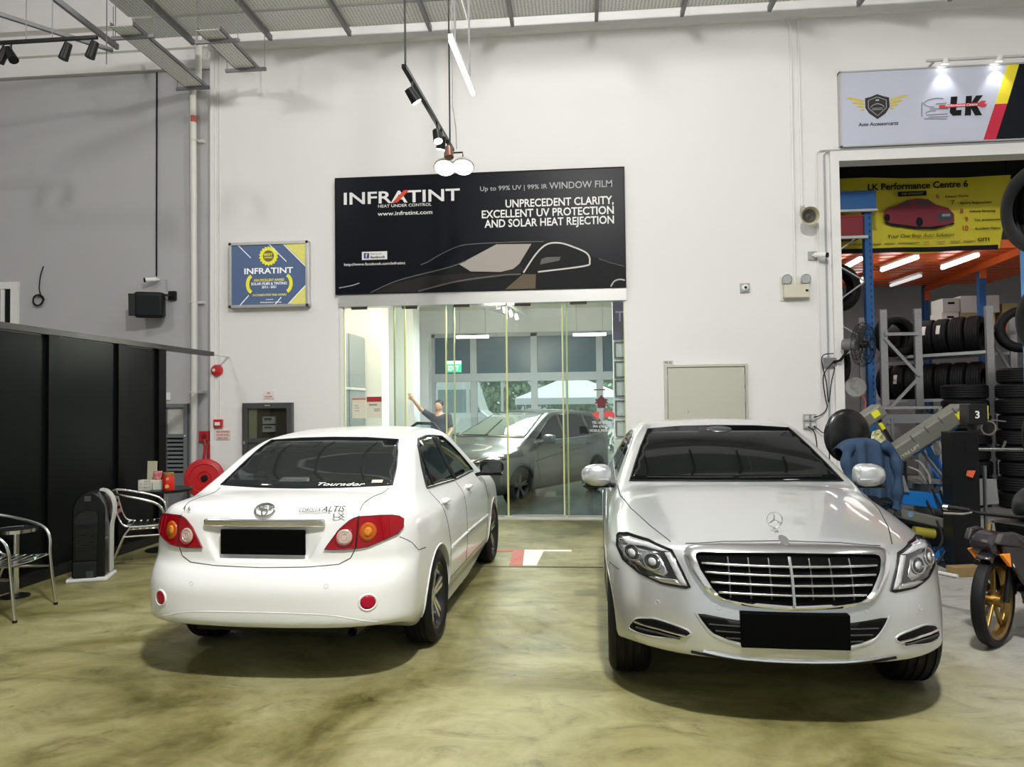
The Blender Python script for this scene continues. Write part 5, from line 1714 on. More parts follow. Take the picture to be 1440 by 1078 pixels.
# trunking and track below the room ceiling
tk = thing('ceiling_trunking', 'white trunking with spotlights under the room ceiling', 'light track', (-1.5, 12.6, 3.75))
wp('trunk', MB().bar((-2.2, 12.2, 3.62), (-1.35, 15.8, 3.62), 0.22, 0.12), mat('trunk_grey', (0.55, 0.56, 0.54), 0.5), tk)
wp('track_bar', MB().bar((-1.35, 12.2, 3.48), (-1.05, 14.8, 3.48), 0.04, 0.04), frame_white, tk)
for k in range(4):
    spot_head(tk, (-1.33 + 0.06 * k, 12.4 + 0.55 * k, 3.47), (0.2, 0.3, -0.9), 0.035, 0.10, m=frame_white)
wp('hanger', MB().cyl((-1.3, 12.6, 3.5), (-1.3, 12.6, 4.0), 0.01, 6).cyl((-1.1, 14.4, 3.5), (-1.1, 14.4, 4.0), 0.01, 6).cyl((-2.1, 12.6, 3.6), (-2.1, 12.6, 4.0), 0.01, 6).cyl((-1.45, 15.4, 3.6), (-1.45, 15.4, 4.0), 0.01, 6), gp, tk)
ac = thing('air_conditioner', 'grey cassette air conditioner in the room ceiling', 'air conditioner', (-1.9, 12.1, 3.9))
wp('cassette', MB().bx(-2.35, -1.55, 11.8, 12.5, 3.90, 3.998), mat('ac_grey', (0.42, 0.43, 0.40), 0.5), ac, bevel=0.01)
wp('vane', MB().bx(-2.25, -1.65, 11.84, 11.90, 3.885, 3.90).bx(-2.25, -1.65, 12.40, 12.46, 3.885, 3.90), mat('ac_dark', (0.12, 0.12, 0.12), 0.5), ac)
# pier with framed certificates and purple sign
struct('wall_pier', MB().bx(0.56, 1.5, 11.35, 11.5, 0, 4.0), rw)
pp = thing('purple_sign', 'purple sign panel above the framed certificates', 'sign', (0.9, 11.35, 3.0))
wp('panel', MB().bx(0.56, 1.3, 11.32, 11.348, 2.62, 3.22), mat('purple', (0.055, 0.03, 0.10), 0.5), pp)
wtext('Tou', 0.16, mat('purple_text', (0.35, 0.33, 0.5), 0.5), pp, (0.60, 11.319, 2.9), width=0.36, bold=0.01)
for i, z in enumerate((2.46, 2.16, 1.87, 1.56, 1.25)):
    t = thing('certificate_frame', ('topmost', 'second from top', 'middle', 'second from bottom', 'lowest')[i] + ' framed certificate right of the glass doors', 'picture frame', (0.72, 11.35, z))
    wp('frame', MB().bx(0.575, 0.60, 11.31, 11.348, z - 0.13, z + 0.13).bx(0.86, 0.885, 11.31, 11.348, z - 0.13, z + 0.13).bx(0.60, 0.86, 11.31, 11.348, z + 0.105, z + 0.13).bx(0.60, 0.86, 11.31, 11.348, z - 0.13, z - 0.105), mat('frame_dark', (0.06, 0.065, 0.06), 0.4), t)
    wp('certificate', MB().bx(0.60, 0.86, 11.33, 11.346, z - 0.105, z + 0.105), mat('certificate_paper', (0.62, 0.66, 0.66), 0.6), t)
    wp('seal', MB().cyl((0.80, 11.33, z - 0.06), (0.80, 11.326, z - 0.06), 0.02, 12), mat('seal_gold', (0.35, 0.25, 0.08), 0.5), t)
oc = thing('dark_shape_chair', 'unclear black shape built as a round-backed chair beside the grey hatchback', 'chair', (1.22, 12.6, 0.005), 0.5)  # unclear dark shape behind the glass, built as a chair
MB().ball((0, 0.1, 1.12), (0.30, 0.09, 0.36), 18, 12).build('backrest', blackm, oc, smooth=True)
MB().ball((0, -0.15, 0.55), (0.28, 0.28, 0.09), 18, 10).build('seat', blackm, oc, smooth=True)
MB().cyl((0, -0.1, 0.1), (0, -0.1, 0.5), 0.03, 10).bar((0, 0.12, 0.5), (0, 0.12, 0.9), 0.06, 0.03).build('post', blackm, oc)
for k in range(5):
    a = 2 * PI * k / 5
    MB().bar((0, -0.1, 0.12), (0.28 * math.cos(a), -0.1 + 0.28 * math.sin(a), 0.06), 0.04, 0.03).ball((0.28 * math.cos(a), -0.1 + 0.28 * math.sin(a), 0.03), 0.03).build('leg', blackm, oc)
# ------------------------------------------------------------------ person in the room, reaching up beside an open car door
def capsule(p, a, b, r1, r2):
    a, b = np.array(a, float), np.array(b, float)
    d = b - a
    t = np.clip(((p - a) @ d) / (d @ d), 0, 1)
    return np.linalg.norm(p - a - t[:, None] * d, axis=1) - (r1 + (r2 - r1) * t)


def chain(p, pts, rs, k=0.02):
    d = None
    for i in range(len(pts) - 1):
        c = capsule(p, pts[i], pts[i + 1], rs[i], rs[i + 1])
        d = c if d is None else smin(d, c, k)
    return d


def build_person(name, label, loc, rz):
    """standing figure facing -y locally, right arm raised"""
    t = thing(name, label, 'person', loc, rz)
    SR, ER, WR = (-0.19, 0.0, 1.42), (-0.33, -0.16, 1.56), (-0.44, -0.30, 1.76)
    SL, EL, WL = (0.19, 0.0, 1.42), (0.26, -0.02, 1.13), (0.22, -0.20, 0.96)

    def hand(p, w, d, up):
        w, d, up = np.array(w), np.array(d) / np.linalg.norm(d), np.array(up) / np.linalg.norm(up)
        s = np.cross(d, up)
        h = capsule(p, w, w + d * 0.07, 0.026, 0.030)
        for i, (o, l) in enumerate(((-0.028, 0.065), (-0.010, 0.075), (0.010, 0.070), (0.028, 0.055))):
            b = w + d * 0.075 + s * o
            m = b + d * l * 0.55 - up * 0.006
            h = smin(h, chain(p, [b, m, m + d * l * 0.40 - up * 0.02], [0.0095, 0.009, 0.008], 0.004), 0.006)
        b = w + d * 0.02 - s * 0.03
        h = smin(h, chain(p, [b, b + d * 0.035 - s * 0.025, b + d * 0.07 - s * 0.032], [0.012, 0.011, 0.009], 0.004), 0.008)
        return h

    def skin(p):
        d = np.linalg.norm((p - [0, -0.02, 1.62]) / [0.082, 0.098, 0.118], axis=1) * 0.09 - 0.09
        d = smin(d, capsule(p, (0, 0.0, 1.42), (0, -0.01, 1.58), 0.058, 0.052), 0.03)
        d = smin(d, capsule(p, (0, -0.115, 1.60), (0, -0.105, 1.635), 0.014, 0.010), 0.015)
        for s in (-1, 1):
            d = smin(d, capsule(p, (s * 0.085, 0.0, 1.61), (s * 0.09, 0.005, 1.64), 0.014, 0.016), 0.01)
            d = smax(d, -capsule(p, (s * 0.032, -0.122, 1.632), (s * 0.036, -0.122, 1.632), 0.014, 0.014), 0.01)
        d = smin(d, capsule(p, (-0.02, -0.105, 1.563), (0.02, -0.105, 1.563), 0.010, 0.010), 0.012)
        d = smin(d, chain(p, [SR, ER, WR], [0.045, 0.040, 0.028]), 0.02)
        d = smin(d, chain(p, [SL, EL, WL], [0.045, 0.040, 0.028]), 0.02)
        d = smin(d, hand(p, WR, (-0.4, -0.3, 0.85), (0.5, -0.8, 0)), 0.012)
        d = smin(d, hand(p, WL, (-0.1, -0.9, -0.3), (0, -0.2, 1)), 0.012)
        # trunk and legs under the clothes keep the figure one surface
        d = smin(d, chain(p, [(0, 0, 1.40), (0, 0, 1.15), (0, 0.01, 0.95)], [0.11, 0.10, 0.11]), 0.06)
        for s in (-1, 1):
            d = smin(d, chain(p, [(s * 0.09, 0.01, 0.92), (s * 0.10, -0.01, 0.50), (s * 0.10, 0.02, 0.09)], [0.075, 0.055, 0.038]), 0.03)
        return d

    def shirt(p):
        q = p / [1.42, 1.0, 1]
        d = chain(q, [(0, 0, 1.36), (0, 0, 1.15), (0, 0.01, 0.93)], [0.125, 0.118, 0.125], 0.05)
        for S, E in ((SR, ER), (SL, EL)):
            mid = tuple((np.array(S) * 0.35 + np.array(E) * 0.65))
            d = smin(d, chain(p, [S, mid], [0.072, 0.060]), 0.05)
        d = smax(d, 0.86 - p[:, 2], 0.01)
        return d

    def trousers(p):
        d = capsule(p / [1.25, 1, 1], (0, 0.01, 0.97), (0, 0.01, 0.90), 0.122, 0.125)
        for s in (-1, 1):
            d = smin(d, chain(p, [(s * 0.09, 0.01, 0.88), (s * 0.10, -0.01, 0.50), (s * 0.10, 0.02, 0.08)], [0.095, 0.075, 0.062]), 0.04)
        return smax(smax(d, 0.06 - p[:, 2], 0.01), p[:, 2] - 0.98, 0.01)

    def shoes(p):
        d = None
        for s in (-1, 1):
            c = capsule(p * [1, 1, 1.15], (s * 0.10, 0.05, 0.045), (s * 0.11, -0.14, 0.04), 0.045, 0.042)
            d = c if d is None else np.minimum(d, c)
        return smax(d, 0.002 - p[:, 2], 0.008)

    def hair(p):
        d = np.linalg.norm((p - [0, 0.0, 1.645]) / [0.095, 0.105, 0.112], axis=1) * 0.1 - 0.1
        return smax(smax(d, -(np.linalg.norm((p - [0, -0.06, 1.585]) / [0.09, 0.10, 0.10], axis=1) * 0.1 - 0.1), 0.02), 1.56 - p[:, 2], 0.02)
    for nm, f, m, lo, hi, h in (('body', skin, mat('skin', (0.45, 0.27, 0.18), 0.5), (-0.68, -0.5, 0.02), (0.45, 0.25, 1.98), 0.014),
                                ('shirt', shirt, mat('navy_shirt', (0.03, 0.035, 0.06), 0.8), (-0.42, -0.3, 0.8), (0.42, 0.25, 1.6), 0.02),
                                ('trousers', trousers, mat('dark_trousers', (0.03, 0.03, 0.035), 0.8), (-0.3, -0.2, 0.02), (0.3, 0.25, 1.05), 0.02),
                                ('shoes', shoes, blackm, (-0.25, -0.25, -0.02), (0.25, 0.2, 0.15), 0.015),
                                ('hair', hair, mat('black_hair', (0.012, 0.01, 0.009), 0.6), (-0.15, -0.2, 1.5), (0.15, 0.2, 1.82), 0.012)):
        V, F = sdf_mesh(f, lo, hi, h)
        link(nm, np_mesh(nm, V, F), m, t)
    return t


build_person('person', 'person in navy shirt reaching up beside the open car door', (-2.78, 14.6, 0.005), -0.2)
od = thing('car_door', 'open car door with pale window beside the person in navy', 'car door', (-2.75, 13.6, 0.005))
MB().tube([(-0.38, 0, 0.95), (-0.36, 0, 1.25), (-0.26, 0, 1.31), (0.05, 0, 1.30), (0.22, 0, 1.1), (0.32, 0, 0.95)], 0.03, 8).build('window_frame', CM['trim'], od, smooth=True)
MB().prism([(-0.37, 0.95), (-0.35, 1.24), (-0.25, 1.30), (0.05, 1.29), (0.21, 1.09), (0.31, 0.95)], lambda u, v, w: (u, w - 0.005, v), 0.006).build('window_glass', glass_mat('pale_glass', (0.75, 0.92, 0.92), 0.1), od)
MB().prism([(-0.40, 0.28), (-0.42, 0.60), (-0.40, 0.95), (0.34, 0.95), (0.42, 0.6), (0.36, 0.28)], lambda u, v, w: (u, w - 0.05, v), 0.1).build('door_panel', CM['grey'], od, bevel=0.03)
MB().bx(-0.34, -0.16, -0.075, -0.05, 0.80, 0.84).build('handle', CM['trim'], od, bevel=0.006)
MB().cyl((-0.1, 0.0, 0.0), (-0.1, 0.0, 0.30), 0.02, 10).cyl((0.2, 0.0, 0.0), (0.2, 0.0, 0.30), 0.02, 10).build('stand', blackm, od)

# ------------------------------------------------------------------ outside the far windows
struct('floor_outside', MB().bx(-25, 25, 18.16, 48, -0.2, -0.02), mat('outside_paving', (0.42, 0.42, 0.38), 0.8))
vn = thing('white_van', 'white van parked outside the far windows', 'van', (-3.6, 21.5, -0.02))
prof = [(-2.4, 0.35), (-2.45, 1.0), (-2.35, 2.35), (-2.2, 2.5), (0.75, 2.5), (1.05, 2.4), (1.6, 1.5), (2.3, 1.2), (2.4, 0.9), (2.4, 0.35)]
MB().prism(prof, lambda u, v, w: (u * 0.55, w - 0.9, v), 1.8).build('body', mat('van_white', (0.8, 0.82, 0.82), 0.3, coat=0.5), vn, bevel=0.06)
for a, b in ((-1.15, -0.45), (-0.35, 0.45)):
    MB().bx(a, b, -0.92, -0.895, 1.45, 2.1).build('side_window', mat('van_glass', (0.25, 0.34, 0.35), 0.08), vn, bevel=0.02)
MB().prism([(0.56, 1.45), (0.56, 2.1), (0.62, 2.1), (0.86, 1.45)], lambda u, v, w: (u, -0.92 + w, v), 0.02).build('cab_window', MATS['van_glass'], vn)
for x in (-0.8, 0.85):
    for y in (-0.8, 0.8):
        MB().lathe([(0.0, -0.1), (0.2, -0.1), (0.33, -0.08), (0.34, 0), (0.33, 0.08), (0.2, 0.1), (0, 0.1)], (x, y, 0.34), (0, 1, 0), 24).build('wheel', CM['rubber'], vn, smooth=True)
tn = thing('canopy_tent', 'white pyramid canopy tent outside the far windows', 'tent', (-0.15, 24.0, -0.02))
MB().add([(-1.75, -1.7, 1.85), (1.75, -1.7, 1.85), (1.75, 1.7, 1.85), (-1.75, 1.7, 1.85), (0, 0, 2.62), (-1.75, -1.7, 1.65), (1.75, -1.7, 1.65), (1.75, 1.7, 1.65), (-1.75, 1.7, 1.65)],
         [(0, 1, 4), (1, 2, 4), (2, 3, 4), (3, 0, 4), (0, 5, 6, 1), (1, 6, 7, 2), (2, 7, 8, 3), (3, 8, 5, 0)]).build('canopy', mat('tent_white', (0.8, 0.82, 0.86), 0.7), tn)
for x in (-1.7, 1.7):
    for y in (-1.65, 1.65):
        MB().cyl((x, y, 0), (x, y, 1.85), 0.025, 8).build('pole', MATS['grey_cable'], tn)
leafm = [mat('leaf_%s' % n, c, 0.6, noise=(3, 0.6, d)) for n, c, d in (('mid', (0.16, 0.32, 0.15), (0.30, 0.44, 0.24)), ('pale', (0.32, 0.46, 0.30), (0.18, 0.32, 0.15)))]
rng = random.Random(3)
for i in range(7):
    x, y, h = -11 + 3.7 * i + rng.uniform(-0.05, 0.05), 29 + rng.uniform(-1, 1.5), rng.uniform(4.2, 5.5)
    lab = '%s leafy tree from the left outside the far windows' % ('first', 'second', 'third', 'fourth', 'fifth', 'sixth', 'seventh', 'eighth', 'ninth')[i]
    t = thing('tree', lab, 'tree', (x, y, -0.02), 0, 'trees outside the far windows')
    MB().tube([(0, 0, 0), (0.05, 0.02, h * 0.4), (-0.05, 0, h * 0.8)], [0.14, 0.10, 0.05], 8).build('trunk', mat('bark', (0.12, 0.09, 0.06), 0.9), t, smooth=True)
    mb = MB()
    for k in range(1500):
        a, b = rng.uniform(0, 2 * PI), rng.uniform(-1, 1)
        r = rng.uniform(0.55, 1.0) ** 0.5
        c = Vector((1.75 * r * math.cos(a) * math.sqrt(1 - b * b), 1.5 * r * math.sin(a) * math.sqrt(1 - b * b), h * 0.58 + h * 0.45 * r * b))
        R = Euler((rng.uniform(0, 6), rng.uniform(0, 6), rng.uniform(0, 6))).to_matrix()
        s = rng.uniform(0.16, 0.30)
        mb.add([c + R @ Vector(q) * s for q in ((-1, 0, 0), (0, -0.45, 0.1), (1, 0, 0), (0, 0.45, 0.1))], [(0, 1, 2, 3)])
    o = mb.build('foliage', leafm[i % 2], t)
    o['kind'] = 'stuff'
hd = MB()
for k in range(5200):
    c = Vector((rng.uniform(-11, 11), 26.2 + rng.uniform(-0.25, 0.25), rng.uniform(0.0, 2.3)))
    R = Euler((rng.uniform(0, 6), rng.uniform(0, 6), rng.uniform(0, 6))).to_matrix()
    s = rng.uniform(0.08, 0.16)
    hd.add([c + R @ Vector(q) * s for q in ((-1, 0, 0), (0, -0.5, 0.1), (1, 0, 0), (0, 0.5, 0.1))], [(0, 1, 2, 3)])
tag(hd.build('hedge', leafm[1]), 'pale green hedge outside the far windows', 'hedge', kind='stuff')
# ------------------------------------------------------------------ left side: partition, chairs, cooler, fire hose
bp = mat('black_panel', (0.004, 0.005, 0.005), 0.3, spec=0.10, noise=(1.5, 0.5, (0.005, 0.0065, 0.0065)))
bpost = mat('black_post', (0.003, 0.003, 0.003), 0.35, spec=0.12)
pt = thing('black_partition', 'black panelled partition along the left side of the hall', 'partition', (-5.25, 6.5, 0))
for y0, y1 in ((3.4, 4.75), (4.90, 6.78), (6.92, 7.885), (8.056, 8.69)):
    wp('panel', MB().bx(-5.26, -5.22, y0, y1, 0.10, 2.38), bp, pt)
for y0, y1 in ((4.75, 4.90), (6.78, 6.92), (7.885, 8.056), (8.69, 8.85)):
    wp('post', MB().bx(-5.27, -5.185, y0, y1, 0, 2.40), bpost, pt)
wp('top_rail', MB().bx(-5.28, -5.17, 3.4, 10.05, 2.39, 2.45), mat('rail_black', (0.03, 0.028, 0.028), 0.35), pt)
wp('base_rail', MB().bx(-5.28, -5.16, 3.4, 8.85, 0, 0.10), mat('rail_base', (0.012, 0.012, 0.012), 0.3, spec=0.3), pt)
wp('wall_bracket', MB().cyl((-5.22, 10.05, 2.42), (-5.22, WALL - 0.002, 2.42), 0.015, 8), frame_white, pt)

alu = mat('aluminium_tube', (0.72, 0.73, 0.74), 0.18, metal=1.0)


def bistro_chair(label, loc, rz):
    """tubular aluminium armchair with slats; faces local +x"""
    t = thing('bistro_chair', label, 'chair', loc, rz, 'aluminium bistro chairs')
    for s in (-1, 1):
        y = 0.25 * s
        arm = smooth_poly([(-0.27, y * 0.80, 0.78), (-0.16, y * 1.06, 0.755), (0.05, y * 1.12, 0.70), (0.17, y * 1.10, 0.64), (0.215, y * 1.06, 0.55), (0.225, y * 1.02, 0.40), (0.27, y * 1.05, 0.0)], 5, False)
        MB().tube(arm, 0.0135, 10).build('arm_and_front_leg', alu, t, smooth=True)
        back = smooth_poly([(-0.27, y * 0.80, 0.78), (-0.245, y * 0.84, 0.66), (-0.20, y * 0.86, 0.50), (-0.14, y * 0.88, 0.435), (0.0, y * 0.9, 0.42), (0.21, y * 0.9, 0.43)], 5, False)
        MB().tube(back, 0.0125, 10).build('back_tube', alu, t, smooth=True)
        MB().tube([(-0.10, y * 0.95, 0.42), (-0.16, y * 0.98, 0.34), (-0.30, y * 1.02, 0.0)], 0.0125, 10).build('rear_leg', alu, t, smooth=True)
        MB().tube([(0.232, y * 1.03, 0.33), (-0.17, y * 0.98, 0.33)], 0.010, 8).build('side_stretcher', alu, t, smooth=True)
        MB().cyl((0.27, y * 1.05, 0), (0.27, y * 1.05, 0.02), 0.017, 8).cyl((-0.30, y * 1.02, 0), (-0.30, y * 1.02, 0.02), 0.017, 8).build('foot_cap', blackm, t)
    MB().tube([(-0.27, -0.2, 0.78), (-0.295, 0, 0.785), (-0.27, 0.2, 0.78)], 0.0135, 10).build('top_tube', alu, t, smooth=True)
    for z, x in ((0.70, -0.262), (0.63, -0.24), (0.56, -0.222)):
        MB().tube([(x, -0.21, z), (x - 0.02, 0, z), (x, 0.21, z)], 0, flat=(0.045, 0.006, (1, 0, 0.25))).build('back_slat', alu, t)
    for x in (-0.12, -0.055, 0.01, 0.075, 0.14, 0.20):
        MB().tube([(x, -0.235, 0.432), (x, 0, 0.420), (x, 0.235, 0.432)], 0, flat=(0.05, 0.006, (0, 0, 1))).build('seat_slat', alu, t)
    return t


bistro_chair('shiny aluminium armchair at the left edge before the black partition', (-4.67, 5.60, 0), math.radians(6))
bistro_chair('aluminium armchair between the air cooler and the white car', (-4.66, 7.50, 0), math.radians(28))
bistro_chair('aluminium armchair mostly hidden behind the white car boot', (-4.20, 8.50, 0), math.radians(205))


def round_table(label, loc, r, h, rim):
    t = thing('round_table', label, 'table', loc)
    MB().lathe([(0.0, h - 0.02), (r - 0.005, h - 0.02), (r - 0.005, h), (0, h)], n=36).build('table_top', mat('table_black', (0.02, 0.02, 0.021), 0.2), t, smooth=30)
    MB().lathe([(r - 0.01, h - 0.028), (r + 0.005, h - 0.028), (r + 0.005, h + 0.002), (r - 0.006, h + 0.002)], n=36, closed=True).build('rim', rim, t, smooth=30)
    MB().cyl((0, 0, 0.03), (0, 0, h - 0.02), 0.03, 14).build('column', alu, t, smooth=True)
    MB().lathe([(0.0, 0.035), (0.05, 0.03), (r * 0.7, 0.012), (r * 0.7, 0.0), (0, 0)], n=28).build('foot', blackm, t, smooth=30)
    return t


round_table('small round black table with chrome rim at the left edge', (-4.985, 6.12, 0), 0.165, 0.60, alu)
round_table('round black table holding condiments beside the partition', (-4.83, 8.22, 0), 0.30, 0.71, blackm)
TZ = 0.711
cn = thing('menu_card', 'pale upright menu card standing on the round table', 'menu card', (-5.0, 8.23, TZ))
MB().box((0, 0.01, 0.16), (0.115, 0.012, 0.32), (-0.05, 0, 0)).build('card', mat('card_cream', (0.60, 0.56, 0.42), 0.7, noise=(8, 0.5, (0.35, 0.42, 0.22))), cn)
MB().bx(-0.05, 0.05, -0.03, 0.03, 0, 0.02).build('card_foot', wht, cn)
bk = thing('condiment_basket', 'white woven basket on the round table', 'basket', (-4.98, 8.10, TZ))
for s in (0, 1):
    for z in (0.012, 0.045, 0.078, 0.108):
        MB().bx(-0.075, 0.075, -0.05 + s * 0.096, -0.046 + s * 0.096, z - 0.006, z + 0.006).build('rail', mat('basket_white', (0.70, 0.70, 0.62), 0.6), bk)
    for i in range(8):
        MB().bx(-0.072 + i * 0.0205, -0.064 + i * 0.0205, -0.049 + s * 0.096, -0.047 + s * 0.096, 0.0, 0.115).build('stake', MATS['basket_white'], bk)
MB().bx(-0.075, -0.071, -0.05, 0.05, 0, 0.115).bx(0.071, 0.075, -0.05, 0.05, 0, 0.115).bx(-0.075, 0.075, -0.05, 0.05, 0, 0.006).build('basket_body', MATS['basket_white'], bk)
sn = thing('snack_packet', 'crumpled red snack packet leaning in the basket', 'packet', (-4.90, 8.17, TZ))
pk = MB()
rng = random.Random(5)
n, m_ = 8, 9
pv = []
for sd in (-1, 1):
    for i in range(n):
        for j in range(m_):
            u, v = i / (n - 1) * 2 - 1, j / (m_ - 1) * 2 - 1
            b = max(0, (1 - u * u) * (1 - v * v)) ** 0.5
            pv.append((u * 0.055 + v * 0.02, sd * (0.003 + 0.028 * b) + rng.uniform(-0.004, 0.004), 0.135 + v * 0.075 + rng.uniform(-0.003, 0.003)))
pf = []
for k in (0, n * m_):
    pf += [(k + i * m_ + j, k + (i + 1) * m_ + j, k + (i + 1) * m_ + j + 1, k + i * m_ + j + 1) for i in range(n - 1) for j in range(m_ - 1)]
pk.add(pv, pf)
pk.build('packet', mat('packet_red', (0.45, 0.02, 0.03), 0.25, noise=(25, 0.8, (0.7, 0.45, 0.45))), sn, smooth=True)
tp = thing('tissue_box', 'white tissue packs beside the basket on the table', 'tissue box', (-4.845, 8.10, TZ))
MB().box((0, 0, 0.055), (0.095, 0.07, 0.11), (0, 0, 0.2)).build('pack', mat('tissue_white', (0.70, 0.71, 0.60), 0.7), tp, bevel=0.008)
MB().box((0.07, 0.0, 0.06), (0.045, 0.07, 0.12), (0, 0, 0.1)).build('pack', mat('tissue_grey', (0.55, 0.56, 0.50), 0.7), tp, bevel=0.008)
jr = thing('red_jar', 'red jar with gold marks on the round table', 'jar', (-4.69, 8.05, TZ))
MB().lathe([(0.0, 0), (0.058, 0.0), (0.064, 0.01), (0.064, 0.15), (0.055, 0.17), (0.055, 0.175), (0, 0.175)], n=24).build('body', mat('jar_red', (0.62, 0.02, 0.01), 0.25, coat=0.5), jr, smooth=True)
MB().lathe([(0.0, 0.205), (0.055, 0.205), (0.060, 0.20), (0.060, 0.172), (0, 0.172)], n=24).build('lid', mat('jar_lid', (0.40, 0.20, 0.05), 0.35, metal=0.4), jr, smooth=30)
for a, b, c in ((0.02, 0.05, 0.022), (0.025, 0.135, 0.016)):
    MB().cyl((a, -0.058, b), (a, -0.067, b), c, 14).build('gold_mark', mat('jar_gold', (0.75, 0.5, 0.2), 0.4), jr)

# black air cooler
ck = thing('air_cooler', 'black floor-standing air cooler with silver side strip by the partition', 'air cooler', (-4.75, 6.83, 0), math.radians(20))
ck.scale = (0.80, 0.9, 1)
cbk = mat('cooler_black', (0.004, 0.0045, 0.005), 0.22, spec=0.35)
arch = [(-0.185, 0.03), (0.175, 0.03), (0.175, 0.62)] + [(-0.005 + 0.18 * math.cos(a), 0.655 + 0.20 * math.sin(a)) for a in np.linspace(0.0, PI, 15)] + [(-0.185, 0.62)]
MB().prism(arch, lambda u, v, w: (u, w - 0.16, v), 0.34).build('body', cbk, ck, bevel=0.018, seg=3)
inn = [(-0.15, 0.20), (0.09, 0.20), (0.11, 0.58)] + [(-0.02 + 0.13 * math.cos(a), 0.60 + 0.08 * math.sin(a)) for a in np.linspace(0.2, PI, 10)] + [(-0.15, 0.60)]
fp = MB().prism(inn, lambda u, v, w: (u, -0.175 + w, v), 0.03).build('front_panel', mat('cooler_gloss', (0.006, 0.007, 0.008), 0.12), ck, bevel=0.008)
for k in range(11):
    MB().bx(-0.135, 0.075, -0.181, -0.172, 0.30 + k * 0.024, 0.308 + k * 0.024).build('grille_slat', mat('cooler_slat', (0.012, 0.013, 0.014), 0.3, spec=0.3), fp)
MB().bx(-0.165, 0.09, -0.19, -0.15, 0.035, 0.19).build('water_tank', mat('cooler_tank', (0.014, 0.016, 0.017), 0.3, spec=0.3), ck, bevel=0.01)
MB().bx(-0.02, 0.06, -0.195, -0.185, 0.04, 0.10).build('tank_window', mat('tank_grey', (0.04, 0.045, 0.045), 0.3), ck, bevel=0.004)
MB().bx(-0.05, 0.02, -0.166, -0.160, 0.765, 0.815).build('control_badge', mat('badge_grey', (0.05, 0.05, 0.05), 0.4), ck)
strip = smooth_poly([(0.06, 0.855), (0.13, 0.835), (0.19, 0.77), (0.215, 0.68), (0.205, 0.58), (0.185, 0.50), (0.18, 0.30), (0.18, 0.05)], 5, False)
MB().tube([(a, 0.09, b) for a, b in strip], 0, flat=(0.12, 0.018, (1, 0, 0.3))).build('side_strip', mat('cooler_silver', (0.60, 0.61, 0.60), 0.35, metal=0.3), ck, smooth=30)
MB().prism([(-0.235, -0.20), (0.19, -0.20), (0.215, -0.17), (0.215, 0.19), (-0.235, 0.19)], lambda u, v, w: (u, v, w), 0.035).build('base', mat('cooler_base', (0.62, 0.63, 0.62), 0.4), ck, bevel=0.01)

# grey louvred cabinet door
lv = thing('louvre_cabinet', 'grey riser cabinet with glass and louvres at partition end', 'cabinet', (-6.25, 11.0, 0.6))
lg = mat('louvre_grey', (0.16, 0.17, 0.18), 0.45)
wp('frame', MB().bx(-6.47, -6.40, 10.92, 10.998, 0.15, 1.72).bx(-6.12, -6.06, 10.92, 10.998, 0.15, 1.72).bx(-6.40, -6.12, 10.92, 10.998, 1.66, 1.72).bx(-6.40, -6.12, 10.92, 10.998, 1.19, 1.25).bx(-6.40, -6.12, 10.92, 10.998, 0.15, 0.64), lg, lv, bevel=0.004)
wp('paper_panel', MB().bx(-6.40, -6.12, 10.965, 10.99, 1.25, 1.66), mat('panel_papers', (0.42, 0.43, 0.42), 0.6, noise=(9, 0.9, (0.6, 0.6, 0.58))), lv)
for k in range(8):
    wp('louvre_slat', MB().box((-6.26, 10.955, 0.69 + k * 0.065), (0.28, 0.05, 0.012), (0.75, 0, 0)), lg, lv)
wp('back', MB().bx(-6.40, -6.12, 10.985, 10.996, 0.64, 1.19), blk, lv)
wp('lock', MB().cyl((-6.09, 10.92, 1.22), (-6.09, 10.91, 1.22), 0.012, 8), wht, lv)
sw = thing('light_switch', 'small white switch on grey wall above the riser cabinet', 'switch', (-6.40, 11.0, 1.83))
wp('plate', MB().bx(-6.44, -6.37, 10.98, 10.998, 1.78, 1.90), wht, sw, bevel=0.003)
wp('rocker', MB().bx(-6.425, -6.385, 10.974, 10.982, 1.81, 1.87), frame_white, sw)

# drain pipe
dp = thing('drain_pipe', 'tall white drain pipe in the corner beside the grey wall', 'pipe', (-5.93, 10.92, 0))
wp('pipe', MB().tube(smooth_poly([(-5.93, 10.90, 0.0), (-5.93, 10.90, 3.0), (-5.95, 10.90, 6.2), (-5.95, 10.90, 6.62), (-5.90, 10.90, 6.74), (-5.86, 10.90, 6.86), (-5.86, 10.90, 9.2)], 6, False), 0.05, 16), mat('pipe_white', (0.66, 0.66, 0.62), 0.4), dp, smooth=True)
for z in (3.3, 5.85, 1.9):
    wp('clamp', MB().lathe([(0.053, -0.015), (0.058, -0.015), (0.058, 0.015), (0.053, 0.015)], (-5.94, 10.90, z), (0, 0, 1), 16, closed=True).bx(-5.90, -5.80, 10.93, 10.998, z - 0.02, z + 0.02), mat('clamp_white', (0.6, 0.6, 0.57), 0.4), dp)
wp('red_label', MB().lathe([(0.0505, 0), (0.052, 0), (0.052, 0.10), (0.0505, 0.10)], (-5.945, 10.90, 6.13), (0, 0, 1), 16, closed=True), mat('label_red', (0.5, 0.1, 0.08), 0.5), dp)

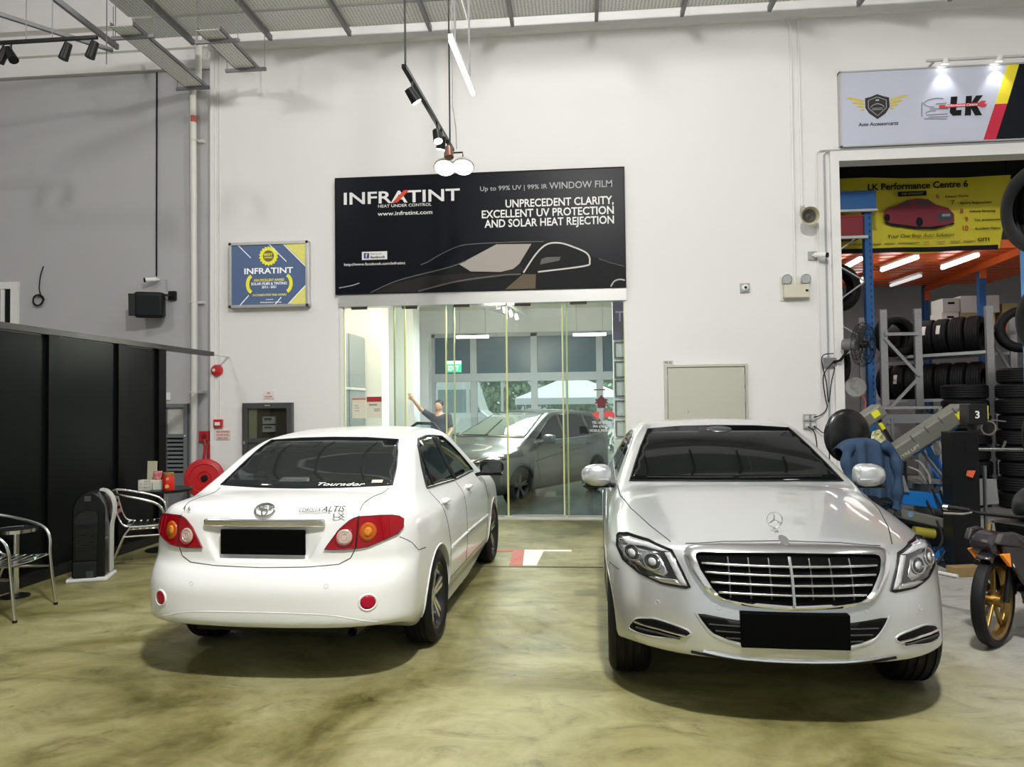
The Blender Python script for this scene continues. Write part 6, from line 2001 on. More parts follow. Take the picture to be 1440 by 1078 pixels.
# fire hose reel and its box
hr = thing('fire_hose_reel', 'big round red fire hose reel behind the white car', 'hose reel', (-5.47, 10.45, 0.0))
wp('reel_disc', MB().lathe([(0.0, 0.02), (0.09, 0.02), (0.10, 0.035), (0.20, 0.03), (0.21, 0.045), (0.27, 0.03), (0.285, 0.015), (0.285, 0.0), (0.27, -0.01), (0.0, -0.01)], (-5.46, 10.33, 0.62), (0.28, -1, 0.05), 40), redm, hr, smooth=30)
wp('hub', MB().lathe([(0.0, 0.07), (0.04, 0.065), (0.05, 0.02)], (-5.46, 10.33, 0.62), (0.28, -1, 0.05), 20), blackm, hr, smooth=True)
wp('hose', MB().lathe([(0.17, -0.13), (0.24, -0.13), (0.24, -0.02), (0.17, -0.02)], (-5.46, 10.33, 0.62), (0.28, -1, 0.05), 32, closed=True), mat('hose_black', (0.03, 0.03, 0.03), 0.6), hr, smooth=30)
wp('stand', MB().bx(-5.56, -5.44, 10.46, WALL - 0.002, 0.0, 0.75), redm, hr)
hb = thing('hose_valve_box', 'red valve box with pipe above the fire hose reel', 'valve', (-5.78, 11.0, 1.2))
wp('box', MB().bx(-5.87, -5.72, 10.93, 10.998, 1.13, 1.29), redm, hb, bevel=0.008)
wp('dial', MB().cyl((-5.79, 10.93, 1.21), (-5.79, 10.92, 1.21), 0.04, 18), mat('dial_red_dark', (0.2, 0.01, 0.012), 0.4), hb)
wp('valve_pipe', MB().tube([(-5.76, 10.90, 1.16), (-5.74, 10.88, 1.05), (-5.78, 10.86, 0.7)], 0.022, 10), redm, hb, smooth=True)
wp('valve_pipe', MB().tube([(-5.69, 10.90, 1.10), (-5.69, 10.88, 0.8)], 0.03, 10), redm, hb, smooth=True)

# speaker, camera, cables and window on the grey wall
sp = thing('wall_speaker', 'black loudspeaker tilted on the grey wall', 'loudspeaker', (-6.30, 11.0, 3.25))
MB().box((-0.27, -0.24, 0.0), (0.42, 0.24, 0.40), (0.1, 0, 0.35)).build('cabinet', mat('speaker_black', (0.008, 0.009, 0.011), 0.5, spec=0.25), sp, bevel=0.05, seg=3)
MB().box((-0.33, -0.37, -0.012), (0.36, 0.012, 0.34), (0.1, 0, 0.35)).build('grille', mat('speaker_grille', (0.012, 0.014, 0.016), 0.7, bump=(200, 0.3)), sp, bevel=0.004)
MB().bx(-0.08, 0.03, -0.06, -0.002, 0.10, 0.24).bar((-0.03, -0.03, 0.17), (-0.15, -0.18, 0.17), 0.05, 0.03).build('bracket', blackm, sp)
bc = bullet_cam('white security camera above the black wall speaker', -6.55, 11.0, 3.68, -1, wall=11.0, plate=False)
vc = thing('wall_cable', 'thin black cable running down the grey wall to camera', 'cable', (-6.6, 11.0, 5.0))
wp('cable', MB().tube([(-6.60, 10.985, 7.0), (-6.60, 10.985, 3.74)], 0.012, 6), blk, vc)
wp('cable', MB().tube([(-6.44, 10.985, 3.68), (-6.42, 10.985, 3.5)], 0.008, 6), gp, vc)
cc = thing('coiled_cable', 'black coiled cable hanging on the grey wall', 'cable', (-8.56, 11.0, 3.4))
wp('tail', MB().tube(smooth_poly([(-8.50, 10.98, 3.95), (-8.55, 10.98, 3.8), (-8.57, 10.98, 3.6), (-8.54, 10.98, 3.48)], 5, False), 0.008, 6), blk, cc, smooth=True)
wp('coil', MB().tube([(-8.57 + (0.085 + 0.008 * math.sin(0.7 * a)) * math.cos(a), 10.975 - 0.002 * a, 3.40 + (0.085 + 0.008 * math.sin(0.9 * a)) * math.sin(a)) for a in np.linspace(0, 6 * PI, 90)], 0.010, 6), blk, cc, smooth=True)
wn = struct('window_20', MB().bx(-10.2, -9.04, 10.985, 10.998, 3.0, 3.60), blk, 'dark window in white frame at the left edge')
wp('window_frame', MB().bx(-10.3, -8.92, 10.95, 10.998, 3.60, 3.71).bx(-9.04, -8.92, 10.95, 10.998, 2.9, 3.60), frame_white, wn)
wp('mullion', MB().bx(-9.22, -9.16, 10.96, 10.998, 3.0, 3.6), frame_white, wn)
# ------------------------------------------------------------------ right side: neighbour's sign
ls = thing('workshop_sign', 'pale grey sign board with winged shield and spanner logos over workshop', 'sign', (5.3, WALL, 5.7))
wp('board', MB().bx(3.735, 7.6, 10.51, WALL - 0.002, 5.20, 6.23), mat('sign_pale', (0.52, 0.55, 0.66), 0.45), ls)
wp('frame', MB().bx(3.72, 3.74, 10.50, WALL - 0.002, 5.18, 6.25).bx(3.72, 7.62, 10.50, WALL - 0.002, 6.23, 6.25).bx(3.72, 7.62, 10.50, WALL - 0.002, 5.18, 5.20), mat('frame_alu', (0.5, 0.5, 0.5), 0.4, metal=0.6), ls)
yl = 10.51
wp('black_field', MB().prism([(6.10, 6.23), (7.6, 6.23), (7.6, 5.20), (5.77, 5.20), (5.935, 5.69)], FL(yl), 0.002), mat('sign_navy', (0.005, 0.008, 0.013), 0.4, spec=0.2), ls)
wp('yellow_stripe', MB().prism([(5.955, 6.23), (6.105, 6.23), (5.935, 5.69), (5.775, 5.69)], FL(yl), 0.003), mat('stripe_yellow', (0.80, 0.66, 0.03), 0.5), ls)
wp('red_stripe', MB().prism([(5.775, 5.69), (5.935, 5.69), (5.77, 5.20), (5.61, 5.20)], FL(yl), 0.003), mat('stripe_red', (0.55, 0.015, 0.05), 0.5), ls)
wp('shield', MB().prism([(4.06, 5.855), (4.13, 5.87), (4.22, 5.905), (4.31, 5.87), (4.38, 5.85), (4.385, 5.72), (4.33, 5.63), (4.22, 5.555), (4.11, 5.64), (4.06, 5.72)], FL(yl), 0.006), mat('shield_black', (0.02, 0.02, 0.02), 0.4), ls)
gold = mat('wing_gold', (0.62, 0.50, 0.08), 0.4)
wp('shield_rim', MB().tube([(a, yl - 0.007, b) for a, b in [(4.10, 5.82), (4.22, 5.865), (4.34, 5.815), (4.34, 5.71), (4.22, 5.60), (4.10, 5.71)]], 0.005, 6, True), grey_txt, ls)
flat_line([(4.13, 5.72), (4.16, 5.75), (4.22, 5.77), (4.28, 5.75), (4.31, 5.72)], 0.008, grey_txt, ls, 'shield_car_line', yl - 0.006)
wp('shield_car_base', MB().bx(4.15, 4.29, yl - 0.009, yl - 0.006, 5.685, 5.692).bx(4.15, 4.29, yl - 0.009, yl - 0.006, 5.705, 5.71), grey_txt, ls)
wtext('AA', 0.025, wht, ls, (4.22, yl - 0.006, 5.81), width=0.05, bold=0.02, align='CENTER')
for s in (-1, 1):
    for k, (a, b, c) in enumerate((((0.18, 0.0), (0.42, 0.065), 0.035), ((0.18, -0.04), (0.35, -0.005), 0.03), ((0.18, -0.08), (0.29, -0.06), 0.028), ((0.18, -0.115), (0.24, -0.11), 0.025))):
        wp('wing_feather', MB().prism([(4.22 + s * a[0], 5.81 + a[1] - c / 2), (4.22 + s * b[0], 5.80 + b[1]), (4.22 + s * (b[0] - 0.05), 5.81 + b[1] + 0.008), (4.22 + s * a[0], 5.81 + a[1] + c / 2)], FL(yl), 0.004), gold, ls)
wtext('Auto Accessorcarzz', 0.05, blk, ls, (3.96, yl, 5.465), width=0.54, bold=0.02, shear=0.15)
wp('logo_letter', MB().prism([(5.20, 5.82), (5.285, 5.82), (5.262, 5.63), (5.335, 5.63), (5.325, 5.555), (5.22, 5.555), (5.18, 5.60)], FL(yl), 0.006), blk, ls)
wp('logo_letter', MB().prism([(5.40, 5.82), (5.475, 5.82), (5.465, 5.72), (5.53, 5.82), (5.62, 5.82), (5.525, 5.70), (5.60, 5.545), (5.51, 5.545), (5.46, 5.65), (5.455, 5.55), (5.375, 5.55)], FL(yl), 0.006), blk, ls)
rd = mat('wrench_red', (0.55, 0.04, 0.05), 0.5)
wp('wrench', MB().prism([(5.04, 5.665), (5.04, 5.71), (5.56, 5.72), (5.60, 5.745), (5.66, 5.74), (5.635, 5.715), (5.645, 5.69), (5.67, 5.70), (5.65, 5.66), (5.60, 5.655), (5.56, 5.675)], FL(yl - 0.006), 0.004), rd, ls)
wtext('Performance Centre', 0.034, wht, ls, (5.12, yl - 0.010, 5.68), width=0.42, bold=0.012, shear=0.2)
lnm = mat('line_grey', (0.16, 0.17, 0.2), 0.5)
for pts in ([(4.81, 5.56), (4.815, 5.74), (4.83, 5.755)], [(4.84, 5.75), (4.90, 5.79), (5.0, 5.81), (5.10, 5.80)], [(4.83, 5.745), (4.90, 5.70), (4.98, 5.69)], [(4.86, 5.60), (4.90, 5.63), (5.0, 5.635)], [(4.87, 5.58), (5.15, 5.585)], [(4.90, 5.55), (5.16, 5.545)], [(4.84, 5.53), (5.14, 5.515)], [(4.92, 5.665), (5.16, 5.655)], [(5.0, 5.73), (5.14, 5.735)]):
    flat_line(pts, 0.010, lnm, ls, 'logo_line', yl)
lb = thing('sign_light_bar', 'thin light rail with two spots above the workshop sign', 'light track', (6.0, 10.5, 6.29))
wp('rail', MB().bx(4.85, 7.6, 10.40, 10.44, 6.285, 6.315), mat('rail_pale', (0.55, 0.55, 0.54), 0.4), lb)
wp('arm', MB().bx(4.95, 4.98, 10.42, 10.598, 6.29, 6.31).bx(6.6, 6.63, 10.42, 10.598, 6.29, 6.31), MATS['rail_pale'], lb)
for x in (5.10, 5.80):
    h_ = wp('spot_head', MB().cyl((x, 10.40, 6.32), (x, 10.43, 6.25), 0.035, 14, 0.045), frame_white, lb, smooth=True)
    wp('spot_lens', MB().cyl((x, 10.43, 6.249), (x, 10.432, 6.243), 0.04, 14), lampw, h_)
    l = bpy.data.lights.new('sign_spot_light', 'SPOT')
    l.energy = 9
    l.spot_size = 1.5
    l.spot_blend = 0.8
    l.shadow_soft_size = 0.03
    o = bpy.data.objects.new('sign_spot_light', l)
    o.location = (x, 10.40, 6.22)
    o.rotation_euler = (0.25, 0, 0)
    COL.objects.link(o)

# ------------------------------------------------------------------ the workshop room
dkw = mat('workshop_wall', (0.42, 0.43, 0.43), 0.7)
struct('floor_workshop', MB().bx(3.58, 10.5, 10.62, 17.2, -0.2, -0.001), mat('workshop_floor', (0.22, 0.22, 0.21), 0.5, noise=(2, 0.5)))
struct('wall_workshop_back', MB().bx(3.6, 10.5, 17.0, 17.2, 0, 6.5), dkw)
struct('wall_workshop_left', MB().bx(3.58, 3.66, 10.82, 17.0, 0, 6.5), dkw)
struct('ceiling_workshop', MB().bx(3.58, 10.5, 10.82, 17.2, 6.5, 6.6), mat('workshop_ceiling', (0.02, 0.02, 0.022), 0.8))
rb = mat('rack_blue', (0.012, 0.10, 0.30), 0.4)
ro = mat('rack_orange', (0.75, 0.13, 0.02), 0.4)
mz = thing('mezzanine_rack', 'orange decked mezzanine on blue uprights inside the workshop', 'rack', (5.8, 13.5, 0))
hole = mat('upright_hole', (0.02, 0.02, 0.03), 0.7)
for x, y in ((4.42, 11.5), (4.42, 16.4), (7.43, 16.3), (7.25, 13.8), (8.2, 12.1)):
    u = wp('upright', MB().bx(x - 0.055, x + 0.055, y - 0.05, y + 0.05, 0, 4.75), rb, mz)
    if y < 12:
        for k in range(42):
            MB().bx(-0.008, 0.008, -0.004, 0.004, -0.02, 0.02).build('upright_hole', hole, u, loc=(x + 0.02 - 5.8, y - 0.051 - 13.5, 0.6 + k * 0.1))
for k in range(14):
    y = 12.10 + k * 0.29
    wp('deck_plank', MB().bx(3.9, 8.6, y, y + 0.20, 4.05, 4.12).bx(3.9, 8.6, y + 0.205, y + 0.285, 4.08, 4.12), ro, mz)
wp('beam', MB().bar((7.05, 12.1, 3.99), (7.43, 16.3, 3.99), 0.06, 0.12), ro, mz)
wp('beam', MB().bx(3.9, 8.6, 12.03, 12.09, 4.0, 4.13), ro, mz)
wp('bracket', MB().bx(7.2, 7.3, 13.7, 13.76, 3.8, 4.0).bx(7.38, 7.48, 16.2, 16.26, 3.75, 4.0), ro, mz)
wp('blue_end_plate', MB().bx(3.98, 4.53, 11.40, 11.46, 4.53, 4.81), rb, mz)
wp('shelf_edge', MB().bx(3.9, 4.53, 11.36, 11.42, 4.485, 4.52).bx(3.9, 4.38, 11.36, 11.42, 4.08, 4.12), mat('shelf_pale', (0.5, 0.5, 0.48), 0.5), mz)
for a, b in (((3.75, 3.75), (4.38, 4.20)), ((3.75, 3.0), (4.38, 3.45)), ((3.7, 3.9), (4.38, 3.45)), ((3.7, 2.1), (4.38, 2.55)), ((3.7, 3.0), (4.38, 2.55))):
    wp('brace', MB().bar((a[0], 11.55, a[1]), (b[0], 11.52, b[1]), 0.035, 0.02), mat('brace_grey', (0.42, 0.42, 0.42), 0.4, metal=0.6), mz)
wp('shelf_bar', MB().bx(3.7, 4.38, 11.5, 11.54, 2.48, 2.51), MATS['brace_grey'], mz)
bx_ = thing('red_crate', 'red crate on the shelf beneath the blue rack plate', 'crate', (4.18, 11.6, 4.12))
wp('crate', MB().bx(3.92, 4.36, 11.45, 11.80, 4.122, 4.44), mat('crate_red', (0.22, 0.01, 0.02), 0.4), bx_, bevel=0.02)
wp('crate_rim', MB().bx(3.90, 4.38, 11.44, 11.81, 4.42, 4.455), mat('crate_red_rim', (0.30, 0.015, 0.025), 0.4), bx_, bevel=0.01)
tubem = mat('workshop_tube', (1, 0.98, 0.95), 0.4, emit=9)
for i, (a, b, lab) in enumerate((((5.37, 13.36), (5.48, 12.25), 'second tube lamp from left under the orange deck'), ((6.36, 13.31), (6.38, 12.21), 'tube lamp nearest the right under the orange deck'), ((6.28, 15.21), (6.35, 14.09), 'right tube lamp of the rear pair under the deck'), ((4.64, 13.25), (4.61, 12.24), 'leftmost tube lamp of the front row under deck'), ((5.51, 15.26), (5.43, 14.25), 'left tube lamp of the rear pair under the deck'))):
    t = thing('tube_lamp', lab, 'lamp', (a[0], a[1], 3.98))
    m_ = wp('tube', MB().cyl((a[0], a[1], 3.93), (b[0], b[1], 3.93), 0.03, 10), tubem if i != 2 else mat('tube_off', (0.7, 0.7, 0.68), 0.4, emit=0.8), t, smooth=True)
    wp('batten', MB().bar((a[0], a[1], 3.985), (b[0], b[1], 3.985), 0.07, 0.03), frame_white, t)
area_light('workshop_light', (5.6, 14.4, 3.9), 1.6, 15, (1, 0.97, 0.93))

# yellow banner
bn = thing('yellow_banner', 'yellow banner with printed red car hanging in the workshop', 'banner', (5.4, 12.0, 4.0))
nx, nz = 60, 18


def ban_y(x, z):
    return 11.93 + 0.018 * math.sin(3.1 * x + 2.2 * z) + 0.012 * math.sin(7 * x - 3 * z)


def ban_pt(i, j):
    u, v = i / nx, j / nz
    x = 4.05 + u * (2.72 - 0.22 * (1 - v))
    top = 5.13 + 0.03 * math.sin(5 * u + 1)
    z = 3.96 + v * (top - 3.96) + (0.02 * math.sin(9 * u) if j == 0 else 0)
    return (x, ban_y(x, z), z)


bm_ = MB()
bv = [ban_pt(i, j) for i in range(nx + 1) for j in range(nz + 1)]
bm_.add(bv + [(a, b + 0.004, c) for a, b, c in bv], [(i * (nz + 1) + j, (i + 1) * (nz + 1) + j, (i + 1) * (nz + 1) + j + 1, i * (nz + 1) + j + 1) for i in range(nx) for j in range(nz)])
wp('cloth', bm_, mat('banner_yellow', (0.60, 0.52, 0.02), 0.55), bn, smooth='all')
wp('black_strip', MB().add([(4.07 + 2.46 * i / 40, ban_y(4.07 + 2.46 * i / 40, z) - 0.012, z) for i in range(41) for z in (3.955, 4.03)], [(2 * i, 2 * i + 2, 2 * i + 3, 2 * i + 1) for i in range(40)]), blk, bn)
yb = 11.89
wtext('LK Performance Centre 6', 0.10, blk, bn, (4.60, yb, 4.945), width=1.50, bold=0.025)
wp('black_tag', MB().bx(5.05, 5.48, yb - 0.002, yb, 4.83, 4.905), blk, bn)
wtext('CAR WORKSHOP', 0.035, mat('banner_dim', (0.30, 0.27, 0.05), 0.6), bn, (5.265, yb - 0.003, 4.85), width=0.32, align='CENTER')
rt = mat('banner_red', (0.42, 0.05, 0.03), 0.6)
for s, x, z, tx, w in (('6', 5.62, 4.78, 'Exhaust Works', 0.34), ('7', 5.84, 4.67, 'Battery Replacement', 0.46), ('8', 5.97, 4.535, 'Vehicle Servicing', 0.38), ('9', 6.04, 4.40, 'Car accessories', 0.38), ('10', 6.0, 4.265, 'Accident Claims', 0.38)):
    wtext(s, 0.075, rt, bn, (x, yb, z), bold=0.01)
    wtext(tx, 0.036, blk, bn, (x + 0.10 + 0.04 * len(s), yb, z + 0.005), width=w, bold=0.012)
wtext('Your One Stop Auto Solution', 0.055, blk, bn, (4.89, yb, 4.18), width=0.98, shear=0.25)
wtext('GITI', 0.05, blk, bn, (6.22, yb, 4.09), width=0.17, bold=0.02)
for i, w in enumerate((0.16, 0.1, 0.14, 0.15, 0.2, 0.13, 0.08, 0.12, 0.15, 0.18)):
    wp('printed_mark', MB().bx(4.25 + i * 0.195, 4.25 + i * 0.195 + w, yb - 0.002, yb, 4.085, 4.105), mat('banner_mark', (0.33, 0.26, 0.03), 0.6), bn)
cr_ = [(4.82, 4.50), (4.83, 4.60), (4.90, 4.66), (5.06, 4.70), (5.18, 4.77), (5.34, 4.79), (5.50, 4.77), (5.62, 4.68), (5.80, 4.62), (5.88, 4.52), (5.88, 4.40), (5.78, 4.36), (5.50, 4.335), (5.30, 4.35), (4.90, 4.42)]
wp('printed_car', MB().prism(cr_, FL(yb), 0.002), mat('banner_car_red', (0.20, 0.015, 0.03), 0.5), bn)
wp('printed_shadow', MB().prism([(4.80, 4.44), (4.95, 4.37), (5.3, 4.31), (5.6, 4.30), (5.89, 4.37), (5.85, 4.40), (5.5, 4.34), (5.3, 4.355), (4.92, 4.43)], FL(yb), 0.0015), blk, bn)
for q in ([(5.02, 4.69), (5.16, 4.755), (5.27, 4.765), (5.22, 4.70)], [(5.31, 4.70), (5.36, 4.77), (5.48, 4.755), (5.60, 4.68)], [(5.62, 4.56), (5.84, 4.55), (5.85, 4.42), (5.66, 4.41)]):
    wp('printed_window', MB().prism(q, FL(yb - 0.002), 0.002), mat('banner_glass', (0.05, 0.045, 0.06), 0.4), bn)
for x, z, r in ((5.36, 4.42, 0.075), (4.88, 4.50, 0.06)):
    wp('printed_wheel', MB().prism([(x + r * 0.7 * math.cos(2 * PI * i / 20), z + r * math.sin(2 * PI * i / 20)) for i in range(20)], FL(yb - 0.002), 0.002), blk, bn)
wp('printed_plate', MB().bx(5.70, 5.82, yb - 0.006, yb - 0.004, 4.49, 4.53), mat('banner_plate', (0.3, 0.3, 0.28), 0.5), bn)
for x in (4.1, 6.7):
    wp('tie', MB().cyl((x, 11.95, 5.08), (x, 11.99, 6.5), 0.006, 6), blk, bn)

# ------------------------------------------------------------------ tyres and racks
TY = MB()
R_, w_ = 0.33, 0.11
pr = [(0.205, -w_ * 0.8), (0.22, -w_ * 0.95), (0.27, -w_ * 1.05), (R_ - 0.02, -w_ * 0.92)]
for g_ in (-0.5, -0.17, 0.17, 0.5):
    pr += [(R_, w_ * (g_ - 0.12)), (R_ - 0.008, w_ * (g_ - 0.05)), (R_ - 0.008, w_ * (g_ + 0.05)), (R_, w_ * (g_ + 0.12))]
pr += [(R_ - 0.02, w_ * 0.92), (0.27, w_ * 1.05), (0.22, w_ * 0.95), (0.205, w_ * 0.8)]
TY.lathe(pr, n=32)
ty_me = TY.mesh('tyre')
ty_me.materials.append(CM['rubber'])
ty_me.polygons.foreach_set('use_smooth', [True] * len(ty_me.polygons))
lab_m = mat('tyre_paper_label', (0.75, 0.75, 0.72), 0.6)
lb_me = MB().add([((R_ + 0.002) * math.cos(a), (R_ + 0.002) * math.sin(a), z) for a in np.linspace(0, 0.5, 6) for z in (-0.03, 0.03)], [(2 * i, 2 * i + 2, 2 * i + 3, 2 * i + 1) for i in range(5)]).mesh('paper_label')
lb_me.materials.append(lab_m)


def tyre(label, loc, rot, group, scale=1.0, paper=None):
    o = bpy.data.objects.new('tyre', ty_me)
    COL.objects.link(o)
    o.location = loc
    o.rotation_euler = rot
    o.scale = (scale,) * 3
    tag(o, label, 'tyre', group)
    if paper is not None:
        c = bpy.data.objects.new('paper_label', lb_me)
        COL.objects.link(c)
        c.parent = o
        c.rotation_euler = (0, 0, paper)
    return o


ORD = ['first', 'second', 'third', 'fourth', 'fifth', 'sixth', 'seventh', 'eighth', 'ninth', 'tenth']
gr_ = mat('rack_galvanised', (0.42, 0.43, 0.44), 0.4, metal=0.6, noise=(40, 0.5))
tk_ = thing('tyre_rack', 'galvanised tyre rack with diagonal braces in the workshop', 'rack', (5.8, 12.6, 0))
for x, y, z1 in ((5.02, 12.5, 3.13), (5.56, 12.5, 3.13), (6.59, 12.35, 3.13), (7.25, 12.9, 3.13), (5.02, 13.4, 3.1)):
    wp('post', MB().bx(x - 0.055, x + 0.055, y - 0.03, y + 0.03, 0, z1), gr_, tk_)
for a, b in (((5.02, 12.46, 2.66), (5.56, 12.46, 2.02)), ((5.56, 12.46, 2.02), (5.02, 12.46, 1.45)), ((6.62, 12.35, 2.62), (7.25, 12.85, 1.95))):
    wp('brace', MB().bar(a, b, 0.05, 0.02, (0, 1, 0)), gr_, tk_)
for a, b in (((5.02, 12.46, 2.72), (5.56, 12.46, 2.72)), ((6.62, 12.35, 2.74), (7.25, 12.85, 2.74)), ((5.06, 13.36, 2.36), (6.59, 12.35, 2.40)), ((5.5, 14.25, 2.36), (7.2, 12.9, 2.40)), ((5.06, 13.36, 1.62), (6.59, 12.35, 1.64)), ((5.5, 14.25, 1.62), (7.2, 12.9, 1.64)), ((5.5, 12.5, 1.5), (5.7, 12.45, 1.5))):
    wp('shelf_beam', MB().bar(a, b, 0.05, 0.05), gr_, tk_)
ax = math.atan2(-0.35, 1.6)
tyre('big tyre facing forward at left end of the upper tyre shelf', (5.36, 12.90, 2.72), (PI / 2, 0, 0.25), 'tyres on the upper shelf', 1.05, 1.1)
for i in range(6):
    x = 5.82 + 0.172 * i
    y = 13.75 - 0.165 * i
    tyre('%s upright tyre from the left on the upper shelf' % ORD[i], (x, y, 2.70 + 0.004 * i), (0, PI / 2, -0.76 + 0.02 * (i % 3)), 'tyres on the upper shelf', 1.0 - 0.02 * (i % 2), (-2.2 if i in (1, 2, 3) else None))
tyre('tyre facing forward behind the right galvanised post', (7.05, 12.30, 2.74), (PI / 2, 0, -0.35), 'tyres on the upper shelf', 1.1)
for i in range(7):
    tyre('%s upright tyre from the left on the lower shelf' % ORD[i], (5.65 + 0.172 * i, 13.9 - 0.165 * i, 1.95), (0, PI / 2, -0.76), 'tyres on the lower shelf', 0.98, (-2.0 if i in (1,) else None))
for c, (x, y) in enumerate(((6.02, 12.0), (6.70, 11.75), (7.40, 11.95))):
    for k in range((8, 9, 9)[c]):
        tyre('%s tyre from the floor in the %s flat stack' % (ORD[k], ('left', 'middle', 'right')[c]), (x + 0.02 * ((k * 7) % 3 - 1), y + 0.02 * ((k * 5) % 3 - 1), 0.117 + 0.234 * k), (0, 0, k * 0.7), 'tyres stacked flat on the floor')
tyre('dark tyre behind the blue upright at the opening edge', (4.10, 11.95, 3.42), (PI / 2, 0, 0.2), 'tyres on the left rack', 1.15)
tyre('tyre lying behind the wall fan on the left rack', (4.25, 12.4, 2.24), (PI / 2, 0, 0.9), 'tyres on the left rack', 1.0)
sb = thing('rack_shelf', 'galvanised low shelf with crates behind the wheel machine', 'shelf', (5.4, 12.2, 1.2))
wp('shelf_top', MB().bx(4.75, 5.65, 11.95, 12.4, 1.50, 1.54), gr_, sb)
wp('shelf_front', MB().bx(4.75, 5.65, 11.95, 11.99, 1.28, 1.42), mat('shelf_box_grey', (0.2, 0.21, 0.22), 0.5), sb)
wp('leg', MB().bx(4.76, 4.80, 11.96, 12.0, 0, 1.5).bx(5.60, 5.64, 11.96, 12.0, 0, 1.5).bx(4.76, 4.80, 12.36, 12.4, 0, 1.5).bx(5.60, 5.64, 12.36, 12.4, 0, 1.5), gr_, sb)
# archive boxes on a high shelf
hs_ = thing('high_shelf', 'shelf with orange beam carrying white boxes', 'shelf', (7.4, 14.6, 3.0))
wp('board', MB().bx(6.5, 8.3, 14.2, 15.0, 2.96, 3.0), mat('shelf_wood', (0.35, 0.28, 0.16), 0.6), hs_)
wp('beam', MB().bx(6.5, 8.3, 14.16, 14.2, 2.88, 3.0), ro, hs_)
for x in (6.5, 8.24):
    wp('post', MB().bx(x, x + 0.06, 14.2, 14.26, 0, 2.96), rb, hs_)
for x0, x1, z0, z1, m, lab in ((6.78, 7.08, 3.0, 3.26, (0.66, 0.66, 0.62), 'small white box at the left bottom of the box pile'), (7.10, 7.72, 3.0, 3.24, (0.40, 0.33, 0.15), 'brown carton under the white archive box'), (6.80, 7.10, 3.262, 3.52, (0.62, 0.63, 0.60), 'small white box at the left top of the pile'), (7.12, 7.80, 3.242, 3.56, (0.72, 0.72, 0.70), 'large white archive box on the high shelf'), (7.85, 8.2, 3.0, 3.4, (0.42, 0.34, 0.14), 'brown carton at the right of the high shelf')):
    t = thing('storage_box', lab, 'box', ((x0 + x1) / 2, 14.5, z0))
    wp('box', MB().bx(x0, x1, 14.25, 14.7, z0 + 0.001, z1), mat('box_%d_%d' % (x0 * 100, z0 * 100), m, 0.7), t, bevel=0.004)
    wp('hand_hole', MB().bx((x0 + x1) / 2 - 0.06, (x0 + x1) / 2 + 0.06, 14.246, 14.25, (z0 + z1) / 2 + 0.02, (z0 + z1) / 2 + 0.06), blk, t)

# near rack at the right edge with hanging tyres
nr = thing('pallet_rack', 'blue upright with orange beam at the right edge', 'rack', (3.85, 6.6, 0))
wp('upright', MB().bx(3.82, 3.91, 6.55, 6.65, 0, 3.2), mat('rack_light_blue', (0.03, 0.22, 0.55), 0.4), nr)
for k in range(21):
    wp('upright_hole', MB().bx(3.85, 3.87, 6.546, 6.552, 1.2 + k * 0.09, 1.24 + k * 0.09), hole, nr)
for z0, z1 in ((2.78, 2.92), (1.98, 2.10), (0.96, 1.06)):
    wp('beam', MB().bx(3.91, 6.0, 6.55, 6.62, z0, z1), ro, nr)
wp('red_tag', MB().bx(3.83, 3.90, 6.535, 6.55, 1.80, 2.05), mat('tag_pink', (0.6, 0.08, 0.12), 0.5), nr)
tyre('topmost big tyre at the right edge beside the banner', (3.77, 6.2, 3.17), (0.35, PI / 2 - 0.15, 0.55), 'tyres at the right edge', 1.1)
tyre('middle tyre hanging at the right edge', (3.83, 6.2, 2.26), (0.35, PI / 2 - 0.15, 0.55), 'tyres at the right edge', 1.0)
tyre('lowest tyre at the right edge above the motorcycle', (3.84, 6.2, 1.30), (0.35, PI / 2 - 0.1, 0.5), 'tyres at the right edge', 1.0)
for z in (3.17, 2.26, 1.30):
    wp('hook', MB().cyl((3.86, 6.6, z + 0.14), (3.80, 6.15, z + 0.14), 0.015, 8), gr_, nr)

# ------------------------------------------------------------------ wall fan and hose drum at the opening
fn = thing('wall_fan', 'black wire wall fan mounted beside the workshop opening', 'fan', (3.6, WALL, 2.3))
C0 = Vector((3.86, 10.28, 2.40))
fd = Vector((0.75, -0.62, -0.05)).normalized()
Rm = rot_to(fd)
cg = MB()
for r, h in ((0.30, 0.0), (0.29, 0.05), (0.25, 0.085), (0.18, 0.105), (0.10, 0.115), (0.27, -0.06), (0.2, -0.085)):
    cg.tube([C0 + Rm @ Vector((r * math.cos(2 * PI * i / 36), r * math.sin(2 * PI * i / 36), h)) for i in range(36)], 0.004, 4, True)
for k in range(24):
    a = 2 * PI * k / 24
    cg.tube([C0 + Rm @ Vector((r * math.cos(a + tw), r * math.sin(a + tw), h)) for r, h, tw in ((0.05, 0.118, 0), (0.18, 0.105, .15), (0.25, 0.085, .22), (0.30, 0.0, .3), (0.27, -0.06, .3), (0.1, -0.09, .3))], 0.003, 4)
wp('cage', cg, blackm, fn)
bl_ = MB()
for k in range(3):
    a = 2 * PI * k / 3
    bl_.add([C0 + Rm @ Vector(q) for q in ((0.04 * math.cos(a), 0.04 * math.sin(a), 0.02), (0.26 * math.cos(a - 0.3), 0.26 * math.sin(a - 0.3), 0.04), (0.27 * math.cos(a + 0.3), 0.27 * math.sin(a + 0.3), -0.02), (0.05 * math.cos(a + 0.8), 0.05 * math.sin(a + 0.8), -0.02))], [(0, 1, 2, 3)])
wp('blades', bl_, mat('fan_blade', (0.05, 0.05, 0.055), 0.4), fn)
wp('hub', MB().cyl(C0 - fd * 0.04, C0 + fd * 0.06, 0.05, 16), blackm, fn, smooth=True)
